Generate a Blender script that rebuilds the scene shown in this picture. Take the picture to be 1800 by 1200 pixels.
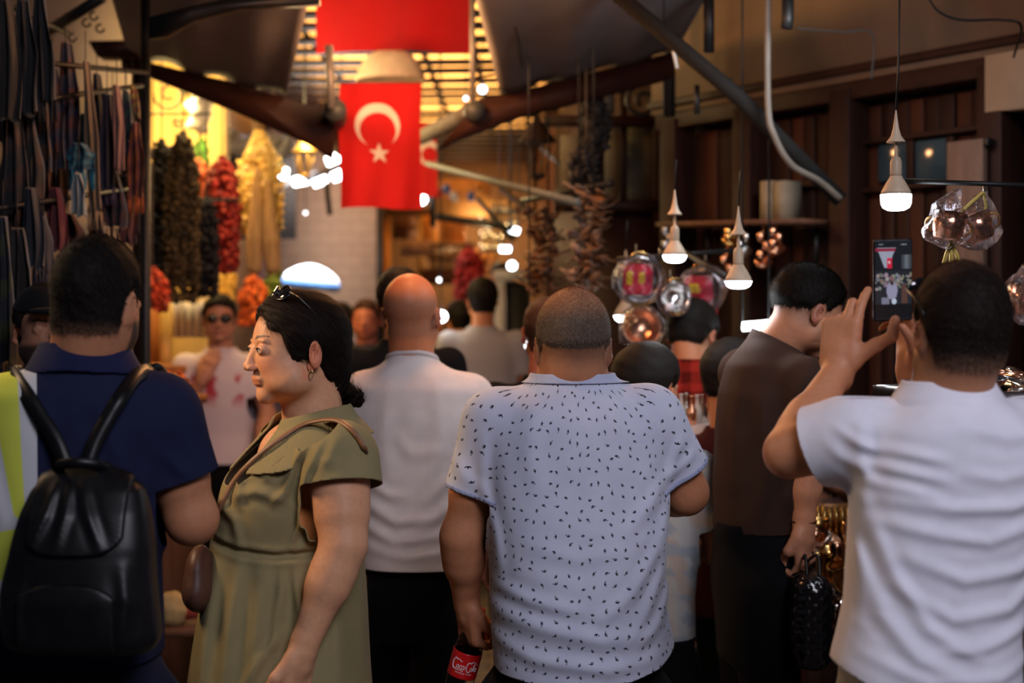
import bpy, math, random
import numpy as np
from mathutils import Vector, Matrix

for _o in list(bpy.data.objects):
    bpy.data.objects.remove(_o)
SC = bpy.context.scene
COL = SC.collection
random.seed(7)
RNG = np.random.RandomState(11)

# ------------------------------------------------------------------ camera
FPX = 2500.0            # focal length in pixels of the 1800x1200 frame
CAMZ = 1.66
HOR = 560.0             # horizon row
cam_d = bpy.data.cameras.new('camera')
cam = bpy.data.objects.new('camera', cam_d)
COL.objects.link(cam)
cam.location = (0, 0, CAMZ)
cam.rotation_euler = (math.radians(90), 0, 0)
cam_d.sensor_fit = 'HORIZONTAL'
cam_d.sensor_width = 36.0
cam_d.lens = 36.0 * FPX / 1800.0
cam_d.shift_y = -(600 - HOR) / 1800.0
cam_d.clip_start = 0.05
cam_d.clip_end = 200
cam_d.dof.use_dof = True
cam_d.dof.focus_distance = 3.15
cam_d.dof.aperture_fstop = 2.3
SC.camera = cam

# ------------------------------------------------------------------ look
SC.view_settings.view_transform = 'Standard'
SC.view_settings.look = 'None'
SC.view_settings.gamma = 1.0
SC.view_settings.use_curve_mapping = False
SC.view_settings.exposure = 0.0
SC.cycles.use_denoising = True
SC.cycles.max_bounces = 8
SC.cycles.diffuse_bounces = 3
SC.cycles.transparent_max_bounces = 12
SC.cycles.caustics_reflective = False
SC.cycles.caustics_refractive = False
SC.cycles.sample_clamp_indirect = 4.0

# ------------------------------------------------------------------ world: dim cool daylight outside the bazaar mouth
W = bpy.data.worlds.new('world')
SC.world = W
W.use_nodes = True
W.node_tree.nodes['Background'].inputs[0].default_value = (0.62, 0.70, 1.0, 1)
W.node_tree.nodes['Background'].inputs[1].default_value = 0.03

def area(name, loc, target, size, power, color, size_y=None, spread=180):
    l = bpy.data.lights.new(name, 'AREA')
    l.shape = 'RECTANGLE'
    l.size = size
    l.size_y = size_y or size
    l.energy = power
    l.color = color
    l.spread = math.radians(spread)
    o = bpy.data.objects.new(name, l)
    COL.objects.link(o)
    o.location = loc
    o.rotation_euler = (Vector(target) - Vector(loc)).to_track_quat('-Z', 'Y').to_euler()
    return o

def point(name, loc, power, color, r=0.05):
    l = bpy.data.lights.new(name, 'POINT')
    l.energy = power
    l.color = color
    l.shadow_soft_size = r
    o = bpy.data.objects.new(name, l)
    COL.objects.link(o)
    o.location = loc
    return o

# daylight coming in through the open mouth of the bazaar behind and above the viewer
area('mouth_daylight', (1.3, -0.9, 4.0), (0.5, 3.0, 1.35), 1.6, 41, (0.90, 0.87, 1.0), 1.2, spread=105)
# warm lamps over the alley and in the left shops, with added fills
point('alley_lamp_and_fill_light', (-0.42, 5.5, 2.75), 36, (1.0, 0.46, 0.18), 0.12)
point('alley_lamp_and_fill_light', (-0.20, 4.15, 2.62), 34, (1.0, 0.42, 0.16), 0.12)
point('alley_lamp_and_fill_light', (-0.70, 6.35, 3.0), 7, (1.0, 0.66, 0.36), 0.10)  # added fill that brightens the dome shade and the flag cloth
point('left_shop_and_fill_light', (-1.85, 7.5, 2.85), 70, (1.0, 0.70, 0.26), 0.15)
area('left_shop_and_fill_light', (-1.45, 2.9, 2.15), (-0.55, 3.0, 1.55), 0.3, 3.2, (1.0, 0.66, 0.38), spread=75)  # added warm light aimed at the woman's face, kept off the scarves
point('left_shop_and_fill_light', (-1.10, 7.9, 2.75), 45, (1.0, 0.72, 0.32), 0.15)
point('left_shop_and_fill_light', (-1.30, 6.75, 2.85), 24, (1.0, 0.72, 0.36), 0.12)  # added front fill to brighten the yellow garland
point('far_shop_light', (-0.6, 17.3, 2.7), 90, (1.0, 0.62, 0.28), 0.2)
point('far_lane_light', (-1.6, 12.2, 3.0), 70, (1.0, 0.86, 0.74), 0.3)

# ------------------------------------------------------------------ coordinates
def P(px, py, Y):
    return np.array([(px - 900.0) / FPX * Y, Y, CAMZ + (HOR - py) / FPX * Y])

# ------------------------------------------------------------------ object bookkeeping
def tag(o, label=None, cat=None, group=None, kind=None):
    if label: o['label'] = label
    if cat: o['category'] = cat
    if group: o['group'] = group
    if kind: o['kind'] = kind
    return o

def empty(name, loc, label=None, cat=None, group=None):
    o = bpy.data.objects.new(name, None)
    o.empty_display_size = 0.1
    COL.objects.link(o)
    o.location = tuple(float(v) for v in loc)
    return tag(o, label, cat, group)

def wloc(o):
    v = Vector(o.location)
    while o.parent:
        o = o.parent
        v = v + Vector(o.location)
    return v

def link_mesh(name, V, F, mat, parent=None, smooth=True, origin=None, cols=None, uv=None, thick=0.0, off=-1.0, bevel=0.0):
    """V world coordinates; object origin at `origin` or the parent's place"""
    V = np.asarray(V, dtype=np.float64).reshape(-1, 3)
    base = np.zeros(3)
    if parent is not None:
        base = np.array(wloc(parent))
    if origin is None:
        org = base if parent is not None else np.array([V[:, 0].mean(), V[:, 1].mean(), V[:, 2].min()])
    else:
        org = np.asarray(origin, dtype=float)
    me = bpy.data.meshes.new(name)
    me.from_pydata((V - org).tolist(), [], [list(map(int, f)) for f in F] if not isinstance(F, np.ndarray) else F.tolist())
    if smooth:
        me.polygons.foreach_set('use_smooth', [True] * len(me.polygons))
    if cols is not None:
        ca = me.color_attributes.new('Col', 'FLOAT_COLOR', 'POINT')
        c4 = np.ones((len(V), 4), dtype=np.float32)
        c4[:, :cols.shape[1]] = cols
        ca.data.foreach_set('color', c4.ravel())
    if uv is not None:
        at = me.attributes.new('fab', 'FLOAT_VECTOR', 'POINT')
        u3 = np.zeros((len(V), 3), dtype=np.float32)
        u3[:, :uv.shape[1]] = uv
        at.data.foreach_set('vector', u3.ravel())
    for m in (mat if isinstance(mat, (list, tuple)) else [mat]):
        me.materials.append(m)
    me.update()
    o = bpy.data.objects.new(name, me)
    COL.objects.link(o)
    if parent is not None:
        o.parent = parent
    o.location = tuple(org - base)
    if thick:
        s = o.modifiers.new('thickness', 'SOLIDIFY')
        s.thickness = thick
        s.offset = off
    if bevel:
        b = o.modifiers.new('bevel', 'BEVEL')
        b.width = bevel
        b.segments = 2
        b.limit_method = 'ANGLE'
    return o

# ------------------------------------------------------------------ procedural materials
class X:
    """tiny expression wrapper over math nodes"""
    nt = None
    def __init__(s, sock): s.s = sock
    @staticmethod
    def m(op, *a):
        n = X.nt.nodes.new('ShaderNodeMath'); n.operation = op
        for i, v in enumerate(a):
            if isinstance(v, X): X.nt.links.new(v.s, n.inputs[i])
            else: n.inputs[i].default_value = float(v)
        return X(n.outputs[0])
    def __add__(s, o): return X.m('ADD', s, o)
    def __radd__(s, o): return X.m('ADD', o, s)
    def __sub__(s, o): return X.m('SUBTRACT', s, o)
    def __rsub__(s, o): return X.m('SUBTRACT', o, s)
    def __mul__(s, o): return X.m('MULTIPLY', s, o)
    def __rmul__(s, o): return X.m('MULTIPLY', o, s)
    def __lt__(s, o): return X.m('LESS_THAN', s, o)
    def __gt__(s, o): return X.m('GREATER_THAN', s, o)

_mats = {}
def newmat(name):
    m = bpy.data.materials.new(name)
    m.use_nodes = True
    nt = m.node_tree
    b = nt.nodes['Principled BSDF']
    return m, nt, b

def coord(nt, kind='Object', scale=(1, 1, 1)):
    t = nt.nodes.new('ShaderNodeTexCoord')
    mp = nt.nodes.new('ShaderNodeMapping')
    nt.links.new(t.outputs[kind], mp.inputs[0])
    mp.inputs['Scale'].default_value = scale
    return mp.outputs[0]

def noise(nt, vec, scale, detail=4, rough=0.6, dist=0.0):
    n = nt.nodes.new('ShaderNodeTexNoise')
    n.inputs['Scale'].default_value = scale
    n.inputs['Detail'].default_value = detail
    n.inputs['Roughness'].default_value = rough
    n.inputs['Distortion'].default_value = dist
    nt.links.new(vec, n.inputs['Vector'])
    return n.outputs['Fac']

def ramp(nt, fac, stops):
    r = nt.nodes.new('ShaderNodeValToRGB')
    el = r.color_ramp.elements
    while len(el) < len(stops): el.new(0.5)
    for e, (p, c) in zip(el, stops):
        e.position = p
        e.color = (c[0], c[1], c[2], 1)
    nt.links.new(fac, r.inputs[0])
    return r.outputs[0]

def bump(nt, b, height, strength, dist=0.002):
    n = nt.nodes.new('ShaderNodeBump')
    n.inputs['Strength'].default_value = strength
    n.inputs['Distance'].default_value = dist
    nt.links.new(height, n.inputs['Height'])
    nt.links.new(n.outputs[0], b.inputs['Normal'])
    return n

def mat(name, col, rough=0.6, metal=0.0, var=0.15, scale=12.0, stretch=(1, 1, 1), bmp=0.0, bscale=None,
        emis=None, es=0.0, trans=0.0, spec=None, ior=None, alpha=None, sheen=0.0, coat=0.0):
    if name in _mats: return _mats[name]
    m, nt, b = newmat(name)
    c = np.array(col[:3])
    v = coord(nt, 'Object', stretch)
    n = noise(nt, v, scale)
    lo, hi = np.clip(c * (1 - var), 0, 1), np.clip(c * (1 + var), 0, 1)
    nt.links.new(ramp(nt, n, [(0.3, lo), (0.7, hi)]), b.inputs['Base Color'])
    b.inputs['Roughness'].default_value = rough
    b.inputs['Metallic'].default_value = metal
    if spec is not None: b.inputs['Specular IOR Level'].default_value = spec
    if ior: b.inputs['IOR'].default_value = ior
    if trans: b.inputs['Transmission Weight'].default_value = trans
    if sheen: b.inputs['Sheen Weight'].default_value = sheen
    if coat: b.inputs['Coat Weight'].default_value = coat
    if alpha is not None: b.inputs['Alpha'].default_value = alpha
    if emis:
        b.inputs['Emission Color'].default_value = (*emis[:3], 1)
        b.inputs['Emission Strength'].default_value = es
    if bmp:
        bump(nt, b, noise(nt, v, bscale or scale * 8, 3), bmp)
    _mats[name] = m
    return m

def mat_wood(name, c1, c2, scale=3.0, axis=2, rough=0.6, plank=0.0):
    if name in _mats: return _mats[name]
    m, nt, b = newmat(name)
    st = [14, 14, 14]; st[axis] = 1.0
    v = coord(nt, 'Object', st)
    n = noise(nt, v, scale, 6, 0.65, 0.6)
    nt.links.new(ramp(nt, n, [(0.28, c1), (0.72, c2)]), b.inputs['Base Color'])
    b.inputs['Roughness'].default_value = rough
    b.inputs['Specular IOR Level'].default_value = .18
    bump(nt, b, n, 0.4, 0.003)
    _mats[name] = m
    return m

def mat_vcol(name, rough=0.6, var=0.12, scale=60, bmp=0.2, stretch=(1, 1, 1), spec=0.4, sheen=0.0, sss=0.0):
    """colour from the mesh's own painted albedo (skin tones, cloth panels) with fine procedural grain"""
    if name in _mats: return _mats[name]
    m, nt, b = newmat(name)
    a = nt.nodes.new('ShaderNodeAttribute'); a.attribute_name = 'Col'
    v = coord(nt, 'Object', stretch)
    n = noise(nt, v, scale, 4)
    g = ramp(nt, n, [(0.3, (1 - var,) * 3), (0.7, (1 + var,) * 3)])
    mx = nt.nodes.new('ShaderNodeMix'); mx.data_type = 'RGBA'; mx.blend_type = 'MULTIPLY'
    mx.inputs['Factor'].default_value = 1
    nt.links.new(a.outputs['Color'], mx.inputs[6]); nt.links.new(g, mx.inputs[7])
    nt.links.new(mx.outputs[2], b.inputs['Base Color'])
    b.inputs['Roughness'].default_value = rough
    b.inputs['Specular IOR Level'].default_value = spec
    if sheen: b.inputs['Sheen Weight'].default_value = sheen
    if sss:
        b.inputs['Subsurface Weight'].default_value = sss
        b.inputs['Subsurface Radius'].default_value = (0.012, 0.004, 0.002)
    if bmp: bump(nt, b, n, bmp, 0.001)
    _mats[name] = m
    return m

def mat_fabric(name, col, rough=0.85, weave=900.0, bmp=0.25, sheen=0.03, band=0.0):
    """woven cloth: fine thread bump, faint slub variation"""
    if name in _mats: return _mats[name]
    m, nt, b = newmat(name)
    v = coord(nt, 'Object')
    n = noise(nt, v, 18, 5)
    c = np.array(col)
    nt.links.new(ramp(nt, n, [(0.3, c * 0.93), (0.7, np.clip(c * 1.05, 0, 1))]), b.inputs['Base Color'])
    b.inputs['Roughness'].default_value = rough
    b.inputs['Sheen Weight'].default_value = sheen
    b.inputs['Specular IOR Level'].default_value = .12
    w = nt.nodes.new('ShaderNodeTexWave'); w.bands_direction = 'Z'
    w.inputs['Scale'].default_value = weave / 20
    nt.links.new(v, w.inputs['Vector'])
    bump(nt, b, w.outputs['Fac'] if band else noise(nt, v, weave, 2), bmp if not band else band, 0.0006)
    _mats[name] = m
    return m

# ------------------------------------------------------------------ implicit-surface mesher (surface nets, sparse)
def surf(f, bmin, bmax, h, margin=1.7):
    B = 8
    bmin = np.asarray(bmin, float); bmax = np.asarray(bmax, float)
    nb = np.maximum(1, np.ceil((bmax - bmin) / (h * B)).astype(int))
    cs = [bmin[i] + (np.arange(nb[i]) + 0.5) * h * B for i in range(3)]
    C = np.stack(np.meshgrid(*cs, indexing='ij'), -1).reshape(-1, 3)
    dc = f(C)
    act = np.abs(dc) < h * B * 0.87 * margin + 0.004
    n = nb * B + 1
    arr = np.repeat(np.repeat(np.repeat(np.sign(dc).reshape(nb), B, 0), B, 1), B, 2).astype(np.float32) * 0.1
    arr = np.pad(arr, ((0, 1), (0, 1), (0, 1)), mode='edge')
    ii = np.argwhere(act.reshape(nb))
    r = np.arange(B + 1)
    g = np.stack(np.meshgrid(r, r, r, indexing='ij'), -1).reshape(-1, 3)
    for s in range(0, len(ii), 256):
        idx = (ii[s:s + 256, None, :] * B + g[None]).reshape(-1, 3)
        arr[idx[:, 0], idx[:, 1], idx[:, 2]] = f(bmin + idx * h)
    S = arr < 0
    c = S[:-1, :-1, :-1].astype(np.int8)
    tot = np.zeros_like(c)
    for dx in (0, 1):
        for dy in (0, 1):
            for dz in (0, 1):
                tot += S[dx:n[0] - 1 + dx, dy:n[1] - 1 + dy, dz:n[2] - 1 + dz]
    mask = (tot > 0) & (tot < 8)
    cell = np.argwhere(mask)
    if len(cell) == 0: return np.zeros((0, 3)), np.zeros((0, 3), int)
    vid = -np.ones(mask.shape, dtype=np.int64)
    vid[mask] = np.arange(len(cell))
    acc = np.zeros((len(cell), 3)); cnt = np.zeros(len(cell))
    offs = [(a, b, c_) for a in (0, 1) for b in (0, 1) for c_ in (0, 1)]
    for o in offs:
        for ax in range(3):
            if o[ax]: continue
            o2 = list(o); o2[ax] = 1
            v0 = arr[cell[:, 0] + o[0], cell[:, 1] + o[1], cell[:, 2] + o[2]]
            v1 = arr[cell[:, 0] + o2[0], cell[:, 1] + o2[1], cell[:, 2] + o2[2]]
            cr = (v0 < 0) != (v1 < 0)
            t = np.where(cr, v0 / np.where(cr, v0 - v1, 1), 0)
            p = np.zeros((len(cell), 3)); p[:] = o
            p[:, ax] += t
            acc += p * cr[:, None]; cnt += cr
    V = bmin + (cell + acc / cnt[:, None]) * h
    Fs = []
    for ax in range(3):
        a1, a2 = (ax + 1) % 3, (ax + 2) % 3
        s0 = [slice(None)] * 3; s1 = [slice(None)] * 3
        s0[ax] = slice(0, -1); s1[ax] = slice(1, None)
        ch = S[tuple(s0)] != S[tuple(s1)]
        e = np.argwhere(ch)
        e = e[(e[:, a1] > 0) & (e[:, a2] > 0) & (e[:, a1] < n[a1] - 1) & (e[:, a2] < n[a2] - 1)]
        if len(e) == 0: continue
        ins = S[e[:, 0], e[:, 1], e[:, 2]]
        q = []
        for d1, d2 in ((-1, -1), (0, -1), (0, 0), (-1, 0)):
            k = e.copy(); k[:, a1] += d1; k[:, a2] += d2
            q.append(vid[k[:, 0], k[:, 1], k[:, 2]])
        Q = np.stack(q, 1)
        Q[~ins] = Q[~ins][:, ::-1]
        Fs.append(Q)
    Q = np.concatenate(Fs)
    Q = Q[(Q >= 0).all(1)]
    F = np.concatenate([Q[:, [0, 1, 2]], Q[:, [0, 2, 3]]])
    return V, F

def clip(V, F, g):
    """keep the part where g<0, cutting cleanly through triangles"""
    if len(F) == 0: return V, F
    s = g(V); s = np.where(np.abs(s) < 1e-9, -1e-9, s)
    ins = s < 0
    k = ins[F].sum(1)
    keep = F[k == 3]
    newV = [V]; base = len(V); out = [keep]
    def cut(a, b):
        t = s[a] / (s[a] - s[b])
        return V[a] + (V[b] - V[a]) * t[:, None]
    key_cache = []
    T1 = F[k == 1]; T2 = F[k == 2]
    if len(T1):
        i = np.argmax(ins[T1], 1); r = np.arange(len(T1))
        a, b, c = T1[r, i], T1[r, (i + 1) % 3], T1[r, (i + 2) % 3]
        key_cache += [(a, b), (a, c)]
    if len(T2):
        i = np.argmin(ins[T2], 1); r = np.arange(len(T2))
        o, b2, c2 = T2[r, i], T2[r, (i + 1) % 3], T2[r, (i + 2) % 3]
        key_cache += [(b2, o), (c2, o)]
    if key_cache:
        allk = np.concatenate([np.stack(x, 1) for x in key_cache])
        u, inv = np.unique(allk, axis=0, return_inverse=True)
        inv = inv.ravel()
        newV.append(cut(u[:, 0], u[:, 1]))
        inv = inv + base
        p = 0
        if len(T1):
            e1 = inv[p:p + len(T1)]; p += len(T1); e2 = inv[p:p + len(T1)]; p += len(T1)
            out.append(np.stack([a, e1, e2], 1))
        if len(T2):
            e1 = inv[p:p + len(T2)]; p += len(T2); e2 = inv[p:p + len(T2)]
            out.append(np.stack([b2, c2, e1], 1)); out.append(np.stack([c2, e2, e1], 1))
    V2 = np.concatenate(newV); F2 = np.concatenate(out)
    us, inv = np.unique(F2, return_inverse=True)
    return V2[us], inv.reshape(-1, 3)

def relax(V, F, it=2, lam=0.5):
    E = np.concatenate([F[:, [0, 1]], F[:, [1, 2]], F[:, [2, 0]]])
    for _ in range(it):
        acc = np.zeros_like(V); cnt = np.zeros(len(V))
        for a, b in ((0, 1), (1, 0)):
            for c in range(3): acc[:, c] += np.bincount(E[:, a], weights=V[E[:, b], c], minlength=len(V))
            cnt += np.bincount(E[:, a], minlength=len(V))
        V = V * (1 - lam) + lam * acc / np.maximum(cnt, 1)[:, None]
    return V

# ------------------------------------------------------------------ distance functions
def smin(a, b, k):
    h = np.clip(0.5 + 0.5 * (b - a) / k, 0, 1)
    return b * (1 - h) + a * h - k * h * (1 - h)
def smax(a, b, k): return -smin(-a, -b, k)
def sstep(x, a, b):
    t = np.clip((x - a) / (b - a), 0, 1); return t * t * (3 - 2 * t)

def cap(p, a, b, ra, rb):
    a = np.asarray(a, float); b = np.asarray(b, float)
    ab = b - a
    t = np.clip(((p - a) @ ab) / max(1e-9, ab @ ab), 0, 1)
    q = p - a - t[:, None] * ab
    return np.sqrt((q * q).sum(1)) - (ra + (rb - ra) * t)

def ell(p, c, r, R=None):
    q = p - np.asarray(c, float)
    if R is not None: q = q @ R
    r = np.asarray(r, float)
    k0 = np.sqrt(((q / r) ** 2).sum(1)); k1 = np.sqrt(((q / (r * r)) ** 2).sum(1))
    return k0 * (k0 - 1) / np.maximum(k1, 1e-6)

def rbox(p, c, hs, rad, R=None):
    q = p - np.asarray(c, float)
    if R is not None: q = q @ R
    d = np.abs(q) - (np.asarray(hs, float) - rad)
    return np.sqrt((np.maximum(d, 0) ** 2).sum(1)) + np.minimum(d.max(1), 0) - rad

def rotm(yaw=0, pitch=0, roll=0):
    """columns = right, forward, up; yaw turns left, pitch looks up, roll leans right"""
    y, p, r = map(math.radians, (yaw, pitch, roll))
    M = Matrix.Rotation(y, 3, 'Z') @ Matrix.Rotation(p, 3, 'X') @ Matrix.Rotation(r, 3, 'Y')
    return np.array(M)

class Loft:
    """stack of super-ellipse sections: rows (z, cx, cy, rx, ry)"""
    def __init__(s, rows, n=2.4, sm=7):
        rows = sorted(rows)
        r = np.array(rows, float)
        s.z = np.linspace(r[0, 0], r[-1, 0], 240)
        s.t = []
        for k in range(1, 5):
            v = np.interp(s.z, r[:, 0], r[:, k])
            w = np.pad(v, sm, mode='reflect', reflect_type='odd')
            ker = np.hanning(2 * sm + 3)[1:-1]; ker /= ker.sum()
            s.t.append(np.convolve(w, ker, 'valid'))
        s.n = n; s.z0, s.z1 = r[0, 0], r[-1, 0]
    def at(s, z): return [np.interp(z, s.z, t) for t in s.t]
    def __call__(s, p):
        cx, cy, rx, ry = s.at(p[:, 2])
        x = np.abs(p[:, 0] - cx) / rx; y = np.abs(p[:, 1] - cy) / ry
        q = (x ** s.n + y ** s.n) ** (1 / s.n)
        d = (q - 1) * np.minimum(rx, ry) * np.where(rx > ry, np.interp(x / np.maximum(x + y, 1e-6), [0, 1], [1, 1.25]), 1)
        return smax(smax(d, p[:, 2] - s.z1, 0.02), s.z0 - p[:, 2], 0.005)

def pxrows(Y, rows, ry, cy=0.0):
    """rows (py, xl, xr[, ry[, cy]]) in photo pixels at depth Y -> loft rows"""
    out = []
    for r in rows:
        z = P(900, r[0], Y)[2]; xl = P(r[1], 0, Y)[0]; xr = P(r[2], 0, Y)[0]
        out.append((z, (xl + xr) / 2, Y + (r[4] if len(r) > 4 else cy), (xr - xl) / 2, r[3] if len(r) > 3 else ry))
    return out

def seg2(p, a, b):
    ab = b - a
    t = np.clip(((p - a) @ ab) / max(1e-9, ab @ ab), 0, 1)
    q = p - a - t[:, None] * ab
    return np.sqrt((q * q).sum(1)), t

def folds(p, Y, specs, side=-1, ymid=None):
    """cloth creases: specs [(amp, width, [(px,py),...])]; only on the side facing -y (side -1)"""
    out = np.zeros(len(p))
    xz = p[:, [0, 2]]
    for amp, w, pts in specs:
        q = [P(a, b, Y)[[0, 2]] for a, b in pts]
        dmin = np.full(len(p), 9.0); fade = np.ones(len(p))
        n = len(q) - 1
        for i in range(n):
            d, t = seg2(xz, q[i], q[i + 1])
            tt = (i + t) / n
            m = d < dmin
            dmin = np.where(m, d, dmin); fade = np.where(m, np.sin(np.pi * np.clip(tt * 0.9 + 0.05, 0, 1)) ** 0.6, fade)
        out += amp * fade * (np.exp(-(dmin / w) ** 2) - 0.35 * np.exp(-((dmin - 1.9 * w) / w) ** 2))
    if ymid is not None: out *= np.clip((ymid - p[:, 1]) / 0.04, 0, 1)
    return out

def wob(p, amp, fr, seed=0):
    r = np.random.RandomState(seed); o = np.zeros(len(p))
    for _ in range(5):
        d = r.randn(3); d /= np.linalg.norm(d)
        o += np.sin(p @ d * fr * r.uniform(.6, 1.5) + r.uniform(0, 6.3))
    return o * amp / 2.2

def surf_y(f, x, z, y0, y1, n=260):
    """first surface hit marching from y0 towards y1"""
    ys = np.linspace(y0, y1, n)
    d = f(np.stack([np.full(n, x), ys, np.full(n, z)], 1))
    k = np.argmax(d < 0)
    return ys[k] if d[k] < 0 else None

# ------------------------------------------------------------------ simple mesh pieces
class MB:
    def __init__(s): s.V = []; s.F = []
    def add(s, V, F):
        b = len(s.V); s.V += [tuple(v) for v in V]; s.F += [tuple(i + b for i in f) for f in F]; return s
    def box(s, c, size, R=None):
        c = np.asarray(c, float); h = np.asarray(size, float) / 2
        v = np.array([[x, y, z] for x in (-1, 1) for y in (-1, 1) for z in (-1, 1)]) * h
        if R is not None: v = v @ np.asarray(R).T
        return s.add(v + c, [(0, 1, 3, 2), (4, 6, 7, 5), (0, 4, 5, 1), (2, 3, 7, 6), (0, 2, 6, 4), (1, 5, 7, 3)])
    def beam(s, a, b, w, h=None, up=(0, 0, 1)):
        a = np.asarray(a, float); b = np.asarray(b, float); h = h or w
        d = b - a; L = np.linalg.norm(d); d /= L
        u = np.asarray(up, float); r = np.cross(d, u)
        if np.linalg.norm(r) < 1e-3: r = np.cross(d, (1, 0, 0))
        r /= np.linalg.norm(r); u = np.cross(r, d)
        return s.box((a + b) / 2, (w, L, h), np.stack([r, d, u], 1))
    def tube(s, pts, r, n=10, closed=False, capped=True, flat=1.0, up=(0, 0, 1)):
        pts = [np.asarray(p, float) for p in pts]; m = len(pts)
        rr = r if hasattr(r, '__len__') else [r] * m
        V = []; prev = None
        for i, p in enumerate(pts):
            t = pts[(i + 1) % m] - pts[i - 1] if closed else (pts[min(i + 1, m - 1)] - pts[max(i - 1, 0)])
            t = t / max(1e-9, np.linalg.norm(t))
            if prev is None:
                a = np.cross(t, up)
                if np.linalg.norm(a) < 1e-3: a = np.cross(t, (1, 0, 0))
            else: a = prev - t * (prev @ t)
            a /= np.linalg.norm(a); prev = a; b = np.cross(t, a)
            for k in range(n):
                th = 2 * math.pi * k / n
                V.append(p + rr[i] * (math.cos(th) * a + flat * math.sin(th) * b))
        F = []
        for i in range(m if closed else m - 1):
            for k in range(n):
                j = (i + 1) % m
                F.append((i * n + k, i * n + (k + 1) % n, j * n + (k + 1) % n, j * n + k))
        if capped and not closed:
            F.append(tuple(range(n))[::-1]); F.append(tuple((m - 1) * n + k for k in range(n)))
        return s.add(V, F)
    def lathe(s, prof, c=(0, 0, 0), n=24, R=None, cap_ends=True):
        c = np.asarray(c, float); V = []
        for r, z in prof:
            for k in range(n):
                th = 2 * math.pi * k / n
                V.append((r * math.cos(th), r * math.sin(th), z))
        V = np.array(V)
        if R is not None: V = V @ np.asarray(R).T
        F = [(i * n + k, i * n + (k + 1) % n, (i + 1) * n + (k + 1) % n, (i + 1) * n + k) for i in range(len(prof) - 1) for k in range(n)]
        if cap_ends:
            F.append(tuple(range(n))[::-1]); F.append(tuple((len(prof) - 1) * n + k for k in range(n)))
        return s.add(V + c, F)
    def grid(s, fn, nu, nv):
        V = [fn(i / nu, j / nv) for j in range(nv + 1) for i in range(nu + 1)]
        F = [(j * (nu + 1) + i, j * (nu + 1) + i + 1, (j + 1) * (nu + 1) + i + 1, (j + 1) * (nu + 1) + i) for j in range(nv) for i in range(nu)]
        return s.add(V, F)
    def ball(s, c, r, n=8):
        r = np.ones(3) * r
        prof = [(max(1e-4, math.sin(math.pi * k / n)), -math.cos(math.pi * k / n)) for k in range(n + 1)]
        m = MB().lathe(prof, n=n + 2)
        return s.add(np.array(m.V) * r + np.asarray(c, float), m.F)
    def build(s, name, m, parent=None, **kw):
        return link_mesh(name, s.V, s.F, m, parent, **kw)

def thing(mb, name, m, label, cat, group=None, **kw):
    o = mb.build(name, m, None, **kw)
    return tag(o, label, cat, group)

def struct(mb, name, m, **kw):
    o = mb.build(name, m, None, **kw)
    o['kind'] = 'structure'
    return o

def sweep(pts, n):
    """Catmull-Rom resample"""
    pts = [np.asarray(p, float) for p in pts]
    q = [2 * pts[0] - pts[1]] + pts + [2 * pts[-1] - pts[-2]]
    out = []
    for t in np.linspace(0, len(pts) - 1 - 1e-6, n):
        i = int(t); u = t - i
        a, b, c, d = q[i:i + 4]
        out.append(0.5 * ((2 * b) + (-a + c) * u + (2 * a - 5 * b + 4 * c - d) * u * u + (-a + 3 * b - 3 * c + d) * u ** 3))
    return out

def copy_tree(o, parent=None):
    c = o.copy(); COL.objects.link(c)
    if parent is not None: c.parent = parent
    for ch in list(o.children): copy_tree(ch, c)
    return c

def ceilz(Y): return 4.06 if Y < 7.9 else 3.97
def largest(V, F):
    lab = np.arange(len(V))
    E = np.concatenate([F[:, [0, 1]], F[:, [1, 2]]])
    while True:
        m = np.minimum(lab[E[:, 0]], lab[E[:, 1]]); old = lab.copy()
        np.minimum.at(lab, E[:, 0], m); np.minimum.at(lab, E[:, 1], m); lab = lab[lab]
        if (old == lab).all(): break
    u, c = np.unique(lab, return_counts=True); k = u[np.argmax(c)]
    F = F[lab[F[:, 0]] == k]; us, inv = np.unique(F, return_inverse=True)
    return V[us], inv.reshape(-1, 3)
def strands(V, F, C, n, length, width, comb, seed, lift=.55, jit=.35):
    """short individual hairs growing out of a hair surface"""
    rs = np.random.RandomState(seed)
    a, b, c = V[F[:, 0]], V[F[:, 1]], V[F[:, 2]]
    nr = np.cross(b - a, c - a); ar = np.linalg.norm(nr, axis=1)
    i = rs.choice(len(F), n, p=ar / ar.sum()); u, v = rs.rand(n, 1), rs.rand(n, 1); m = (u + v > 1)
    u = np.where(m, 1 - u, u); v = np.where(m, 1 - v, v)
    p = a[i] + u * (b[i] - a[i]) + v * (c[i] - a[i]); nn = nr[i] / np.maximum(ar[i], 1e-12)[:, None]
    cb = comb(p); cb = cb - nn * (cb * nn).sum(1)[:, None]; cb /= np.maximum(np.linalg.norm(cb, axis=1), 1e-6)[:, None]
    d = nn * lift + cb + rs.randn(n, 3) * jit; d /= np.linalg.norm(d, axis=1)[:, None]
    L = length * rs.uniform(.6, 1.2, (n, 1)); s_ = np.cross(d, nn); s_ /= np.maximum(np.linalg.norm(s_, axis=1), 1e-6)[:, None]
    q = p + d * L * .55; e = q + (d * .6 + cb * .6 - nn * lift * .4) * L * .5
    Vs = np.stack([p - s_ * width, p + s_ * width, q + s_ * width * .7, q - s_ * width * .7, e], 1).reshape(-1, 3)
    k = np.arange(n)[:, None] * 5
    Fs = np.concatenate([k + [0, 1, 2], k + [0, 2, 3], k + [3, 2, 4]])
    Cs = np.repeat(C[F[i, 0]] * rs.uniform(.6, 1.5, (n, 1)), 5, axis=0)
    return Vs, Fs, Cs
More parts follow.
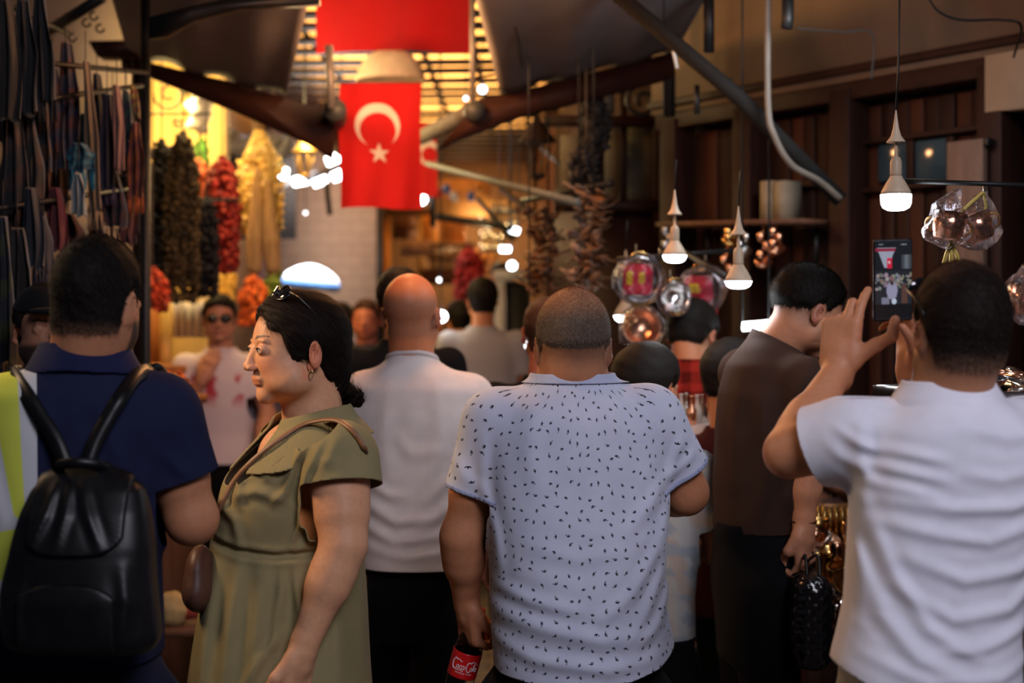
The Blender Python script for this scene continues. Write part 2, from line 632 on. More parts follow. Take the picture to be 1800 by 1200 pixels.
# ================================================================== people
SKIN = np.array([0.46, 0.19, 0.09])
M_skin = mat_vcol('skin', rough=0.52, var=0.07, scale=90, bmp=0.12, spec=0.35, sss=0.06)
M_hair = mat_vcol('hair_strands', rough=0.65, var=0.45, scale=520, bmp=0.5, stretch=(1, 1, .3), spec=0.12)
M_cloth = mat_vcol('dyed_cloth', rough=0.95, var=0.05, scale=500, bmp=0.15, spec=0.1)
M_black_cloth = mat_fabric('black_denim', (0.004, 0.004, 0.005), 0.95)
M_shoe = mat('shoe_leather', (0.012, 0.011, 0.010), 0.5)
M_eyewhite = mat('eye_white', (0.62, 0.58, 0.54), 0.2)

def head_fn(H, R, s, fem=False, ears=1.0, jaw=1.0, wide=1.0):
    H = np.asarray(H, float)
    def f(p):
        q = ((p - H) @ R) / s
        q = q / np.array([wide, 1, 1])
        ax = np.abs(q[:, 0]); m = np.stack([ax, q[:, 1], q[:, 2]], 1)
        d = ell(q, (0, -.014, .030), (.0765, .097, .086))
        d = smin(d, ell(q, (0, .030, -.012), (.060, .060, .085)), .018)
        d = smin(d, ell(m, (.022, .022, -.066), (.040 * jaw, .052, .034)), .022)
        d = smin(d, ell(q, (0, .064, -.094), (.022, .020, .018)), .022)                 # chin
        d = smin(d, cap(m, (.026, .050, -.024), (.042, .020, -.052), .026 + (.003 if fem else 0), .031 + (.002 if fem else 0)), .022)    # cheeks
        d = smin(d, ell(m, (.021, .082 - (.004 if fem else 0), .019), (.024, .009, .007)), .008)                # brow ridge
        d = smax(d, -ell(m, (.031, .098, .001), (.019, .016, .012)), .010)              # sockets
        nz = .006 if fem else 0
        d = smin(d, cap(q, (0, .088, .002), (0, .106 - nz, -.030), .0065, .0095), .009)   # nose bridge
        d = smin(d, ell(q, (0, .105 - nz, -.033), (.0105, .0115, .009)), .006)
        d = smin(d, ell(m, (.0115, .098, -.036), (.0065, .010, .0065)), .004)           # nostril wings
        fm = .0065 if fem else 0
        d = smin(d, ell(q, (0, .086 - fm, -.058), (.024, .012, .012)), .010)                 # muzzle
        d = smin(d, ell(q, (0, .0925 - fm * 1.25, -.0590), (.023, .0060 - fm * .2, .0042 - fm * .12)), .005)             # lips
        d = smin(d, ell(q, (0, .0912 - fm * 1.25, -.0683), (.020, .0062 - fm * .2, .0048 - fm * .12)), .005)
        d = smax(d, -ell(q - np.stack([0 * ax, 0 * ax, 7.0 * ax * ax], 1), (0, .1035 - fm * 1.3, -.0640), (.022, .0055, .0013)), .0015)
        d = smin(d, ell(m, (.0315, .0790, .001), (.0160, .0135, .0120)), .004)           # lids
        d = smax(d, -ell(m, (.032, .0935, .0003), (.0125, .0085, .0052 if fem else .0042)), .0012)
        if ears:
            a = math.radians(24)
            Re = np.array([[math.cos(a), math.sin(a), 0], [-math.sin(a), math.cos(a), 0], [0, 0, 1]])
            e = ell(m, (.0815, -.014, -.010), (.0065, .017, .029), Re)
            e = smin(e, ell(m, (.0765, -.006, -.034), (.005, .008, .010)), .004)
            e = smax(e, -ell(m, (.0890, -.010, -.006), (.0075, .0100, .0190), Re), .0025)
            e = smin(e, cap(m, (.083, -.008, -.022), (.085, -.016, .004), .0022, .0022), .002)
            d = smin(d, e, .006)
        return d * s
    return f

def hair_line(q, nape=-.068, temple=.048, front=.072, side=.0, ear=True):
    """>0 below the hairline (skin), <0 on the scalp; q head-local"""
    y = q[:, 1]; z = q[:, 2]
    zl = np.interp(y, [-.12, -.075, -.045, -.030, .004, .016, .028, .048, .066, .10],
                   [nape, nape, nape * .9 if nape < -.05 else nape + .012, -.012, .030 if ear else -.03, -.004 + side, .010 + side, temple, front - .012, front])
    return zl - z

def hand_fn(W, d, n, thumb_side=1, curls=None, spl=.05, thumb=None, sc=1.0):
    W = np.asarray(W, float)
    d = np.asarray(d, float); d = d / np.linalg.norm(d)
    n = np.asarray(n, float); n = n - d * (n @ d); n /= np.linalg.norm(n)
    s = np.cross(n, d) * thumb_side
    curls = curls or [(.25, .35, .2)] * 4
    thumb = thumb or [(.025, .030, .004), (.062, .052, .016), (.090, .056, .028), (.112, .052, .040)]
    def L(v): return W + (v[0] * d + v[1] * s + v[2] * n) * sc
    prim = []
    off = [.031, .0105, -.0105, -.030]; ln = [.074, .082, .077, .060]; bs = [.090, .095, .091, .083]; rr = [.0092, .0095, .0090, .0078]
    tips = []
    for k in range(4):
        b = L((bs[k], off[k], 0)); dd = d + s * spl * (1.5 - k)
        a = 0; pts = [b]
        for j, fr in enumerate((.46, .30, .24)):
            a += curls[k][j]
            v = (math.cos(a) * dd + math.sin(a) * n); v /= np.linalg.norm(v)
            pts.append(pts[-1] + v * ln[k] * fr * sc)
        prim.append((pts, rr[k] * sc))
        tips.append(pts[-1])
    tp = [L(v) for v in thumb]
    Rm = np.stack([s, d, n], 1)
    def f(p):
        q = ((p - W) @ Rm) / sc
        m = rbox(q, (0, .048, 0), (.040, .050, .014), .013) * sc
        m = smin(m, cap(p, L((-.02, 0, 0)), L((.03, .0, 0)), .027 * sc, .024 * sc), .02)
        m = smin(m, cap(p, tp[0], tp[1], .017 * sc, .013 * sc), .012)
        fg = None
        for pts, r in prim:
            c = cap(p, pts[0] - d * .03 * sc, pts[0], r * .9, r * 1.12)
            c = smin(c, cap(p, pts[0], pts[1], r * 1.1, r), .002)
            c = smin(c, cap(p, pts[1], pts[2], r * 1.02, r * .92), .002)
            c = smin(c, cap(p, pts[2], pts[3], r * .93, r * .8), .002)
            fg = c if fg is None else np.minimum(fg, c)
        t = smin(cap(p, tp[1], tp[2], .0125 * sc, .0110 * sc), cap(p, tp[2], tp[3], .0112 * sc, .009 * sc), .003)
        return smin(smin(m, fg, .006), t, .007)
    f.tips = tips; f.thumb = tp
    return f

def arm_fn(sh, el, wr, hand=None, k=1.0, up=.050):
    sh, el, wr = [np.asarray(v, float) for v in (sh, el, wr)]
    fa = wr - el
    def f(p):
        d = cap(p, sh, el, up * k, .040 * k)
        d = smin(d, cap(p, sh + (el - sh) * .25, sh + (el - sh) * .6, up * k * .98, up * k * .92), .02)
        d = smin(d, cap(p, el, el + fa * .38, .041 * k, .0415 * k), .025)
        d = smin(d, cap(p, el + fa * .25, wr, .040 * k, .0255 * k), .02)
        if hand is not None: d = smin(d, hand(p), .012)
        return d
    return f

def bbox(pts, pad):
    a = np.array(pts, float)
    return a.min(0) - pad, a.max(0) + pad

def merge(meshes):
    Vs, Fs, Cs = [], [], []; b = 0
    for V, F, C in meshes:
        if len(V) == 0: continue
        Vs.append(V); Fs.append(F + b); Cs.append(C); b += len(V)
    return np.concatenate(Vs), np.concatenate(Fs), np.concatenate(Cs)

def skin_tone(V, tone, seed=1):
    c = np.tile(np.asarray(tone, float), (len(V), 1))
    w = wob(V, 1.0, 60, seed)[:, None] * .035
    return np.clip(c * (1 + w * np.array([.6, 1.0, 1.0])), 0, 1)

def person(label, cat='person', group=None, root=(0, 0), H=None, yaw=0, pitch=0, roll=0, hs=1.0, wide=1.0, jaw=1.0,
           tone=SKIN, neck=None, neck_r=(.056, .062), hh=.004, hb=.008, arms=(), legs=None, body_rows=None,
           headcol=None, hair=None, fem=False, brow=True, stubble=0.0, scalp=None, chest=None):
    """arms: list of dicts sh,el,wr,hand,k,vis  ; returns dict of useful things"""
    R = rotm(yaw, pitch, roll); H = np.asarray(H, float)
    r0 = empty('person', (root[0], root[1], 0), label, cat, group)
    hf = head_fn(H, R, hs, fem, 1.0, jaw, wide)
    nb = np.asarray(neck, float)
    hb0 = H + R @ np.array([0, -.026, -.045]) * hs
    def f(p):
        return smin(hf(p), cap(p, hb0, nb, neck_r[0], neck_r[1]), .022)
    bm, bx = bbox([H, H, nb], .13 * max(hs, 1))
    bm[2] = nb[2] - .03
    V, F = surf(f, bm, bx, hh)
    C = skin_tone(V, tone)
    q = ((V - H) @ R) / hs
    m = np.abs(q[:, 0])
    # natural reddening of ears, nose, cheeks; lips; brows; stubble
    ear = sstep(m, .074, .084) * sstep(-np.abs(q[:, 1] + .012), -.03, -.02) * (np.abs(q[:, 2]) < .06)
    C = C * (1 - ear[:, None] * np.array([-.10, .22, .25]))
    lip = (np.abs(q[:, 2] + .0635) < .0105 - .006 * (m / .026) ** 2) & (q[:, 1] > .080) & (m < .025)
    C[lip] = C[lip] * (np.array([.92, .74, .76]) if fem else np.array([.92, .75, .76]))
    if brow:
        bz = (.0245 if fem else .021) + .004 * np.sin(np.clip((m - .012) / .036, 0, 1) * 2.2)
        br = (np.abs(q[:, 2] - bz) < .0038 - .0025 * np.clip((m - .02) / .03, 0, 1)) & (m > .011) & (m < .048) & (q[:, 1] > .045)
        C[br] = C[br] * .18
    if stubble:
        st = (q[:, 2] < -.040) & (q[:, 1] > .0) & (~lip)
        st = sstep(-q[:, 2], .030, .05) * sstep(q[:, 1], -.005, .02) * (~lip) * (nb[2] + .02 < V[:, 2]) * sstep(q[:, 2], -.135, -.10)
        C = C * (1 - stubble * st[:, None])
    if scalp: C = scalp(q, C)
    parts = [(V, F, C)]
    for a in arms:
        k = a.get('k', 1.0)
        af = arm_fn(a['sh'], a['el'], a['wr'], a.get('hand'), k, a.get('up', .050))
        pts = [a['sh'], a['el'], a['wr']]
        if a.get('hand') is not None: pts += a['hand'].tips + a['hand'].thumb
        b0, b1 = bbox(pts, .075)
        V, F = surf(af, b0, b1, a.get('h', hb))
        C = skin_tone(V, a.get('tone', tone), 3)
        parts.append((V, F, C))
    # torso and legs under the clothes
    if body_rows is None:
        body_rows = []
    x, y = root[0], root[1]
    hipz = H[2] * .53 + .02
    def fb(p):
        d = cap(p, nb - [0, 0, .04], (x, y + .01, hipz), .056, .085)
        for a in arms: d = smin(d, cap(p, nb - [0, 0, .08], a['sh'], .04, .035), .03)
        for sgn, (kx, ky), (fx, fy) in [l[:3] for l in legs or []]:
            hp = (x + sgn[0], y + sgn[1], hipz - .03)
            d = smin(d, cap(p, hp, (kx, ky, .48), .055, .04), .02)
            d = smin(d, cap(p, (kx, ky, .48), (fx, fy, .09), .045, .032), .02)
            d = smin(d, cap(p, (fx, fy, .06), (fx + .0, fy + .12, .05), .03, .025), .02)
        return d
    if chest is not None:
        fb0 = fb
        fb = lambda p: smin(fb0(p), ell(p, *chest), .03)
    ps = [nb, (x, y, hipz)] + [a['sh'] for a in arms]
    for l in legs or []: ps += [(l[1][0], l[1][1], .48), (l[2][0], l[2][1] + .12, .05)]
    b0, b1 = bbox(ps, .13)
    V, F = surf(fb, b0, b1, .018 if chest is None else .009)
    parts.append((V, F, skin_tone(V, tone)))
    V, F, C = merge(parts)
    link_mesh('body', V, F, M_skin, r0, cols=C)
    # hair
    if hair:
        t = hair.get('t', .006); line = hair.get('line', hair_line); ex = hair.get('extra')
        hc = np.asarray(hair.get('col', (.012, .008, .006)))
        rag = hair.get('rag', .003)
        def hf2(p):
            q = ((p - H) @ R) / hs
            g = line(q)
            d = smin(head_fn(H, R, hs, fem, 0, jaw, wide)(p), cap(p, hb0, nb, neck_r[0], neck_r[1]), .022)
            tt = t * (0.15 + .85 * sstep(-g, 0, hair.get('fade', .03))) * (1 + hair.get('topk', 0) * sstep(q[:, 2], .03, .1))
            d = d - tt * hs - wob(q, hair.get('wob', .0012), hair.get('fr', 260), 5)
            if ex is not None: d = smin(d, ex(q) * hs, .012)
            return d
        b0, b1 = bbox([H], .15 * hs)
        for e in hair.get('bb', []): b0 = np.minimum(b0, H + R @ np.array(e) - .03); b1 = np.maximum(b1, H + R @ np.array(e) + .03)
        V, F = surf(hf2, b0, b1, hair.get('h', hh))
        def g(p):
            q = ((p - H) @ R) / hs
            gg = line(q) + wob(q, rag, 500, 9)
            if ex is not None: gg = np.minimum(gg, ex(q) - .004)
            return gg
        V, F = clip(V, F, g)
        q = ((V - H) @ R) / hs
        C = np.tile(hc, (len(V), 1)) * (1 + .12 * wob(q, 1, 700, 4)[:, None])
        if 'colf' in hair: C = hair['colf'](q, C)
        link_mesh('hair', V, F, M_hair, r0, cols=np.clip(C, 0, 1), thick=.003)
        if hair.get('n'):
            cf = hair.get('comb') or (lambda q: np.stack([q[:, 0] * 1.5, -.02 + 0 * q[:, 0], -.06 - .0 * q[:, 2]], 1))
            Vs, Fs, Cs = strands(V, F, np.clip(C, 0, 1), hair['n'], hair.get('len', .008), hair.get('sw', .00028), lambda p: cf(((p - H) @ R) / hs) @ R.T, 7, hair.get('lift', .8), hair.get('jit', .3))
            link_mesh('hair_strands', Vs, Fs, M_hair, r0, smooth=False, cols=np.clip(Cs, 0, 1))['kind'] = 'stuff'
    return dict(root=r0, H=H, R=R, hs=hs, nb=nb, hipz=hipz, headf=f)

def shirt(pr, loft, sleeves, Y, h=.006, hem=None, neckz=None, neckf=None, fold=None, k=.045, wobk=.0015, wfr=22, colf=None, mat_=None,
          name='shirt', extra=None, uvf=None, pad=.04, solid=.003, seed=0, trap=True, nk=(.06, .075), ymid=None, relaxn=1, lclip=.008):
    """sleeves: (sh, el, frac, r0, r1) ; returns distance function"""
    nb = pr['nb']
    sl = []
    for s in sleeves:
        sh, el = np.asarray(s[0], float), np.asarray(s[1], float)
        sl.append((sh, el, sh + (el - sh) * s[2], s[3], s[4]))
    def f(p):
        d = loft(p)
        if trap:
            d = smin(d, cap(p, nb + [0, 0, .05], nb - [0, 0, .03], nk[0], nk[1]), .03)
            for sh, el, en, ra, rb in sl: d = smin(d, cap(p, nb - [0, 0, .055], sh - [0, 0, .01], .05, ra * .8), .04)
        if extra is not None: d = extra(p, d)
        for sh, el, en, ra, rb in sl:
            u = (el - sh) / np.linalg.norm(el - sh)
            dd = cap(p, sh, en + u * .05, ra, rb) + wob(p, .0012, 45, 31)
            d = smin(d, dd, k)
        d = d + wob(p, wobk, wfr, seed)
        if fold: d = d - folds(p, Y, fold, ymid=ymid)
        return d
    pts = [(loft.t[0].min() - loft.t[2].max(), loft.t[1].min() - loft.t[3].max(), loft.z0), (loft.t[0].max() + loft.t[2].max(), loft.t[1].max() + loft.t[3].max(), loft.z1), nb + [0, 0, .06]]
    for sh, el, en, ra, rb in sl: pts += [sh - ra, sh + ra, en - rb - .03, en + rb + .03]
    b0, b1 = bbox(pts, pad)
    V, F = surf(f, b0, b1, h)
    for sh, el, en, ra, rb in sl:
        u = (el - sh) / np.linalg.norm(el - sh); L = np.linalg.norm(en - sh)
        def g(p):
            t = (p - en) @ u
            q = p - sh; ax = q - (q @ u)[:, None] * u
            return np.minimum(np.minimum(t, rb * 1.75 - np.sqrt((ax * ax).sum(1))), loft(p) - lclip)
        V, F = clip(V, F, g)
    if hem is not None: V, F = clip(V, F, hem)
    if neckf is not None: V, F = clip(V, F, neckf)
    elif neckz is not None: V, F = clip(V, F, lambda p: p[:, 2] - neckz)
    if relaxn: 
        pass
    C = colf(V) if colf else np.ones((len(V), 3)) * .5
    o = link_mesh(name, V, F, mat_ or M_cloth, pr['root'], cols=C, uv=uvf(V) if uvf else None, thick=solid)
    return f, o

def flat(c):
    return lambda V: np.tile(np.asarray(c, float), (len(V), 1))

def trousers(pr, legs, top, rx, ry, c=None, mat_=None, h=.014, r=(.095, .065, .055), y0=None, name='trousers', bot=.07):
    nb = pr['nb']; x = nb[0] if c is None else c[0]; y = nb[1] if c is None else c[1]
    hipz = top - .12
    def f(p):
        d = Loft([(min(top - .24, .78), x, y, rx * .88, ry * .9), (top - .12, x, y, rx, ry), (top + .03, x, y, rx * .93, ry * .95)])(p)
        for sgn, (kx, ky), (fx, fy) in [l[:3] for l in legs]:
            hp = (x + sgn[0], y + sgn[1], hipz - .05)
            d = smin(d, cap(p, hp, (kx, ky, .48), r[0], r[1]), .03)
            d = smin(d, cap(p, (kx, ky, .48), (fx, fy, bot), r[1], r[2]), .03)
        return d + wob(p, .002, 25, 8)
    ps = [(x - rx, y - ry, top), (x + rx, y + ry, top)]
    for l in legs: ps += [(l[1][0], l[1][1], .5), (l[2][0], l[2][1], bot)]
    b0, b1 = bbox(ps, .09)
    V, F = surf(f, b0, b1, h)
    V, F = clip(V, F, lambda p: p[:, 2] - top)
    V, F = clip(V, F, lambda p: bot - p[:, 2])
    o = link_mesh(name, V, F, mat_ or M_black_cloth, pr['root'], thick=.003)
    for l in legs:
        fx, fy = l[2]; dx, dy = (l[3] if len(l) > 3 else (0, .13))
        def fs(p):
            d = cap(p, (fx - dx * .3, fy - dy * .3, .045), (fx + dx, fy + dy, .038), .043, .04)
            d = smin(d, cap(p, (fx, fy, .05), (fx, fy, .10), .045, .043), .03)
            return smax(d, .002 - p[:, 2], .006)
        b0, b1 = bbox([(fx - dx * .3, fy - dy * .3, 0), (fx + dx, fy + dy, .12)], .06)
        V, F = surf(fs, b0, b1, .010)
        link_mesh('shoe', V, F, M_shoe, pr['root'])
    return o

def LEGS(x, y, w=.10, step=.0):
    return [((-w, 0), (x - w * 1.05, y + step), (x - w * 1.1, y + step * 1.2)), ((w, 0), (x + w * 1.05, y - step * .5), (x + w * 1.1, y - step * 1.2))]

# ------------------------------------------------------------------ the man in the patterned shirt (centre)
def fabric_uv(cx, cy):
    def f(V):
        th = np.arctan2(V[:, 0] - cx, -(V[:, 1] - cy))
        return np.stack([th * .19 + (V[:, 0] - cx) * .12, V[:, 2]], 1)
    return f

def mat_print():
    m, nt, b = newmat('small_bird_print_cotton')
    X.nt = nt
    at = nt.nodes.new('ShaderNodeAttribute'); at.attribute_name = 'fab'
    mp = nt.nodes.new('ShaderNodeMapping'); mp.inputs['Scale'].default_value = (37, 37, 37)
    nt.links.new(at.outputs['Vector'], mp.inputs[0])
    vo = nt.nodes.new('ShaderNodeTexVoronoi'); vo.voronoi_dimensions = '2D'; vo.inputs['Scale'].default_value = 1.0
    vo.inputs['Randomness'].default_value = .62
    nt.links.new(mp.outputs[0], vo.inputs['Vector'])
    sub = nt.nodes.new('ShaderNodeVectorMath'); sub.operation = 'SUBTRACT'
    nt.links.new(mp.outputs[0], sub.inputs[0]); nt.links.new(vo.outputs['Position'], sub.inputs[1])
    sx = nt.nodes.new('ShaderNodeSeparateXYZ'); nt.links.new(sub.outputs[0], sx.inputs[0])
    sc = nt.nodes.new('ShaderNodeSeparateColor'); nt.links.new(vo.outputs['Color'], sc.inputs[0])
    a = X(sc.outputs[0]) * 6.283
    cs, sn = X.m('COSINE', a), X.m('SINE', a)
    x, y = X(sx.outputs[0]), X(sx.outputs[1])
    u = x * cs - y * sn; v = x * sn + y * cs
    def L2(a_, b_): return X.m('SQRT', a_ * a_ + b_ * b_)
    # a tiny bird: crescent wings and a body dab
    wing = (L2(u * .85, v) < .14) * (L2(u * .85, v + .09) > .125)
    body = L2(u * 1.9, v * .8 - .02) < .095
    w2 = L2((u - .2) * 1.2, (v + .05) * 2.2) < .075
    bird = X.m('MAXIMUM', X.m('MAXIMUM', wing, body), w2 * (X(sc.outputs[1]) > .5))
    v2 = coord(nt)
    n = noise(nt, v2, 14, 5)
    mel = noise(nt, v2, 700, 2)
    base = ramp(nt, n, [(.3, (.49, .52, .66)), (.7, (.56, .59, .72))])
    mx = nt.nodes.new('ShaderNodeMix'); mx.data_type = 'RGBA'
    nt.links.new(bird.s, mx.inputs['Factor']); nt.links.new(base, mx.inputs[6]); mx.inputs[7].default_value = (.03, .03, .045, 1)
    nt.links.new(mx.outputs[2], b.inputs['Base Color'])
    b.inputs['Roughness'].default_value = .9; b.inputs['Sheen Weight'].default_value = .15
    b.inputs['Specular IOR Level'].default_value = .2
    bump(nt, b, mel, .3, .0006)
    return m

Yp = 3.2
def build_patterned_man():
    H = P(1007, 606, Yp)
    nb = P(1007, 668, Yp) + [0, .01, 0]
    shL = P(872, 742, Yp) + [0, .01, 0]; shR = P(1142, 738, Yp) + [0, .03, 0]
    elL = P(812, 945, Yp) + [0, .02, 0]; wrL = P(818, 1072, Yp) + [0, .09, 0]
    elR = P(1212, 872, Yp) + [0, .07, 0]; wrR = P(1190, 905, Yp) + [-.02, .30, 0]
    hL = hand_fn(wrL, P(826, 1150, Yp) + [0, .09, 0] - wrL, (.75, .45, 0), thumb_side=-1,
                 curls=[(1.15, 1.25, .8), (1.2, 1.3, .9), (1.2, 1.35, .9), (1.15, 1.3, .9)], spl=-.02,
                 thumb=[(.02, .028, .004), (.055, .046, .022), (.080, .034, .050), (.088, .010, .066)])
    hR = hand_fn(wrR, (-.5, .8, .1), (-.3, -.2, -.9), thumb_side=1)
    def scalp(q, C):
        z = q[:, 2]; back = q[:, 1] < .03
        # cropped nape: hair shadow growing out of the skin below the cut line
        st = sstep(z, -.075, -.012) * sstep(-q[:, 1], -.03, .0)
        hc = np.array([.055, .035, .025])
        return C * (1 - .62 * st[:, None]) + hc * .62 * st[:, None]
    def line(q):
        return hair_line(q, nape=-.004, temple=.05, front=.07)
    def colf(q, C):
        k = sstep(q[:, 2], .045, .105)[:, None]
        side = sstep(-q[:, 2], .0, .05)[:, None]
        base = np.array([.12, .085, .062]); top = np.array([.36, .17, .09])  # warm lamp light on the crown is painted into the hair colour
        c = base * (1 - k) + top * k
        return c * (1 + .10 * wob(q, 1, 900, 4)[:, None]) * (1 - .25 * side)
    pr = person('man from behind in a pale blue bird-print shirt, holding a red-labelled bottle',
                root=(H[0], Yp), H=H, yaw=0, hs=1.05, wide=.96, jaw=1.12, neck=nb, neck_r=(.068, .078), hh=.0032, hb=.0045,
                tone=(.48, .20, .10), scalp=scalp, legs=LEGS(nb[0], Yp + .02, .12, .06),
                arms=[dict(sh=shL, el=elL, wr=wrL, hand=hL, k=1.14, up=.056, h=.0038), dict(sh=shR, el=elR, wr=wrR, hand=hR, k=1.2, up=.058, h=.006)],
                hair=dict(t=.0065, line=line, fade=.016, rag=.0010, wob=.0004, fr=700, colf=colf, h=.0032, n=16000, len=.006, lift=1.2))
    rows = pxrows(Yp, [(655, 965, 1050, .06), (672, 935, 1080, .075), (690, 905, 1112, .10), (715, 878, 1140, .135), (750, 858, 1158, .155), (800, 850, 1168, .165), (860, 850, 1172, .175),
                       (930, 856, 1172, .19), (1000, 860, 1170, .20), (1060, 861, 1172, .205), (1110, 863, 1182, .20), (1150, 866, 1190, .195), (1200, 868, 1190, .19)], .17, .02)
    lf = Loft(rows, n=2.5, sm=9)
    fo = [(.006, .016, [(860, 1050), (950, 1075), (1050, 1095), (1150, 1090)]), (.006, .014, [(862, 1100), (940, 1130), (1060, 1145), (1140, 1130)]),
          (.006, .014, [(875, 1010), (930, 1030), (1010, 1045)]), (.007, .014, [(1180, 860), (1150, 950), (1100, 1020), (1050, 1060)]),
          (.006, .012, [(1175, 900), (1160, 980), (1125, 1060), (1090, 1110)]), (.007, .012, [(1180, 1010), (1150, 1070), (1100, 1120)]),
          (.005, .014, [(1172, 820), (1140, 870), (1090, 920)]), (.006, .012, [(850, 850), (870, 920), (880, 990)]),
          (.006, .012, [(1195, 770), (1185, 800), (1172, 850)]), (.005, .010, [(1225, 790), (1200, 815), (1178, 835)]),
          (.004, .012, [(850, 760), (848, 820), (850, 870)]), (.004, .016, [(930, 940), (1010, 960), (1080, 950)]),
          (.004, .014, [(800, 800), (815, 830), (835, 850)]), (.004, .02, [(940, 700), (930, 780), (940, 850)]), (.004, .02, [(1080, 700), (1090, 780), (1075, 850)])]
    zc = P(0, 659, Yp)[2]
    def hem(p):
        px = p[:, 0] / Yp * FPX + 900
        py = np.interp(px, [850, 880, 950, 1010, 1100, 1150, 1180, 1200], [1155, 1166, 1172, 1172, 1166, 1150, 1128, 1105])
        return (CAMZ + (HOR - py) / FPX * Yp) - p[:, 2]
    mp = mat_print()
    f, o = shirt(pr, lf, [(shL, elL, .62, .076, .070), (shR, elR, .74, .080, .076)], Yp, h=.0048, hem=hem, neckz=zc, fold=fo, mat_=mp,
                 uvf=fabric_uv(nb[0], Yp + .02), wobk=.0016, wfr=16, ymid=Yp + .02, nk=(.084, .098))
    # ribbed collar band and sleeve bands
    Mb = mat_fabric('rib_knit_blue', (.30, .34, .50))
    Mc = mat_fabric('rib_knit_pale', (.44, .48, .64))
    V, F = surf(lambda p: smax(smax(np.abs(f(p) - .0035) - .0025, np.abs(p[:, 2] - zc + .006) - .011, .002), np.hypot(p[:, 0] - nb[0], p[:, 1] - nb[1]) - .13, .002),
                np.array([nb[0] - .14, nb[1] - .14, zc - .03]), np.array([nb[0] + .14, nb[1] + .14, zc + .02]), .0028)
    link_mesh('collar', V, F, Mc, o)
    for s, e, fr, r in ((shL, elL, .62, .0715), (shR, elR, .74, .0775)):
        c = s + (e - s) * fr; u = (e - s) / np.linalg.norm(e - s)
        V, F = surf(lambda p: smax(np.abs(f(p) - .001) - .002, np.abs((p - c) @ u + .004) - .005, .001), c - .12, c + .12, .0032)
        ax = np.linalg.norm((V - c) - ((V - c) @ u)[:, None] * u, axis=1)
        keepv = ax < .12
        F = F[keepv[F].all(1)]
        us, inv = np.unique(F, return_inverse=True)
        link_mesh('sleeve_band', V[us], inv.reshape(-1, 3), Mb, o)
    trousers(pr, LEGS(nb[0], Yp + .02, .12, .06), P(0, 1135, Yp)[2] + .02, .185, .165, c=(nb[0] + .01, Yp + .02), r=(.115, .085, .07))
    return hL, wrL
hL_pat, wr_pat = build_patterned_man()

# ------------------------------------------------------------------ bald man in the plain white T-shirt
Yb = 4.2
def build_bald_man():
    H = P(723, 552, Yb); nb = P(724, 632, Yb) + [0, .01, 0]
    shL = P(637, 690, Yb); shR = P(826, 695, Yb) + [0, .02, 0]
    elL = P(618, 850, Yb) + [0, .02, 0]; wrL = P(640, 940, Yb) + [0, .16, 0]
    elR = P(868, 835, Yb) + [0, .04, 0]; wrR = P(850, 800, Yb) + [0, .28, 0]
    def scalp(q, C):
        # shaved head: stubble shadow round the sides and the back, bare crown
        ring = sstep(-q[:, 2], -.075, -.02) * sstep(q[:, 2], -.085, -.05) * sstep(-q[:, 1], -.05, -.01)
        k = .45 * ring[:, None]
        return C * (1 - k) + np.array([.10, .07, .055]) * k
    hL = hand_fn(wrL, (0.1, .4, -.8), (1, 0, 0), thumb_side=1); hR = hand_fn(wrR, (-.2, .9, .2), (-1, 0, 0), thumb_side=1)
    pr = person('shaven-headed man in a plain white T-shirt walking away',
                root=(H[0], Yb), H=H, yaw=-8, hs=1.03, neck=nb, neck_r=(.060, .068), hh=.0045, hb=.008, tone=(.58, .20, .085), scalp=scalp,
                legs=LEGS(nb[0], Yb, .085, .14), arms=[dict(sh=shL, el=elL, wr=wrL, hand=hL, k=1.05), dict(sh=shR, el=elR, wr=wrR, hand=hR, k=1.05)])
    rows = pxrows(Yb, [(625, 690, 758, .06), (640, 672, 778, .08), (655, 648, 805, .10), (680, 628, 832, .12), (730, 625, 835, .13), (800, 632, 830, .135), (860, 634, 828, .14),
                       (920, 635, 835, .14), (990, 636, 840, .145), (1030, 636, 838, .14)], .13)
    lf = Loft(rows, n=2.5)
    fo = [(.008, .016, [(640, 870), (700, 905), (760, 900)]), (.008, .016, [(640, 910), (700, 940), (790, 930)]), (.007, .015, [(650, 950), (720, 965), (800, 955)]),
          (.007, .016, [(830, 760), (800, 830), (750, 870)]), (.007, .015, [(832, 820), (800, 880), (745, 915)]), (.005, .02, [(690, 660), (680, 760), (690, 830)]),
          (.005, .02, [(770, 660), (775, 760), (765, 830)]), (.006, .014, [(640, 830), (690, 860), (720, 862)]), (.005, .018, [(700, 760), (730, 790), (780, 785)])]
    zc = P(0, 628, Yb)[2]
    hemz = P(0, 990, Yb)[2]
    f, o = shirt(pr, lf, [(shL, elL, .62, .062, .066), (shR, elR, .66, .066, .07)], Yb, h=.007, neckf=lambda p: p[:, 2] - (zc - .3 * (p[:, 1] - Yb)), hem=lambda p: hemz - p[:, 2],
                 fold=fo, wobk=.0035, wfr=15, ymid=Yb, mat_=mat_fabric('white_jersey', (.66, .60, .58)), nk=(.06, .075))
    MB().tube([(nb[0] + .072 * math.cos(a), nb[1] + .075 * math.sin(a), zc - .3 * (nb[1] + .075 * math.sin(a) - Yb) - .002) for a in np.linspace(0, 2 * math.pi, 40)[:-1]], .0075, 8, closed=True).build('collar', mat_fabric('white_rib', (.62, .56, .54)), o)
    trousers(pr, LEGS(nb[0] + .0, Yb, .085, .14), hemz + .02, .138, .12, c=(nb[0] + .005, Yb), r=(.088, .066, .06))
build_bald_man()

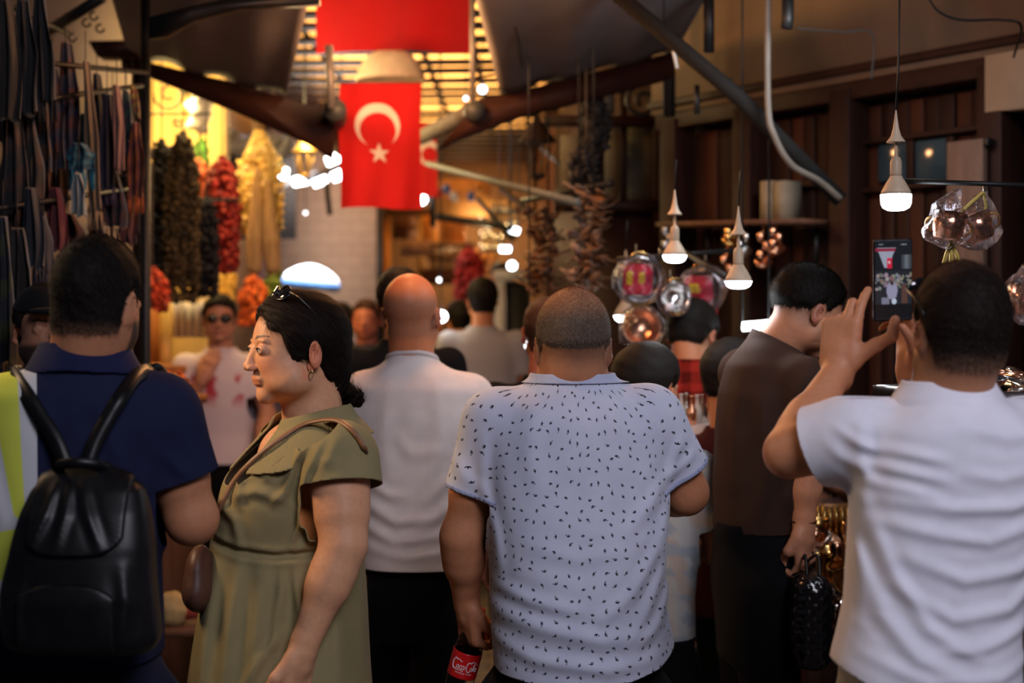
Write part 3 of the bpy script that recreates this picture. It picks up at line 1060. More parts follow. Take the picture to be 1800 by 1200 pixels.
# ------------------------------------------------------------------ man with the raised phone (right)
Yr = 2.4
def build_phone_man():
    H = P(1684, 580, Yr); nb = P(1672, 692, Yr) + [0, .01, 0]
    shL = P(1512, 765, Yr) + [0, .04, 0]; elL = P(1408, 805, Yr) + [0, .10, 0]
    wrL = P(1528, 655, Yr) + [0, .22, 0]
    shR = P(1850, 765, Yr) + [0, .04, 0]; elR = P(1845, 830, Yr) + [0, .22, 0]; wrR = P(1600, 652, 2.72)
    # left hand holds the phone from its left edge, thumb and little finger under it
    hd = P(1536, 560, Yr) + [0, .23, 0] - wrL
    hL = hand_fn(wrL, hd, (.62, .75, .10), thumb_side=1,
                 curls=[(.30, .25, .15), (.50, 1.35, .6), (1.15, 1.1, .7), (1.2, 1.2, .8)], spl=.03, sc=.97,
                 thumb=[(.020, .030, .004), (.046, .066, .012), (.062, .098, .010), (.094, .102, .012)])
    hR = hand_fn(wrR, P(1596, 560, 2.70) - wrR, (-1, -.25, .1), thumb_side=-1, curls=[(.25, .35, .2), (.4, .5, .3), (.6, .7, .4), (.8, .9, .5)], sc=.9)
    def line(q): return hair_line(q, nape=-.068, temple=.05, front=.07)
    def colf(q, C):
        k = sstep(q[:, 2], .045, .095)[:, None] * sstep(q[:, 1], -.085, -.02)[:, None] * (np.abs(q[:, 0]) < .055)[:, None]
        low = sstep(-q[:, 2], .030, .068)[:, None]
        c = C * (1 - k * .6) + np.array([.13, .065, .04]) * k * .6
        return c * (1 - low * .85) + np.array([.20, .105, .065]) * low * .85
    def scalp(q, C):
        st = sstep(q[:, 2], -.11, -.065) * sstep(-q[:, 1], -.03, .0)
        return C * (1 - .45 * st[:, None]) + np.array([.03, .02, .018]) * .45 * st[:, None]
    pr = person('man in a white polo shirt at the right edge raising a phone to photograph',
                root=(H[0], Yr), H=H, yaw=8, pitch=2, hs=.95, wide=.94, neck=nb, neck_r=(.060, .066), hh=.0028, hb=.004, tone=(.50, .215, .11), scalp=scalp, stubble=.55,
                legs=LEGS(nb[0], Yr + .02, .10, .03),
                arms=[dict(sh=shL, el=elL, wr=wrL, hand=hL, k=1.0, h=.0032, up=.052), dict(sh=shR, el=elR, wr=wrR, hand=hR, k=1.0, h=.006)],
                hair=dict(t=.007, line=line, fade=.03, rag=.0012, wob=.0006, fr=300, colf=colf, col=(.014, .009, .007), h=.003, n=16000, len=.009))
    rows = pxrows(Yr, [(675, 1625, 1728, .055), (700, 1600, 1752, .075), (722, 1565, 1790, .095), (750, 1535, 1830, .11), (800, 1512, 1850, .118), (860, 1500, 1845, .12), (930, 1496, 1825, .12),
                       (1000, 1492, 1808, .12), (1060, 1488, 1797, .12), (1110, 1478, 1792, .125), (1160, 1466, 1792, .13), (1220, 1462, 1792, .13)], .12, .01)
    lf = Loft(rows, n=2.5)
    fo = [(.008, .010, [(1540, 865), (1640, 880), (1740, 878), (1840, 850)]), (.007, .010, [(1530, 905), (1620, 925), (1700, 935), (1800, 905)]),
          (.008, .011, [(1560, 960), (1660, 1000), (1760, 985), (1830, 940)]), (.008, .011, [(1545, 1010), (1640, 1065), (1740, 1050), (1800, 1010)]),
          (.008, .011, [(1500, 870), (1545, 990), (1600, 1080), (1680, 1130)]), (.008, .012, [(1500, 960), (1525, 1060), (1580, 1130), (1660, 1165)]),
          (.006, .009, [(1520, 780), (1580, 790), (1630, 800)]), (.006, .009, [(1515, 810), (1575, 822), (1640, 835)]), (.006, .009, [(1510, 840), (1570, 850), (1620, 862)]),
          (.007, .010, [(1620, 1120), (1700, 1110), (1790, 1080)]), (.006, .010, [(1500, 1130), (1600, 1170), (1720, 1165), (1790, 1140)]),
          (.006, .009, [(1440, 770), (1470, 800), (1520, 830)]), (.006, .008, [(1460, 745), (1490, 770), (1530, 790)]), (.007, .012, [(1505, 730), (1500, 790), (1510, 870)]),
          (.005, .012, [(1660, 740), (1740, 760), (1800, 750)]), (.005, .010, [(1650, 820), (1720, 830), (1790, 815)]), (.006, .010, [(1490, 900), (1498, 1000), (1500, 1080)])]
    fo = [(a_ * .72, w_, p_) for a_, w_, p_ in fo]
    zc = P(0, 700, Yr)[2]
    def hem(p):
        px = p[:, 0] / Yr * FPX + 900
        py = np.interp(px, [1440, 1480, 1530, 1600, 1800], [1150, 1168, 1192, 1210, 1215])
        return (CAMZ + (HOR - py) / FPX * Yr) - p[:, 2]
    Mw = mat_fabric('white_pique', (.72, .72, .80), band=.25, weave=2600)
    f, o = shirt(pr, lf, [(shL, elL, .60, .070, .072), (shR, elR, .6, .070, .074)], Yr, h=.0040, hem=hem, neckz=zc, fold=fo, mat_=Mw, wobk=.0016, wfr=18, ymid=Yr, nk=(.060, .078))
    # fold-down collar: wide behind, open at the front
    def fc(p):
        q = p - np.array([nb[0], nb[1] + .008, zc])
        a = np.arctan2(q[:, 0], -q[:, 1])
        r = np.sqrt(q[:, 0] ** 2 + (q[:, 1] * 1.05) ** 2)
        z = q[:, 2]
        rz = np.interp(z, [-.030, .0, .024, .030], [.104, .091, .076, .074])
        d = np.abs(r - rz) - .0032
        drop = -.022 - .010 * np.abs(np.sin(a)) 
        d = smax(d, z - .030, .003); d = smax(d, drop - z, .003)
        return smax(d, np.abs(a) - 2.5, .01)
    V, F = surf(fc, np.array([nb[0] - .14, nb[1] - .14, zc - .05]), np.array([nb[0] + .14, nb[1] + .15, zc + .05]), .003)
    link_mesh('collar', V, F, Mw, o)
    trousers(pr, LEGS(nb[0], Yr + .02, .10, .03), P(0, 1140, Yr)[2] + .0, .150, .125, c=(P(1632, 0, Yr)[0], Yr + .015), mat_=mat_fabric('beige_chino', (.34, .31, .27)), h=.01, r=(.10, .08, .06))
    return hL, H, pr['R']
hL_ph, H_ph, R_ph = build_phone_man()
R_EYE = .0117
# ------------------------------------------------------------------ man in the navy polo with the backpack (left)
Yl = 2.6
def rframe(nb, yaw):
    R = rotm(yaw); nb = np.asarray(nb, float)
    return lambda v: nb + R @ np.asarray(v, float)

def build_navy_man():
    H = P(176, 530, Yl); nb = P(146, 652, Yl) + [0, .0, 0]
    shL = P(8, 730, Yl) + [0, .02, 0]; elL = P(-38, 920, Yl) + [0, .06, 0]; wrL = P(-10, 1000, Yl) + [0, .28, 0]
    shR = P(270, 730, Yl) + [0, .03, 0]; elR = P(326, 918, Yl) + [0, .05, 0]; wrR = P(262, 890, Yl) + [0, .27, .0]
    hL = hand_fn(wrL, (.4, .8, 0), (0, 0, -1), thumb_side=-1); hR = hand_fn(wrR, (-.5, .8, .1), (0, 0, -1), thumb_side=1)
    def line(q): return hair_line(q, nape=-.066, temple=.05, front=.07, side=-.012)
    def beard(q, C):
        st = sstep(q[:, 1], -.004, .010) * sstep(-q[:, 2], .024, .040) * sstep(q[:, 2], -.135, -.11)
        lip = (np.abs(q[:, 2] + .0635) < .008) & (q[:, 1] > .08) & (np.abs(q[:, 0]) < .022)
        st = st * (~lip)
        return C * (1 - .95 * st[:, None]) + .006 * st[:, None]
    def colf(q, C):
        k = np.exp(-((q[:, 0] + .018) ** 2 + (q[:, 1] + .02) ** 2) / .0010)[:, None] * sstep(q[:, 2], .07, .10)[:, None]
        low = sstep(-q[:, 2], .036, .066)[:, None]
        c = C * (1 - k * .7) + np.array([.12, .075, .045]) * k * .7
        return c * (1 - low * .8) + np.array([.17, .09, .055]) * low * .8
    pr = person('bearded man in a navy polo with a yellow and white stripe, wearing a backpack',
                root=(nb[0], Yl), H=H, yaw=-13, pitch=-4, roll=1, hs=.97, wide=.88, neck=nb, neck_r=(.064, .068), hh=.003, hb=.005, tone=(.48, .205, .105), scalp=beard,
                legs=LEGS(nb[0] - .02, Yl, .11, .05),
                arms=[dict(sh=shL, el=elL, wr=wrL, hand=hL, k=1.05, h=.008), dict(sh=shR, el=elR, wr=wrR, hand=hR, k=1.12, h=.0042, up=.054)],
                hair=dict(t=.008, line=line, fade=.03, rag=.0015, wob=.0006, fr=300, colf=colf, col=(.010, .008, .007), n=16000, len=.010))
    rows = pxrows(Yl, [(622, 108, 190, .06), (640, 72, 212, .085), (662, 16, 246, .10), (690, -14, 280, .12), (750, -18, 288, .13), (820, -25, 282, .135), (900, -28, 278, .14),
                       (1000, -25, 276, .145), (1080, -28, 278, .15), (1150, -28, 280, .15), (1180, -28, 280, .15)], .13, .01)
    lf = Loft(rows, n=2.5)
    navy = np.array([.014, .017, .046]); yel = np.array([.62, .68, .09]); wht = np.array([.56, .57, .60])
    def panels(V):
        """signed distances to the white and the yellow panel, so the seams stay crisp"""
        px = V[:, 0] / V[:, 1] * FPX + 900; py = HOR - (V[:, 2] - CAMZ) / V[:, 1] * FPX
        wr = np.interp(py, [600, 640, 860, 1000, 1100], [70, 64, 66, 55, 30])
        yr = np.interp(py, [600, 650, 800, 925, 1000, 1100], [30, 30, 38, 46, 20, -10])
        yl = np.interp(py, [640, 700, 780, 905, 925, 940, 1010], [-30, -12, 0, 24, 50, -30, -40])
        bk = (Yl + .06 - V[:, 1]) * 900
        return np.stack([np.minimum(np.minimum(wr - px, bk), 1070 - py), np.minimum(np.minimum(yr - px, px - yl), np.minimum(bk, 1020 - py)), 0 * px], 1) * .01
    mpn, nt, b = newmat('panelled_polo_knit'); X.nt = nt
    at = nt.nodes.new('ShaderNodeAttribute'); at.attribute_name = 'fab'
    sx = nt.nodes.new('ShaderNodeSeparateXYZ'); nt.links.new(at.outputs['Vector'], sx.inputs[0])
    prev = None
    for k, (c0, c1) in enumerate(((navy, wht), (None, yel))):
        mx = nt.nodes.new('ShaderNodeMix'); mx.data_type = 'RGBA'
        nt.links.new((X(sx.outputs[k]) > 0).s, mx.inputs['Factor'])
        if prev is None: mx.inputs[6].default_value = (*c0, 1)
        else: nt.links.new(prev, mx.inputs[6])
        mx.inputs[7].default_value = (*c1, 1); prev = mx.outputs[2]
    nt.links.new(prev, b.inputs['Base Color']); b.inputs['Roughness'].default_value = .95; b.inputs['Specular IOR Level'].default_value = .1
    bump(nt, b, noise(nt, coord(nt), 900, 2), .2, .0006)
    fo = [(.005, .014, [(200, 700), (230, 780), (262, 850)]), (.005, .014, [(0, 760), (20, 830), (40, 900)]), (.005, .014, [(290, 740), (285, 800), (280, 850)]),
          (.005, .012, [(300, 790), (320, 820), (345, 835)]), (.004, .016, [(100, 700), (130, 740), (180, 700)])]
    zc = P(0, 612, Yl)[2]
    hemz = P(0, 1150, Yl)[2]
    f, o = shirt(pr, lf, [(shL, elL, .60, .073, .072), (shR, elR, .62, .074, .074)], Yl, h=.0042, hem=lambda p: hemz - p[:, 2], neckz=zc - .02, fold=fo, wobk=.0018, wfr=18, ymid=Yl,
                 nk=(.066, .08), uvf=panels, mat_=mpn)
    def fc(p):
        q = p - np.array([nb[0], nb[1] + .006, zc - .014])
        a = np.arctan2(q[:, 0], -q[:, 1]); r = np.hypot(q[:, 0], q[:, 1] * 1.02); z = q[:, 2]
        rz = np.interp(z, [-.035, -.010, .020, .028], [.106, .093, .077, .075])
        d = smax(np.abs(r - rz) - .0032, z - .026, .003)
        d = smax(d, -.024 - .008 * np.abs(np.sin(a)) - z, .003)
        return smax(d, np.abs(a) - 2.6, .01)
    V, F = surf(fc, np.array([nb[0] - .14, nb[1] - .14, zc - .08]), np.array([nb[0] + .14, nb[1] + .15, zc + .05]), .003)
    link_mesh('collar', V, F, mat_fabric('navy_knit', (.012, .015, .052)), o)
    trousers(pr, LEGS(nb[0] - .02, Yl, .11, .05), hemz + .06, .155, .13, c=(nb[0] - .02, Yl + .01), mat_=mat_fabric('dark_navy_trousers', (.010, .012, .030)), h=.012)
    # ---------------- backpack
    Mlea = mat('black_leather', (.005, .005, .006), rough=.40, var=.3, scale=30, bmp=.05, bscale=260, spec=.3)
    Mzip = mat('brass_zip', (.30, .24, .12), rough=.35, metal=1)
    yb = Yl - .20                                  # bag centre depth
    c = P(143, 985, yb); 
    bp = empty('backpack', (c[0], yb, c[2] - .18), 'soft black leather backpack worn on the back of the man in the navy polo', 'backpack')
    rowsb = [(P(0, 1138, yb)[2], c[0], yb + .0, .118, .055), (P(0, 1120, yb)[2], c[0], yb, .128, .068), (P(0, 1040, yb)[2], c[0] - .002, yb, .130, .072), (P(0, 960, yb)[2], c[0] + .002, yb + .01, .118, .066),
             (P(0, 900, yb)[2], c[0] + .004, yb + .018, .105, .055), (P(0, 860, yb)[2], c[0] + .004, yb + .03, .092, .045), (P(0, 832, yb)[2], c[0] + .0, yb + .04, .058, .032), (P(0, 822, yb)[2], c[0], yb + .045, .035, .02)]
    lb = Loft(rowsb, n=2.8, sm=9)
    def fb(p):
        d = lb(p)
        d = d + wob(p, .003, 28, 12)
        d = d - folds(p, yb, [(.005, .008, [(105, 850), (95, 900), (75, 950)]), (.005, .008, [(150, 850), (170, 900), (195, 955)]), (.004, .008, [(128, 850), (130, 900), (120, 950)]),
                              (.004, .010, [(60, 1000), (50, 1060), (55, 1110)]), (.004, .01, [(230, 990), (240, 1050), (232, 1110)])], ymid=yb + .03)
        return smin(d, cap(p, P(58, 1075, yb), P(58, 1020, yb), .035, .03), .03)
    b0, b1 = bbox([c + [.14, .1, .2], c - [.16, .1, .2]], .03)
    V, F = surf(fb, b0, b1, .004)
    body = link_mesh('bag_body', V, F, Mlea, bp)
    def shell(inside, off, th):
        return lambda p: smax(np.abs(fb(p) - off) - th, inside(p), .004)
    def ppx(p): return p[:, 0] / yb * FPX + 900, HOR - (p[:, 2] - CAMZ) / yb * FPX
    def flap(p):
        px, py = ppx(p)
        bot = 965 - 18 * ((px - 145) / 75) ** 4
        return np.maximum((py - bot) * .001, np.maximum(np.abs(px - 147) - 80, 0) * .001) + np.where(p[:, 1] > yb + .03, p[:, 1] - yb - .03, -.003)
    V, F = surf(shell(flap, .005, .0055), b0, b1, .003)
    link_mesh('flap', V, F, Mlea, bp)
    def pocket(p):
        px, py = ppx(p)
        top = 1012 + 26 * np.abs((px - 140) / 85) ** 3
        return np.maximum(np.maximum((top - py), (py - 1128)) * .001, (np.abs(px - 140) - 84) * .001) + np.where(p[:, 1] > yb, .05, 0)
    V, F = largest(*surf(shell(pocket, .009, .008), b0, b1, .004))
    pk = link_mesh('front_pocket', V, F, Mlea, bp)
    for px, py in ((22, 1060), (24, 1088), (257, 1047), (259, 1066)):
        q = P(px, py, yb - .01)
        MB().tube([q + [0, 0, .008], q - [0, 0, .010]], .003, 8).build('zip_pull', Mzip, bp)
    # carrying handle
    def ribbon(pts, w, t, n=40, name='strap', mt=Mlea, parent=bp, nrm=(0, -1, 0)):
        pts = sweep(pts, n); mb = MB(); V = []
        for i, p in enumerate(pts):
            tg = pts[min(i + 1, n - 1)] - pts[max(i - 1, 0)]; tg /= np.linalg.norm(tg)
            s_ = np.cross(tg, nrm); s_ /= np.linalg.norm(s_); nn = np.cross(s_, tg)
            for a, b in ((-1, -1), (-.8, -1.3), (.8, -1.3), (1, -1), (1, 1), (-1, 1)): V.append(p + s_ * a * w / 2 + nn * b * t / 2)
        F = [(i * 6 + k, i * 6 + (k + 1) % 6, (i + 1) * 6 + (k + 1) % 6, (i + 1) * 6 + k) for i in range(n - 1) for k in range(6)]
        F += [tuple(range(6))[::-1], tuple((n - 1) * 6 + k for k in range(6))]
        return mb.add(V, F).build(name, mt, parent)
    ribbon([P(96, 832, yb) + [0, .02, 0], P(104, 818, yb) + [0, .0, 0], P(138, 812, yb) + [0, -.012, 0], P(172, 818, yb) + [0, 0, 0], P(180, 834, yb) + [0, .02, 0]], .018, .006, name='handle')
    for path in ([(118, 826), (98, 775), (72, 735), (48, 695), (30, 668), (22, 654)], [(150, 824), (166, 780), (190, 735), (214, 695), (238, 662), (262, 652)]):
        pts = []
        for i, (px, py) in enumerate(path):
            x, z = P(px, py, Yl)[[0, 2]]
            if i >= 4: z = z
            y = surf_y(f, x, z, Yl - .3, Yl + .15)
            if y is None: y = Yl + .03
            k = [.55, .75, .9, 1, 1, 1][i]
            y = (y - .007) * k + (yb + .02) * (1 - k)
            q = P(px, py, y); pts.append(q)
        last = pts[-1]; sx = -1 if path[-1][0] < 100 else 1
        pts.append(last + [sx * .004, .06, -.004]); pts.append(last + [sx * .01, .12, -.06])
        ribbon(pts, .027, .006, name='shoulder_strap')
    return pr
pr_navy = build_navy_man()

def ribbon_on(pts, w, t, name, mt, parent=None, n=60, nrms=None):
    m0 = len(pts); pts = sweep(pts, n); V = []
    for i, p in enumerate(pts):
        nrm = nrms(p) if nrms else np.array([0, -1, 0])
        tg = pts[min(i + 1, n - 1)] - pts[max(i - 1, 0)]; tg /= np.linalg.norm(tg)
        s_ = np.cross(tg, nrm); s_ /= np.linalg.norm(s_); nn = np.cross(s_, tg)
        for a, b in ((-1, -1), (-.8, -1.3), (.8, -1.3), (1, -1), (1, 1), (-1, 1)): V.append(p + s_ * a * w / 2 + nn * b * t / 2)
    F = [(i * 6 + k, i * 6 + (k + 1) % 6, (i + 1) * 6 + (k + 1) % 6, (i + 1) * 6 + k) for i in range(n - 1) for k in range(6)]
    F += [tuple(range(6))[::-1], tuple((n - 1) * 6 + k for k in range(6))]
    return MB().add(V, F).build(name, mt, parent)

def sunglasses(name_label, H, R, hs, tilt=0, up=0.0, fwd=0.0, w=.062, sc=1.0, mtl=None, lens=None):
    """pair of glasses in head-local coordinates"""
    mtl = mtl or mat('black_frame', (.01, .01, .01), .25)
    lens = lens or mat('dark_lens', (.006, .006, .008), .08, spec=.8)
    T = rotm(0, tilt, 0)
    def L(v): return np.asarray(H) + R @ (T @ (np.array(v, float) * sc) + np.array([0, fwd, up])) * hs
    g = empty('sunglasses', L((0, .1, 0)), name_label, 'sunglasses')
    for s in (-1, 1):
        ring = [L((s * (.033 + .026 * math.cos(a)), .100 - .010 * abs(math.cos(a)) * (1 if math.cos(a) * s * s > 0 else 0), .018 * math.sin(a))) for a in np.linspace(0, 2 * math.pi, 25)[:-1]]
        MB().tube(ring, .0016, 6, closed=True).build('frame', mtl, g)
        cc = np.mean(ring, 0) + R @ np.array([0, .002, 0])
        mb = MB(); V = [cc] + ring
        mb.add(V, [(0, 1 + k, 1 + (k + 1) % 24) for k in range(24)]).build('lens', lens, g, thick=.0015)
        MB().tube([L((s * .060, .094, .006)), L((s * .074, .07, .007)), L((s * .080, .02, .004)), L((s * .080, -.015, -.004)), L((s * .079, -.035, -.020))], .0018, 6).build('temple_arm', mtl, g)
    MB().tube([L((-.010, .099, .006)), L((0, .103, .008)), L((.010, .099, .006))], .0018, 6).build('bridge', mtl, g)
    return g

# ------------------------------------------------------------------ woman in the sage-green dress
Yw = 3.0
def build_woman():
    yawh = 116
    H = P(520, 613, Yw); R = rotm(yawh, -1, 0); hs = 1.02
    nb = P(540, 738, Yw) + [.01, .02, 0]
    bl = rotm(118)                                     # body frame
    shL = nb + bl @ np.array([-.150, .0, -.075]); shR = nb + bl @ np.array([.150, .0, -.075])
    elL = P(604, 958, 2.84); wrL = P(532, 1142, 2.80)
    elR = P(480, 950, 3.20); wrR = P(436, 1080, 3.22)
    hL = hand_fn(wrL, P(514, 1240, 2.79) - wrL, (-.75, .5, .1), thumb_side=1, curls=[(.25, .3, .2)] * 4, sc=.93)
    hR = hand_fn(wrR, (-.2, 0, -1), (0, -1, 0), thumb_side=-1, sc=.93)
    def line(q):
        y, z = q[:, 1], q[:, 2]
        zl = np.interp(y, [-.12, -.05, -.03, .004, .016, .030, .042, .052, .062, .072, .10], [-.075, -.066, -.03, -.020, -.024, -.020, .008, .040, .066, .078, .080])
        return zl - z
    def bun(q):
        d = ell(q, (0, -.055, -.010), (.062, .062, .075))
        d = smin(d, ell(q, (0, -.080, -.072), (.034, .032, .036)), .03)
        for i in range(7):
            t = i / 6.0
            c = np.array([.012 * math.sin(i * 2.4), -.090 - .042 * t, -.082 - .030 * t + .008 * math.cos(i * 2.4)])
            d = smin(d, ell(q, c, (.023, .017, .014)), .005)
        return d + .0016 * np.sin(q[:, 2] * 300 + q[:, 1] * 420)
    def extra(q):
        d = bun(q)
        # hair swept back and up from the brow
        m = np.stack([np.abs(q[:, 0]), q[:, 1], q[:, 2]], 1)
        d = smin(d, ell(q, (0, .002, .052), (.074, .088, .064)), .02)
        st = .0011 * np.sin(np.arctan2(q[:, 2] - .0, q[:, 1] + .12) * 70) + .0008 * np.sin(np.arctan2(q[:, 2] + .02, q[:, 1] + .15) * 170 + 1)
        return smax(d, -ell(q, (0, .120, .010), (.100, .064, .098)), .008) + st
    def colf(q, C):
        k = sstep(q[:, 2], .02, .11)[:, None]
        return C * (1 + .8 * k)
    def face(q, C):
        # blush, lashes, iris painted where the skin itself has that colour
        m = np.abs(q[:, 0])
        ch = np.exp(-((m - .046) ** 2 + (q[:, 2] + .03) ** 2) / .0006)[:, None] * (q[:, 1] > .02)[:, None]
        return C * (1 - ch * np.array([0, .16, .14]))
    pr = person('dark-haired woman in a sage green shirt dress looking left, between navy polo and white T-shirt',
                root=(nb[0] + .02, Yw), H=H, yaw=yawh, pitch=-1, hs=hs, jaw=1.35, wide=1.06, neck=nb, neck_r=(.058, .066), hh=.0022, hb=.004, tone=(.60, .30, .165), scalp=face,
                legs=LEGS(nb[0] - .02, Yw, .09, .02), fem=True, chest=(nb + bl @ np.array([0, .035, -.085]), (.090, .085, .085), bl),
                arms=[dict(sh=shL - [0, 0, .012], el=elL, wr=wrL, hand=hL, k=1.06, h=.0036, up=.056), dict(sh=shR, el=elR, wr=wrR, hand=hR, k=1.0, h=.008)],
                hair=dict(t=.007, line=line, extra=extra, fade=.012, rag=.0018, wob=.0006, fr=200, colf=colf, col=(.008, .0042, .003), h=.0026, n=12000, len=.026, lift=.10, jit=.10, sw=.0003, comb=lambda q: np.stack([-q[:, 0] * .6, -.10 - q[:, 1], -.05 - q[:, 2]], 1), bb=[(0, -.15, -.12), (0, -.1, .12)]))
    # eyes
    for s in (-1, 1):
        c = H + R @ np.array([s * .0322, .0800, .0005]) * hs
        V = MB().ball(c, R_EYE * hs, 16)
        Vn = np.array(V.V); q = ((Vn - H) @ R) / hs - np.array([s * .0322, .0800, .0005])
        C = np.tile([.62, .57, .54], (len(Vn), 1))
        dd = np.hypot(q[:, 0] + .0, q[:, 2])
        C[(dd < .0062) & (q[:, 1] > 0)] = [.035, .018, .010]
        C[(dd < .0028) & (q[:, 1] > 0)] = [.003, .003, .003]
        V.build('eye', mat_vcol('eyeball', .15, 0, 10, 0), pr['root'], cols=C)
        lash = [H + R @ np.array([s * (.0325 + dx), .0905 + dy, dz]) * hs for dx, dy, dz in ((-.0125, -.0030, -.000), (-.007, .0008, .0036), (0, .0022, .0050), (.007, .0005, .0040), (.0135, -.0060, .0006))]
        MB().tube(sweep(lash, 12), .0011, 6).build('eyelash', mat('lash', (.008, .006, .005), .7), pr['root'])
    ec = H + R @ np.array([-.083 * 1.06, -.004, -.044]) * hs
    MB().tube([ec + np.array([.0, 0, 0]) + .0075 * np.array([math.cos(a) * .5, 0, math.sin(a)]) - [0, 0, .005] for a in np.linspace(0, 6.283, 17)[:-1]], .0014, 6, closed=True).build('earring', mat('gold', (.75, .55, .25), .25, metal=1), pr['root'])
    # dress
    rows = pxrows(Yw, [(715, 520, 585, .058), (735, 500, 605, .085), (752, 478, 622, .12), (785, 440, 632, .150), (830, 398, 637, .168), (870, 384, 640, .172), (910, 380, 636, .170), (945, 372, 632, .165),
                       (975, 364, 636, .172), (1040, 354, 642, .19), (1120, 343, 647, .21), (1200, 332, 652, .23), (1400, 300, 668, .27), (1700, 262, 690, .31), (1740, 258, 692, .31)], .17, .03)
    lf = Loft(rows, n=2.25, sm=6)
    fo = [(.009, .009, [(560, 755), (535, 800), (520, 850), (500, 870)]), (.008, .008, [(585, 765), (560, 815), (545, 860)]), (.007, .008, [(530, 770), (500, 800), (485, 830)]),
          (.006, .010, [(430, 860), (470, 850), (520, 865)]), (.006, .010, [(400, 880), (430, 900), (440, 945)]), (.007, .008, [(548, 870), (545, 910), (530, 945)]), (.006, .008, [(565, 900), (560, 930), (540, 950)]),
          (-.010, .007, [(368, 938), (430, 952), (500, 960), (570, 956), (640, 945)]), (.007, .010, [(520, 965), (512, 1040), (505, 1100)]), (.008, .010, [(535, 962), (540, 1010), (550, 1060)]),
          (.009, .016, [(440, 970), (430, 1060), (420, 1190)]), (.009, .016, [(400, 980), (385, 1080), (375, 1190)]), (.008, .016, [(480, 980), (478, 1080), (470, 1190)]),
          (.007, .012, [(560, 965), (548, 1060), (540, 1180)]), (.008, .014, [(610, 970), (605, 1080), (610, 1190)]), (.006, .010, [(440, 1190), (480, 1130), (520, 1080)]),
          (.006, .009, [(445, 790), (440, 830), (435, 880)]), (-.006, .005, [(452, 770), (440, 800), (426, 840), (418, 880)]), (.006, .012, [(610, 760), (600, 790), (585, 800)])]
    zc = P(0, 722, Yw)[2]
    hemz = .42
    Md = mat_fabric('sage_cotton', (.250, .208, .100), weave=1400)
    fx = bl @ np.array([0, 1.0, 0])                      # body forward
    def neckf(p):
        q = p - nb; fw = q @ fx
        sd = np.abs(q @ (bl @ np.array([1.0, 0, 0])))
        top = q[:, 2] - (.012 - np.clip(fw, 0, 1) * .75)
        vee = np.minimum(np.minimum((.004 + (q[:, 2] + .105) * .42 - sd) * 2, q[:, 2] + .105), fw - .03)
        return np.maximum(top, vee)
    f, o = shirt(pr, lf, [(shL, elL, .30, .080, .086), (shR, elR, .30, .078, .082)], Yw, h=.0042, hem=lambda p: hemz - p[:, 2], neckf=neckf, fold=fo, mat_=Md, wobk=.003, wfr=14, ymid=None, nk=(.056, .075), name='dress', k=.02, lclip=.018)
    # collar leaves
    def fc(p):
        q = (p - nb) @ bl
        a = np.arctan2(q[:, 0], q[:, 1])                # 0 = front
        r = np.hypot(q[:, 0], q[:, 1]); fr = np.cos(a) * .5 + .5
        z = q[:, 2] + .030 * fr * fr
        rz = np.interp(z, [-.075, -.03, .012, .034], [.168, .128, .088, .076]) + .006 * fr
        d = smax(np.abs(r - rz) - .0032, z - .034, .003)
        d = smax(d, -(.030 + .045 * sstep(np.cos(a), -.1, .75)) - z, .003)
        return smax(d, (.30 - np.abs(a)) * .1, .004)
    V, F = surf(fc, nb - [.22, .22, .16], nb + [.22, .22, .08], .003)
    link_mesh('collar', V, F, Md, o)
    sunglasses("dark sunglasses pushed up on the woman's hair", H, R, hs, tilt=42, up=.050, fwd=-.036, sc=1.0)
    # shoulder bag: strap across the chest and brown pouch at the far hip
    Ms = mat('tan_leather', (.20, .095, .045), .5, var=.2)
    Mb = mat('brown_leather', (.085, .035, .022), .5, var=.3)
    bag = empty('shoulder_bag', P(352, 1060, 3.0), "small brown shoulder bag on a thin strap at the woman's hip", 'bag')
    pts = []
    for px, py in [(346, 968), (362, 935), (385, 895), (408, 850), (438, 815), (480, 780), (525, 750), (560, 738), (590, 738), (615, 752), (632, 772), (642, 790)]:
        x, z = P(px, py, 2.88)[[0, 2]]
        y = surf_y(f, x, z, 2.5, 3.15, 300)
        if y is None:
            y = 2.9; 
        y -= .006
        pts.append(P(px, py, y))
    for i in range(1, len(pts) - 1): pts[i][1] = min(pts[i][1], .5 * (pts[i - 1][1] + pts[i + 1][1]) + .012)
    pts += [pts[-1] + [-.004, .045, -.020], pts[-1] + [-.05, .11, -.08]]
    ribbon_on(pts, .010, .004, 'strap', Ms, bag, nrms=lambda p: np.array([-.35, -1, .25 + (1.2 if p[2] > P(0, 760, 2.9)[2] else 0)]))
    bc = P(352, 1010, 2.92)
    V, F = surf(lambda p: smin(ell(p, bc, (.030, .060, .062)), ell(p, bc - [0.0, 0, .03], (.034, .07, .045)), .02) + wob(p, .0015, 60, 3), bc - .12, bc + .12, .005)
    link_mesh('pouch', V, F, Mb, bag)
    return pr
pr_w = build_woman()

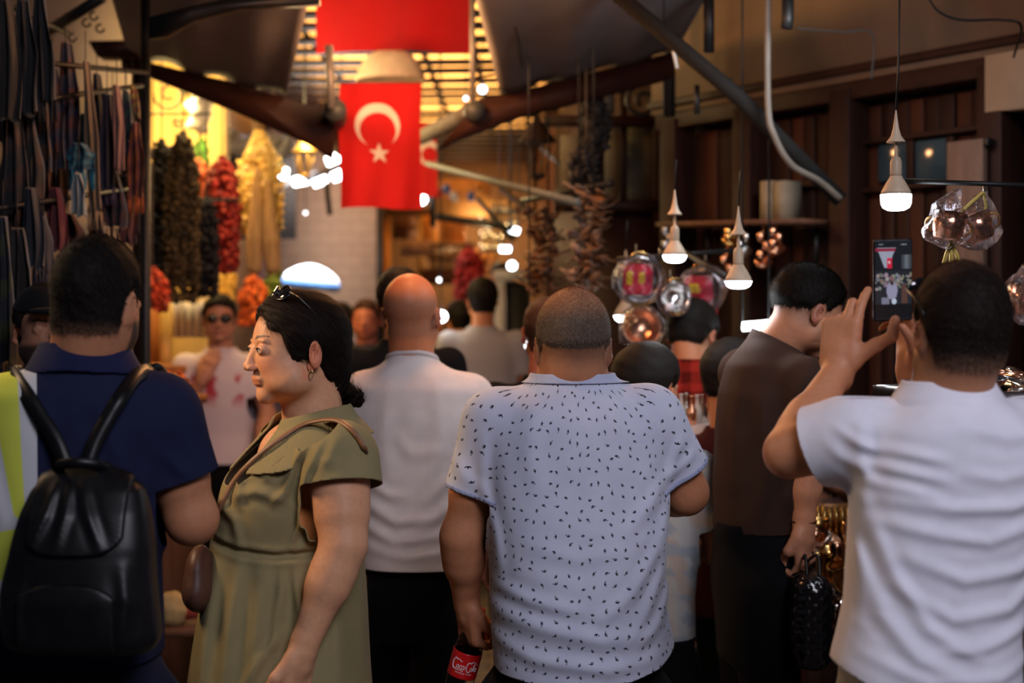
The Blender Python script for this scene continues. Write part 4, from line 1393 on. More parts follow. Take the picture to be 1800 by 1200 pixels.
# ------------------------------------------------------------------ generic passer-by
def passer(label, px, pytop, Y, yaw=0, byaw=None, shirt_c=(.3, .3, .3), hair_c=(.012, .009, .007), tone=SKIN, pitch=0, roll=0, hs=1.0, nbo=(0, -.035, -.158), lean=0, sleeve=.62, arms=None,
           tor=1.0, hh=.006, hs_t=.007, h=.011, trc=None, line=None, colf=None, group=None, scalp=None, hem=-.60, handh=.008, neckz=.015, bald=False, smat=None, step=.05, hands=True, cat='person', brow=True, stubble=0):
    byaw = yaw if byaw is None else byaw
    H = P(px, pytop, Y) - [0, 0, .118 * hs]
    B = rotm(byaw)
    nb = H + B @ (np.array(nbo) * hs)
    ln = math.tan(math.radians(lean))
    def L(v):
        v = np.array(v, float); v[1] += v[2] * ln * 1.0
        return nb + B @ v
    shL, shR = L((-.175 * tor, 0, -.075)), L((.175 * tor, 0, -.075))
    arms = arms or {}
    aL = arms.get('L', [(-.225, -.01, -.345), (-.215, .07, -.58)]); aR = arms.get('R', [(.225, -.01, -.345), (.215, .07, -.58)])
    al = []
    for s, sh, a, sd in ((-1, shL, aL, 1), (1, shR, aR, -1)):
        e, w = nb + B @ np.array(a[0]), nb + B @ np.array(a[1])
        d = B @ np.array(a[2]) if len(a) > 2 else (w - e) / np.linalg.norm(w - e) * .7 + np.array([0, 0, -.3])
        n = B @ np.array(a[3]) if len(a) > 3 else B @ np.array([-s * 1.0, 0, 0.01])
        hd = hand_fn(w, d, n, thumb_side=-s if len(a) < 5 else a[4]) if hands else None
        al.append(dict(sh=sh, el=e, wr=w, hand=hd, k=1.0, h=handh))
    lg = []
    rx = nb[0] - (B @ np.array([0, ln * .6, 0]))[0] * 1.0; ry = nb[1] - (B @ np.array([0, ln * .6, 0]))[1]
    side = B @ np.array([.09, 0, 0]); fw = B @ np.array([0, step, 0])
    for s in (-1, 1):
        lg.append(((side[0] * s, side[1] * s), (rx + side[0] * s + fw[0] * s, ry + side[1] * s + fw[1] * s), (rx + side[0] * s - fw[0] * .5 * s, ry + side[1] * s - fw[1] * .5 * s), tuple((B @ np.array([0, .13, 0]))[:2])))
    pr = person(label, cat, group, root=(rx, ry), H=H, yaw=yaw, pitch=pitch, roll=roll, hs=hs, neck=nb, hh=hh, hb=handh, tone=tone, arms=al, legs=lg, scalp=scalp, brow=brow, stubble=stubble,
                hair=None if bald else dict(t=hs_t, line=line or (lambda q: hair_line(q)), fade=.02, wob=.001, fr=150, col=hair_c, colf=colf, h=hh) if colf else (None if bald else dict(t=hs_t, line=line or (lambda q: hair_line(q)), fade=.02, wob=.001, fr=150, col=hair_c, h=hh)))
    rr = [(.05, .058, .060), (.0, .075, .066), (-.035, .125, .085), (-.075, .172, .10), (-.15, .190, .115), (-.27, .180, .118), (-.42, .165, .115), (-.52, .172, .122), (hem - .03, .176, .125)]
    lf0 = Loft([(z, 0, 0, a * tor, b * tor) for z, a, b in rr], n=2.4)
    class LL:
        z0, z1 = nb[2] + hem - .03, nb[2] + .05
        t = [np.array([nb[0]]), np.array([nb[1] - ln * .3]), np.array([.2 * tor]), np.array([.2 * tor + abs(ln) * .3])]
        def __call__(s, p):
            q = (p - nb) @ B
            q[:, 1] -= q[:, 2] * ln
            return lf0(q)
    hz = nb[2] + hem
    f, o = shirt(pr, LL(), [(shL, al[0]['el'], sleeve, .062, .062), (shR, al[1]['el'], sleeve, .062, .062)], Y, h=h, hem=lambda p: hz - p[:, 2], neckz=nb[2] + neckz, wobk=.004, wfr=16,
                 colf=flat(shirt_c) if not callable(shirt_c) else (lambda V: shirt_c((V - nb) @ B)), mat_=smat, seed=int(px))
    trousers(pr, lg, hz + .05, .15, .12, c=(rx, ry), h=.018, mat_=trc)
    pr['shirt'] = o; pr['B'] = B; pr['f'] = f; pr['arms'] = al
    return pr

# man in brown bending over the stall
def build_brown_man():
    Y = 3.7
    H = P(1420, 548, Y); nb = P(1368, 614, Y) + [0, .02, 0]
    shR = P(1398, 670, Y) + [0, -.14, 0]; elR = P(1416, 815, 3.58); wrR = P(1413, 925, 3.58)
    shL = P(1330, 660, Y) + [0, .22, 0]; elL = P(1390, 790, 4.1); wrL = P(1470, 850, 4.2)
    hR = hand_fn(wrR, P(1416, 1000, 3.58) - wrR, (-.6, .5, 0), thumb_side=1, curls=[(.6, 1.3, 1.0)] * 4, thumb=[(.025, .030, .004), (.058, .045, .022), (.080, .030, .045), (.088, .008, .055)])
    hL = hand_fn(wrL, (.8, .2, -.4), (0, 0, -1), thumb_side=-1)
    def line(q): return hair_line(q, nape=-.020, temple=.045, front=.066, side=.008)
    def scalp(q, C):
        st = sstep(q[:, 2], -.075, -.02) * sstep(-q[:, 1], -.02, .02)
        return C * (1 - .5 * st[:, None]) + .02 * .5 * st[:, None]
    pr = person('dark-haired man in a brown T-shirt bending his head over the copperware stall', root=(P(1334, 0, Y)[0], Y), H=H, yaw=-72, pitch=-24, hs=.95, neck=nb, neck_r=(.058, .066), hh=.004, hb=.006,
                tone=(.48, .21, .115), scalp=scalp, stubble=.4, legs=[((.0, -.08), (P(1336, 0, Y)[0] + .01, Y - .09), (P(1334, 0, Y)[0], Y - .10)), ((0, .08), (P(1332, 0, Y)[0], Y + .10), (P(1330, 0, Y)[0], Y + .11))], arms=[dict(sh=shR, el=elR, wr=wrR, hand=hR, k=1.0, h=.005), dict(sh=shL, el=elL, wr=wrL, hand=hL, h=.008)],
                hair=dict(t=.009, line=line, fade=.03, wob=.0012, n=9000, len=.014, sw=.0004, fr=160, col=(.007, .005, .004), topk=.6, h=.004))
    rows = pxrows(Y, [(592, 1325, 1392, .07), (612, 1305, 1400, .11), (640, 1283, 1412, .16), (690, 1268, 1422, .19), (760, 1260, 1425, .19), (840, 1256, 1418, .17), (900, 1258, 1408, .155), (940, 1258, 1404, .15), (960, 1258, 1404, .15)], .17, .02)
    lf = Loft(rows, n=2.4)
    fo = [(.008, .014, [(1400, 640), (1375, 680), (1368, 760)]), (.006, .016, [(1290, 640), (1275, 740), (1280, 850)]), (.006, .016, [(1320, 700), (1330, 800), (1320, 900)]), (.006, .014, [(1390, 800), (1370, 860), (1380, 900)])]
    hz = P(0, 928, Y)[2]
    f, o = shirt(pr, lf, [(shR, elR, .52, .068, .070), (shL, elL, .5, .066, .07)], Y, h=.007, hem=lambda p: hz - p[:, 2], neckf=lambda p: (p - P(1372, 602, Y)) @ np.array([.47, 0, .88]), k=.03, lclip=.014, fold=fo, wobk=.003, wfr=16, ymid=Y,
                 mat_=mat_fabric('dark_brown_jersey', (.036, .018, .012)))
    xb = P(1330, 0, Y)[0]
    trousers(pr, [((.01, -.08), (xb + .03, Y - .09), (xb + .02, Y - .10), (.12, .05)), ((-.01, .08), (xb + .01, Y + .10), (xb, Y + .11), (.12, .05))], hz + .02, .112, .14, c=(xb, Y + .01), r=(.088, .07, .06))
    # bracelet
    MB().tube([wrR + [0, 0, .012] + np.array([.030 * math.cos(a), .027 * math.sin(a), 0]) for a in np.linspace(0, 6.283, 25)[:-1]], .003, 6, closed=True).build('bracelet', mat('copper_bracelet', (.5, .25, .15), .3, metal=1), pr['root'])
    # black quilted bag in his hand
    yb = 3.55
    bg = empty('quilted_bag', P(1416, 1180, yb), 'black glossy quilted bag hanging from the hand of the man in brown', 'bag')
    c = P(1418, 1085, yb)
    def fq(p):
        d = rbox(p, c, (.045, .10, .115), .035) + wob(p, .003, 30, 4)
        u = (p[:, 0] + p[:, 1] + p[:, 2]) * 95; v = (p[:, 0] + p[:, 1] - p[:, 2]) * 95
        return d - .004 * np.abs(np.sin(u)) * np.abs(np.sin(v))
    V, F = surf(fq, c - [.08, .14, .15], c + [.08, .14, .15], .004)
    link_mesh('bag_body', V, F, mat('black_patent', (.006, .006, .007), .22, spec=.6), bg)
    hc = wrR + (P(1416, 1000, 3.58) - wrR) * 1.0
    for dy in (-.03, .03):
        MB().tube(sweep([c + [-.01, dy * 2, .10], c + [-.01, dy, .16], hc + [-.008, dy * .2, .012], c + [.02, dy, .16], c + [.02, dy * 2, .10]], 20), .004, 6).build('handle', mat('black_strap', (.008, .008, .008), .5), bg)
build_brown_man()
# ------------------------------------------------------------------ the crowd further along
def crowd():
    M_red = (.42, .05, .04)
    def tee(q):                                      # white T-shirt with a faded red print on the chest
        n = wob(q, 1, 42, 3) + .5 * wob(q, 1, 90, 8)
        k = (sstep(n, .05, .5) * (q[:, 1] > 0.02) * sstep(-q[:, 2], .10, .14) * sstep(q[:, 2], -.30, -.2) * (np.abs(q[:, 0]) < .13))[:, None]
        return np.array([.62, .52, .56]) * (1 - k) + np.array([.42, .05, .07]) * k
    p = passer('man in sunglasses and a white T-shirt with red print, holding his chin, facing the viewer', 386, 519, 7.1, yaw=190, byaw=185, shirt_c=tee, tone=(.46, .20, .12), hs=1.0,
               arms=dict(L=[(-.24, .06, -.33), (-.20, .20, -.50)], R=[(.20, .14, -.36), (.06, .19, -.13), (-.25, -.1, .6), (-.3, -1, 0), -1]), hh=.006, hs_t=.012, hem=-.56)
    sunglasses('black sunglasses worn by the man holding his chin', p['H'], p['R'], 1.0, up=.002)
    passer('man in black seen behind the shaven head, black hair', 703, 472, 5.3, yaw=0, byaw=10, shirt_c=(.008, .008, .009), tor=1.02, hh=.007, hs_t=.012)
    passer('man in a grey T-shirt walking ahead in the distance', 848, 489, 7.6, yaw=4, shirt_c=(.36, .35, .36), tor=1.04, hh=.008, hs_t=.012, hs=.98)
    passer('person in a black top just left of the patterned shirt, ear visible', 962, 522, 4.7, yaw=-5, shirt_c=(.008, .007, .009), tone=(.40, .14, .08), hair_c=(.06, .03, .02), hs_t=.004, hs=.98)
    def flor(q):
        n = wob(q, 1, 70, 5); k = sstep(n, .25, .5)[:, None]; n2 = sstep(wob(q, 1, 95, 15), .35, .5)[:, None]
        c = np.array([.46, .46, .44]) * (1 - k) + np.array([.46, .38, .32]) * k
        return c * (1 - n2) + np.array([.32, .36, .40]) * n2
    passer('short dark-haired person in a pale flowered shirt behind the patterned shirt', 1140, 608, 3.95, yaw=-40, byaw=-20, shirt_c=flor, tone=(.48, .22, .12), hs_t=.018, hs=.98, hem=-.57, tor=.82,
           arms=dict(R=[(.20, .06, -.30), (.02, .26, -.26)], L=[(-.2, .05, -.3), (-.1, .25, -.35)]))
    def plaid(q):
        a = (np.sin(q[:, 2] * 95) > .15).astype(float); b = (np.sin(q[:, 0] * 95) > .15).astype(float)
        k = (.25 + .75 * (a * .5 + b * .5))[:, None]
        return np.array([.30, .022, .014]) * k
    passer('person in a red and black checked shirt at the hanging pans', 1218, 530, 5.0, yaw=-30, byaw=-10, shirt_c=plaid, pitch=-30, nbo=(0, -.07, -.125), neckz=.045, tor=.95, h=.008, hs_t=.014)
    passer('person in a maroon top mostly hidden by the man in brown', 1292, 600, 4.4, yaw=-60, byaw=-30, shirt_c=(.045, .010, .012), tor=.95, arms=dict(L=[(-.27, .02, -.30), (-.10, .24, -.30)]), hs_t=.014, pitch=-12)
    def beard(q, C):
        st = sstep(q[:, 1], .0, .02) * sstep(-q[:, 2], .030, .045) * sstep(q[:, 2], -.14, -.11)
        return C * (1 - .93 * st[:, None]) + .006 * st[:, None]
    c = passer('bearded man in a black cap at the far left, half hidden behind the navy polo', 84, 500, 3.7, yaw=205, byaw=200, shirt_c=(.05, .03, .022), tone=(.36, .17, .10), scalp=beard, hs_t=.010, arms=dict(R=[(.22, .1, -.28), (.16, .26, -.12)]))
    H, R = c['H'], c['R']
    V, F = surf(lambda p: (lambda q: smin(smax(ell(q, (0, -.012, .035), (.088, .108, .090)), .045 - q[:, 2], .006), smax(ell(q, (0, .105, .048), (.06, .055, .010)), .02 - q[:, 1], .004), .006))((p - H) @ R), H - .2, H + .2, .006)
    tag(link_mesh('flat_cap', V, F, mat_fabric('black_felt', (.008, .008, .009))), 'black cap on the bearded man at the far left', 'cap')
    passer('red-faced man facing the viewer in the distance, left of the shaven head', 643, 526, 8.3, yaw=175, shirt_c=(.05, .04, .05), tone=(.46, .14, .08), hs_t=.008, hh=.009, h=.016, hair_c=(.05, .02, .015))
    spec = [(600, 532, 9.2, 8, (.03, .025, .03), 'dark-haired passer-by in the distance beside the red-faced man'), (573, 540, 10.2, 180, (.03, .03, .035), 'dark figure in the distance under the white umbrella'),
            (806, 528, 9.0, 20, (.02, .02, .02), 'dark-haired passer-by in the distance left of the grey T-shirt'), (880, 462, 10.5, 170, (.55, .52, .56), 'stallholder in white in the distance behind the grey T-shirt'),
            (770, 545, 9.8, 180, (.06, .03, .02), 'dark figure in the distance right of the shaven head')]
    for x, t, Y, yw, c_, lab in spec:
        passer(lab, x, t, Y, yaw=yw, shirt_c=c_, hh=.011, h=.02, handh=.012, hs_t=.012, hs=.97)
crowd()
# ================================================================== the place
M_plaster = mat('old_plaster', (.17, .115, .078), .9, var=.12, scale=3, bmp=.3, bscale=60)
M_plaster2 = mat('beige_plaster', (.42, .33, .24), .9, var=.10, scale=4, bmp=.3, bscale=60)
M_dwood = mat_wood('dark_red_wood', (.010, .0035, .0022), (.028, .0085, .0050), 3.0)
M_dwoodx = mat_wood('dark_red_wood_beam', (.012, .004, .0025), (.032, .010, .006), 3.0, axis=0)
M_mwood = mat_wood('brown_wood', (.09, .04, .022), (.17, .08, .045), 3.0)
M_black = mat('black_iron', (.010, .010, .010), .5, metal=.3)
M_black2 = mat('matt_black_paint', (.012, .011, .010), .85, spec=.15)
M_iron = mat('dull_grey_steel', (.055, .058, .055), .55, metal=.2)
M_floor = None

def mat_brick(name, c1, c2, mortar, sx, sy, bw=.5, rough=.9):
    m, nt, b = newmat(name)
    t = nt.nodes.new('ShaderNodeTexCoord'); mp = nt.nodes.new('ShaderNodeMapping')
    mp.inputs['Rotation'].default_value = (math.radians(sx), 0, 0)
    nt.links.new(t.outputs['Object'], mp.inputs[0])
    br = nt.nodes.new('ShaderNodeTexBrick')
    br.inputs['Scale'].default_value = sy
    br.inputs['Color1'].default_value = (*c1, 1); br.inputs['Color2'].default_value = (*c2, 1); br.inputs['Mortar'].default_value = (*mortar, 1)
    br.inputs['Mortar Size'].default_value = .012; br.inputs['Brick Width'].default_value = bw
    nt.links.new(mp.outputs[0], br.inputs['Vector'])
    nt.links.new(br.outputs['Color'], b.inputs['Base Color'])
    b.inputs['Roughness'].default_value = rough
    bump(nt, b, br.outputs['Fac'], -.3, .004)
    return m

M_block = mat_brick('pale_block', (.50, .42, .37), (.46, .38, .34), (.36, .29, .25), -90, 2.3)
M_pave = mat_brick('stone_paving', (.16, .12, .10), (.12, .09, .08), (.05, .04, .035), 0, 2.2, rough=.7)

struct(MB().box((0, 9, -.05), (8, 24, .1)), 'floor', M_pave)
# left side: wall of the alley, the lit shop wall and the pale block wall further on
struct(MB().box((-2.6, 9.8, 1.9), (.2, 9.0, 3.8)), 'wall_left', M_plaster2)
M_gold = mat_wood('yellow_painted_boards', (.70, .45, .13), (.85, .60, .22), 2.2, rough=.7)
struct(MB().box((-2.1, 8.3, 1.9), (.85, .1, 3.8)), 'wall_shop_left', M_gold)
struct(MB().box((-1.79, 14.05, 1.75), (.98, .15, 3.5)), 'wall_blocks', M_block)
struct(MB().box((-2.43, 14.0, 1.75), (.30, .3, 3.5)), 'trim_1', mat('mauve_plaster', (.20, .13, .15), .9))
struct(MB().box((0, 18.6, 2.1), (6.4, .15, 4.2)), 'wall_back', mat('back_wall', (.22, .13, .07), .9))
struct(MB().box((-2.14, 6.9, 2.02), (.66, .1, 4.04)), 'wall_stall_left', M_plaster2)
# right side: oblique timber facade, then the alley wall
A = np.array([1.73, 5.0, 0]); Bc = np.array([.72, 6.42, 0])
ud = (A - Bc) / np.linalg.norm(A - Bc); un = np.array([-ud[1], ud[0], 0]); un = un if un[1] < 0 else -un
def fdist(px):
    k = (px - 900) / FPX      # X = k Y on the wall line
    # Bc + t ud : X = kY
    t = (k * Bc[1] - Bc[0]) / (ud[0] - k * ud[1])
    return (Bc + t * ud)[1], t
def FP(px, py, out=0.0):
    Y, t = fdist(px)
    q = Bc + ud * t; q = q + un * out
    z = CAMZ + (HOR - py) / FPX * Y
    return np.array([q[0], q[1], z])
Rf = np.stack([ud, -un, [0, 0, 1]], 1)
def fbox(mb, px0, py0, px1, py1, out, th):
    a, b = FP(px0, py0), FP(px1, py0); c = FP((px0 + px1) / 2, py0); d = FP((px0 + px1) / 2, py1)
    m = (a + b) / 2; w = np.linalg.norm((b - a)[:2])
    zc_ = (c[2] + d[2]) / 2
    return mb.box((m[0] + un[0] * out, m[1] + un[1] * out, zc_), (w, th, abs(c[2] - d[2])), Rf)
L = 4.3
mid = Bc + ud * (L / 2 - .0) - un * .10
struct(MB().box((mid[0], mid[1], 1.28), (L, .12, 2.56), Rf), 'wall_right', M_dwood)
m2 = Bc + ud * (L / 2) - un * .02
struct(MB().box((m2[0], m2[1], 3.30), (L, .28, 1.46), Rf), 'wall_right_upper', M_plaster)
C2 = np.array([.40, 13.5, 0]); D2 = np.array([.30, 18.5, 0])
def wallseg(name, a, b, z0, z1, th, m, side=1):
    d = (b - a) / np.linalg.norm(b - a); nrm = np.array([d[1], -d[0], 0]) * side
    c = (a + b) / 2 + nrm * th / 2
    return struct(MB().box((c[0], c[1], (z0 + z1) / 2), (th, np.linalg.norm(b - a), z1 - z0), np.stack([nrm, d, [0, 0, 1]], 1)), name, m)
wallseg('wall_right_alley', Bc + [.05, .0, 0], C2, 0, 4.0, .2, M_dwood)
wallseg('wall_right_far', C2, D2, 0, 4.0, .2, M_mwood)
struct(MB().box((0.2, 4.4, 4.12), (7, 7.0, .12)), 'ceiling', mat('dark_roof_boards', (.05, .035, .03), .9))
struct(MB().box((2.0, 12, 4.12), (4.5, 14, .12)), 'ceiling_right', mat('dark_roof_boards', (.05, .035, .03), .9))
struct(MB().box((-3.0, 12, 4.12), (2.5, 14, .12)), 'ceiling_left', mat('dark_roof_boards', (.05, .035, .03), .9))
# boarded lane roof; unseen area lights added above the slats make it glow
struct(MB().box((-.7, 13, 4.0), (3.2, 12, .06)), 'ceiling_lane', mat_wood('pale_roof_boards', (.70, .45, .20), (.85, .60, .30), 2, axis=1))
for yy in (10.4, 13.2, 16.0):
    area('added_roof_light', (-.6, yy, 3.66), (-.6, yy, 5), 2.6, 150, (1.0, .58, .22), 2.6)
rl = empty('roof_lattice', (-.6, 12, 3.55), 'lattice of dark wooden slats under the glowing roof boards above the lane', 'lattice')
random.seed(3)
for k in range(24):
    y = 7.6 + k * .42
    MB().beam((-2.3, y + .10, 3.56 + .02 * random.random()), (.9, y - .16 + .12 * random.random(), 3.56), .20 + .06 * random.random(), .012).build('slat', M_dwoodx, rl)
for k in range(9):
    x = -2.2 + k * .38
    MB().beam((x, 7.4, 3.61), (x + .1, 16.5, 3.61), .04, .016).build('rafter', M_dwood, rl)

# --------------------------------------------------- timber facade details
fa = empty('timber_facade', (1.2, 5.6, 0), 'dark red timber shop facade with cornice, posts, boards and glazed shutters at the right', 'shop front')
pt = lambda name, mb, m=M_dwood: mb.build(name, m, fa, bevel=.004)
pt('cornice', fbox(MB(), 1190, 206, 1990, 196, .0, .0) if False else MB().box((Bc + ud * 1.9 + un * .05 + [0, 0, 2.55]), (3.8, .10, .10), Rf), M_dwoodx)
pt('cornice', MB().box((Bc + ud * 1.9 + un * .075 + [0, 0, 2.605]), (3.8, .15, .03), Rf), M_dwoodx)
for px in (1205, 1335, 1508, 1772):
    Yq, t = fdist(px)
    c = Bc + ud * t + un * .05
    pt('post', MB().box((c[0], c[1], 1.27), (.10, .12, 2.54), Rf))
for px0, px1, n in ((1215, 1328, 5), (1345, 1498, 7), (1520, 1762, 9)):
    t0, t1 = fdist(px0)[1], fdist(px1)[1]
    for k in range(n):
        a, b = t0 + (t1 - t0) * k / n, t0 + (t1 - t0) * (k + 1) / n
        c = Bc + ud * (a + b) / 2 + un * (-.03 + .008 * (k % 2))
        pt('board', MB().box((c[0], c[1], 1.25), ((b - a) - .008, .03, 2.46), Rf), M_dwood if (k + n) % 3 else mat_wood('reddish_board', (.032, .009, .004), (.060, .018, .008), 3))
M_glass = mat('dim_blue_glass', (.03, .05, .06), .12, spec=.7, var=.3, scale=4)
for px0, px1 in ((1545, 1598), (1610, 1668), (1682, 1745)):
    pane = pt('window_pane', fbox(MB(), px0, 245, px1, 318, .0, .012), M_glass)
for py in (236, 325):
    pt('rail', fbox(MB(), 1515, py - 5, 1768, py + 5, .01, .05), M_dwoodx)
pt('rail', fbox(MB(), 1345, 318, 1500, 330, .01, .05), M_dwoodx)
for px in (1604, 1675, 1752):
    pt('muntin', fbox(MB(), px - 6, 240, px + 6, 322, .005, .03), M_dwood)
lf_ = fbox(MB(), 1712, 252, 1776, 720, .14, .03)
pt('shutter_leaf', lf_, mat_wood('faded_board', (.10, .06, .042), (.16, .098, .07), 3))
pt('shutter_hinge', fbox(MB(), 1778, 248, 1786, 262, .14, .04), M_black)
# pale plaster pier at the right end
q = FP(1812, 120, .07)
struct(MB().box((q[0] + .05, q[1] - .05, 3.0), (.34, .12, 1.25), Rf), 'trim_2', M_plaster2)
# --------------------------------------------------- alley wall on the right: windows, shutters, lit patches
al = empty('upper_gallery', (.6, 7.5, 0), 'dark timber gallery with pale blinds and iron bars above the right-hand stalls', 'gallery')
def wq(px, py, Y): return P(px, py, Y)
def quadbox(mb, px0, py0, px1, py1, Y, th=.03):
    a = P(px0, py0, Y); b = P(px1, py1, Y)
    return mb.box((a + b) / 2, (abs(b[0] - a[0]), th, abs(a[2] - b[2])))
M_blind = mat('cream_blind', (.20, .16, .10), .8, var=.1)
for r_ in ((985, 238, 1040, 335, 7.2), (1062, 225, 1098, 355, 7.0), (1102, 222, 1148, 360, 6.9), (1052, 150, 1080, 200, 7.0), (1186, 150, 1222, 205, 6.55)):
    quadbox(MB(), *r_).build('blind', M_blind, al)
for r_ in ((1040, 150, 1062, 420, 6.85), (1090, 150, 1102, 400, 6.8), (1148, 150, 1168, 440, 6.7)):
    quadbox(MB(), *r_, th=.06).build('mullion', M_dwood, al)
quadbox(MB(), 955, 205, 1190, 222, 6.7, .08).build('gallery_rail', M_dwoodx, al)
quadbox(MB(), 975, 352, 1190, 372, 6.7, .08).build('gallery_rail', M_dwoodx, al)
quadbox(MB(), 1040, 372, 1195, 1100, 6.75, .05).build('lower_panel', M_dwood, al)

def scroll(cx, cy, Y, r, turns=1.6, start=0, flip=1, th=.012):
    pts = []
    for t in np.linspace(0, 1, 60):
        a = start + flip * t * turns * 2 * math.pi
        rr = r * (1 - .8 * t)
        pts.append(P(cx, cy, Y) + np.array([rr * math.cos(a), 0, rr * math.sin(a)]))
    return MB().tube(pts, th, 8)
# right awning
M_canvas = mat('grey_awning_canvas', (.17, .155, .16), .7, var=.12, scale=5, bmp=.2, bscale=40)
M_beam = mat_wood('awning_beam_wood', (.020, .007, .0045), (.042, .014, .009), 3, axis=0)
def canopy(corners, name, parent, sag=.03, rib=3):
    a, b, c, d = corners      # far-left, far-right, near-right, near-left
    def fn(u, v):
        p = (a * (1 - u) + b * u) * (1 - v) + (d * (1 - u) + c * u) * v
        return p + np.array([0, 0, -sag * math.sin(math.pi * u) * math.sin(math.pi * v) - .012 * math.sin(u * rib * 6.28) * (1 - v)])
    return MB().grid(fn, 24, 16).build(name, M_canvas, parent, thick=.004)
def prism(pts, Y, th=.08):
    f0 = [P(x, y, Y) for x, y in pts]; f1 = [p + np.array([0, th, 0]) for p in f0]
    n = len(pts); V = f0 + f1
    F = [tuple(range(n)), tuple(range(2 * n - 1, n - 1, -1))] + [(i, i + n, (i + 1) % n + n, (i + 1) % n) for i in range(n)]
    return MB().add(V, F)
aw = empty('awning', P(1180, 110, 6.0), 'grey canvas awning on a red-brown beam at the right of the lane', 'awning', 'sloping awnings over the lane')
canopy([P(880, 166, 6.0), P(1187, 92, 6.0), P(1330, -160, 4.3), P(795, -160, 4.3)], 'canopy', aw)
prism([(840, 176), (905, 162), (1187, 90), (1187, 134), (905, 206), (800, 246), (770, 262)], 6.0).build('beam', M_beam, aw)
MB().beam(P(1176, -60, 6.05), P(1176, 205, 6.05), .05).build('post', M_black, aw)
MB().beam(P(918, 120, 5.6), P(896, -10, 5.0), .006, .006).build('seam_rod', M_black, aw)
aw2 = empty('awning', P(240, 110, 6.2), 'grey canvas awning on a brown beam at the left of the lane', 'awning', 'sloping awnings over the lane')
aw['label'] = 'grey canvas awning on the right of the lane, slanting down to the rolled blind'
canopy([P(225, 96, 6.2), P(503, 168, 6.2), P(580, -160, 4.4), P(150, -160, 4.4)], 'canopy', aw2)
prism([(213, 98), (400, 142), (588, 198), (582, 280), (540, 252), (400, 190), (260, 134), (213, 118)], 6.2).build('beam', M_beam, aw2)
MB().beam(P(246, -60, 6.3), P(246, 640, 6.3), .055).build('post', M_black, aw2)
prism([(262, 30), (330, 12), (420, -8), (560, -12), (560, 6), (420, 14), (340, 34), (290, 62), (262, 66)], 4.9, .05).build('folding_arm', M_black, aw2)
prism([(155, 72), (236, 70), (238, 100), (170, 98)], 6.1, .12).build('bracket_beam', M_dwoodx, aw2)
# rolled blinds at the lane side of each awning
def rolled(a, b, r, label):
    g = empty('rolled_blind', (a + b) / 2, label, 'blind')
    n = 44; pts = [a + (b - a) * k / (n - 1) for k in range(n)]
    MB().tube(pts, [r * (1 + .10 * (k % 2)) for k in range(n)], 14).build('roll', mat('mottled_canvas_roll', (.16, .12, .09), .85, var=.5, scale=40), g)
    d = (b - a) / np.linalg.norm(b - a)
    MB().tube([b - d * .01, b + d * .05], r * 1.2, 14).build('end_cap', M_iron, g)
rolled(P(738, 242, 7.4), P(832, 196, 6.0), .036, 'rolled canvas blind at the end of the right awning beam')
rolled(P(602, 262, 7.2), P(590, 196, 6.1), .040, 'rolled canvas blind at the end of the left awning beam')
# steel posts and poles
def pole(pts, r, m, label, cat='pole', name='steel_pole'):
    mb = MB().tube([np.asarray(p) for p in pts], r, 12)
    return thing(mb, name, m, label, cat)
pole([P(578, 80, 6.0), P(582, 190, 6.0)], .017, mat('galvanised_pipe', (.22, .20, .18), .5, metal=.4), 'grey steel pipe left of the red flags, above the left rolled blind', 'pipe', 'steel_pipe')
pole([P(830, -40, 6.0), P(831, 186, 6.0)], .012, mat('galvanised_pipe', (.22, .20, .18), .5, metal=.4), 'thin grey steel pipe right of the large red flag', 'pipe', 'steel_pipe')
pole([P(752, 288, 7.4), P(1015, 356, 5.4)], .016, mat('green_grey_paint', (.11, .12, .10), .6), 'green-grey pole sloping from the rolled blind to the hanging spoons')
pole([P(1085, -10, 4.9), P(1300, 172, 4.9), P(1478, 352, 4.9)], .028, M_black2, 'black awning arm running diagonally down the right facade', 'pole')
pole([P(1190, 120, 4.9), P(1178, 60, 4.9)], .006, mat('white_tip', (.6, .6, .55), .4), 'small pale hook at the elbow of the diagonal black arm', 'hook', 'hook')
pole(sweep([P(1350, -30, 4.8), P(1350, 180, 4.8), P(1362, 240, 4.8), P(1392, 290, 4.82), P(1440, 318, 4.85), P(1478, 350, 4.88)], 40), .011, mat('pvc_conduit', (.12, .10, .08), .6), 'pale conduit pipe dropping from the ceiling to the diagonal arm', 'pipe', 'conduit_pipe')
pole([P(1246, -20, 5.1), P(1246, 92, 5.1)], .020, M_black, 'short black stub post hanging at the top right of the lane', 'post', 'stub_post')
pole([P(1385, -20, 4.7), P(1385, 30, 4.7), P(1383, 50, 4.7)], .020, M_black, 'black fitting hanging beside the conduit pipe at the top', 'fitting', 'hanging_fitting')
pole([P(1225, 150, 5.0), P(1225, 200, 5.0)], .010, M_black, 'short upright black bracket beside the diagonal arm', 'bracket', 'bracket')
pole([P(85, 55, 5.6), P(180, -5, 5.4)], .022, M_black, 'black bar slanting across the plaster at the upper left', 'bar', 'iron_bar')
pole([P(1282, 138, 4.9), P(1284, 175, 4.9), P(1300, 160, 4.9)], .010, M_black, 'small forked black bracket on the diagonal arm', 'bracket', 'bracket')
pole(sweep([P(1628, -10, 4.4), P(1650, 20, 4.4), P(1690, 35, 4.4), P(1760, 35, 4.4), P(1795, 46, 4.4), P(1782, 100, 4.6)], 50), .004, M_black, 'thin black cable looping across the plaster at the top right', 'cable', 'cable')
pole(sweep([P(1400, 50, 5.0), P(1480, 56, 5.0), P(1533, 60, 5.0), P(1532, 140, 5.05)], 40), .003, M_iron, 'thin grey wire run along the plaster above the cornice', 'wire', 'wire')
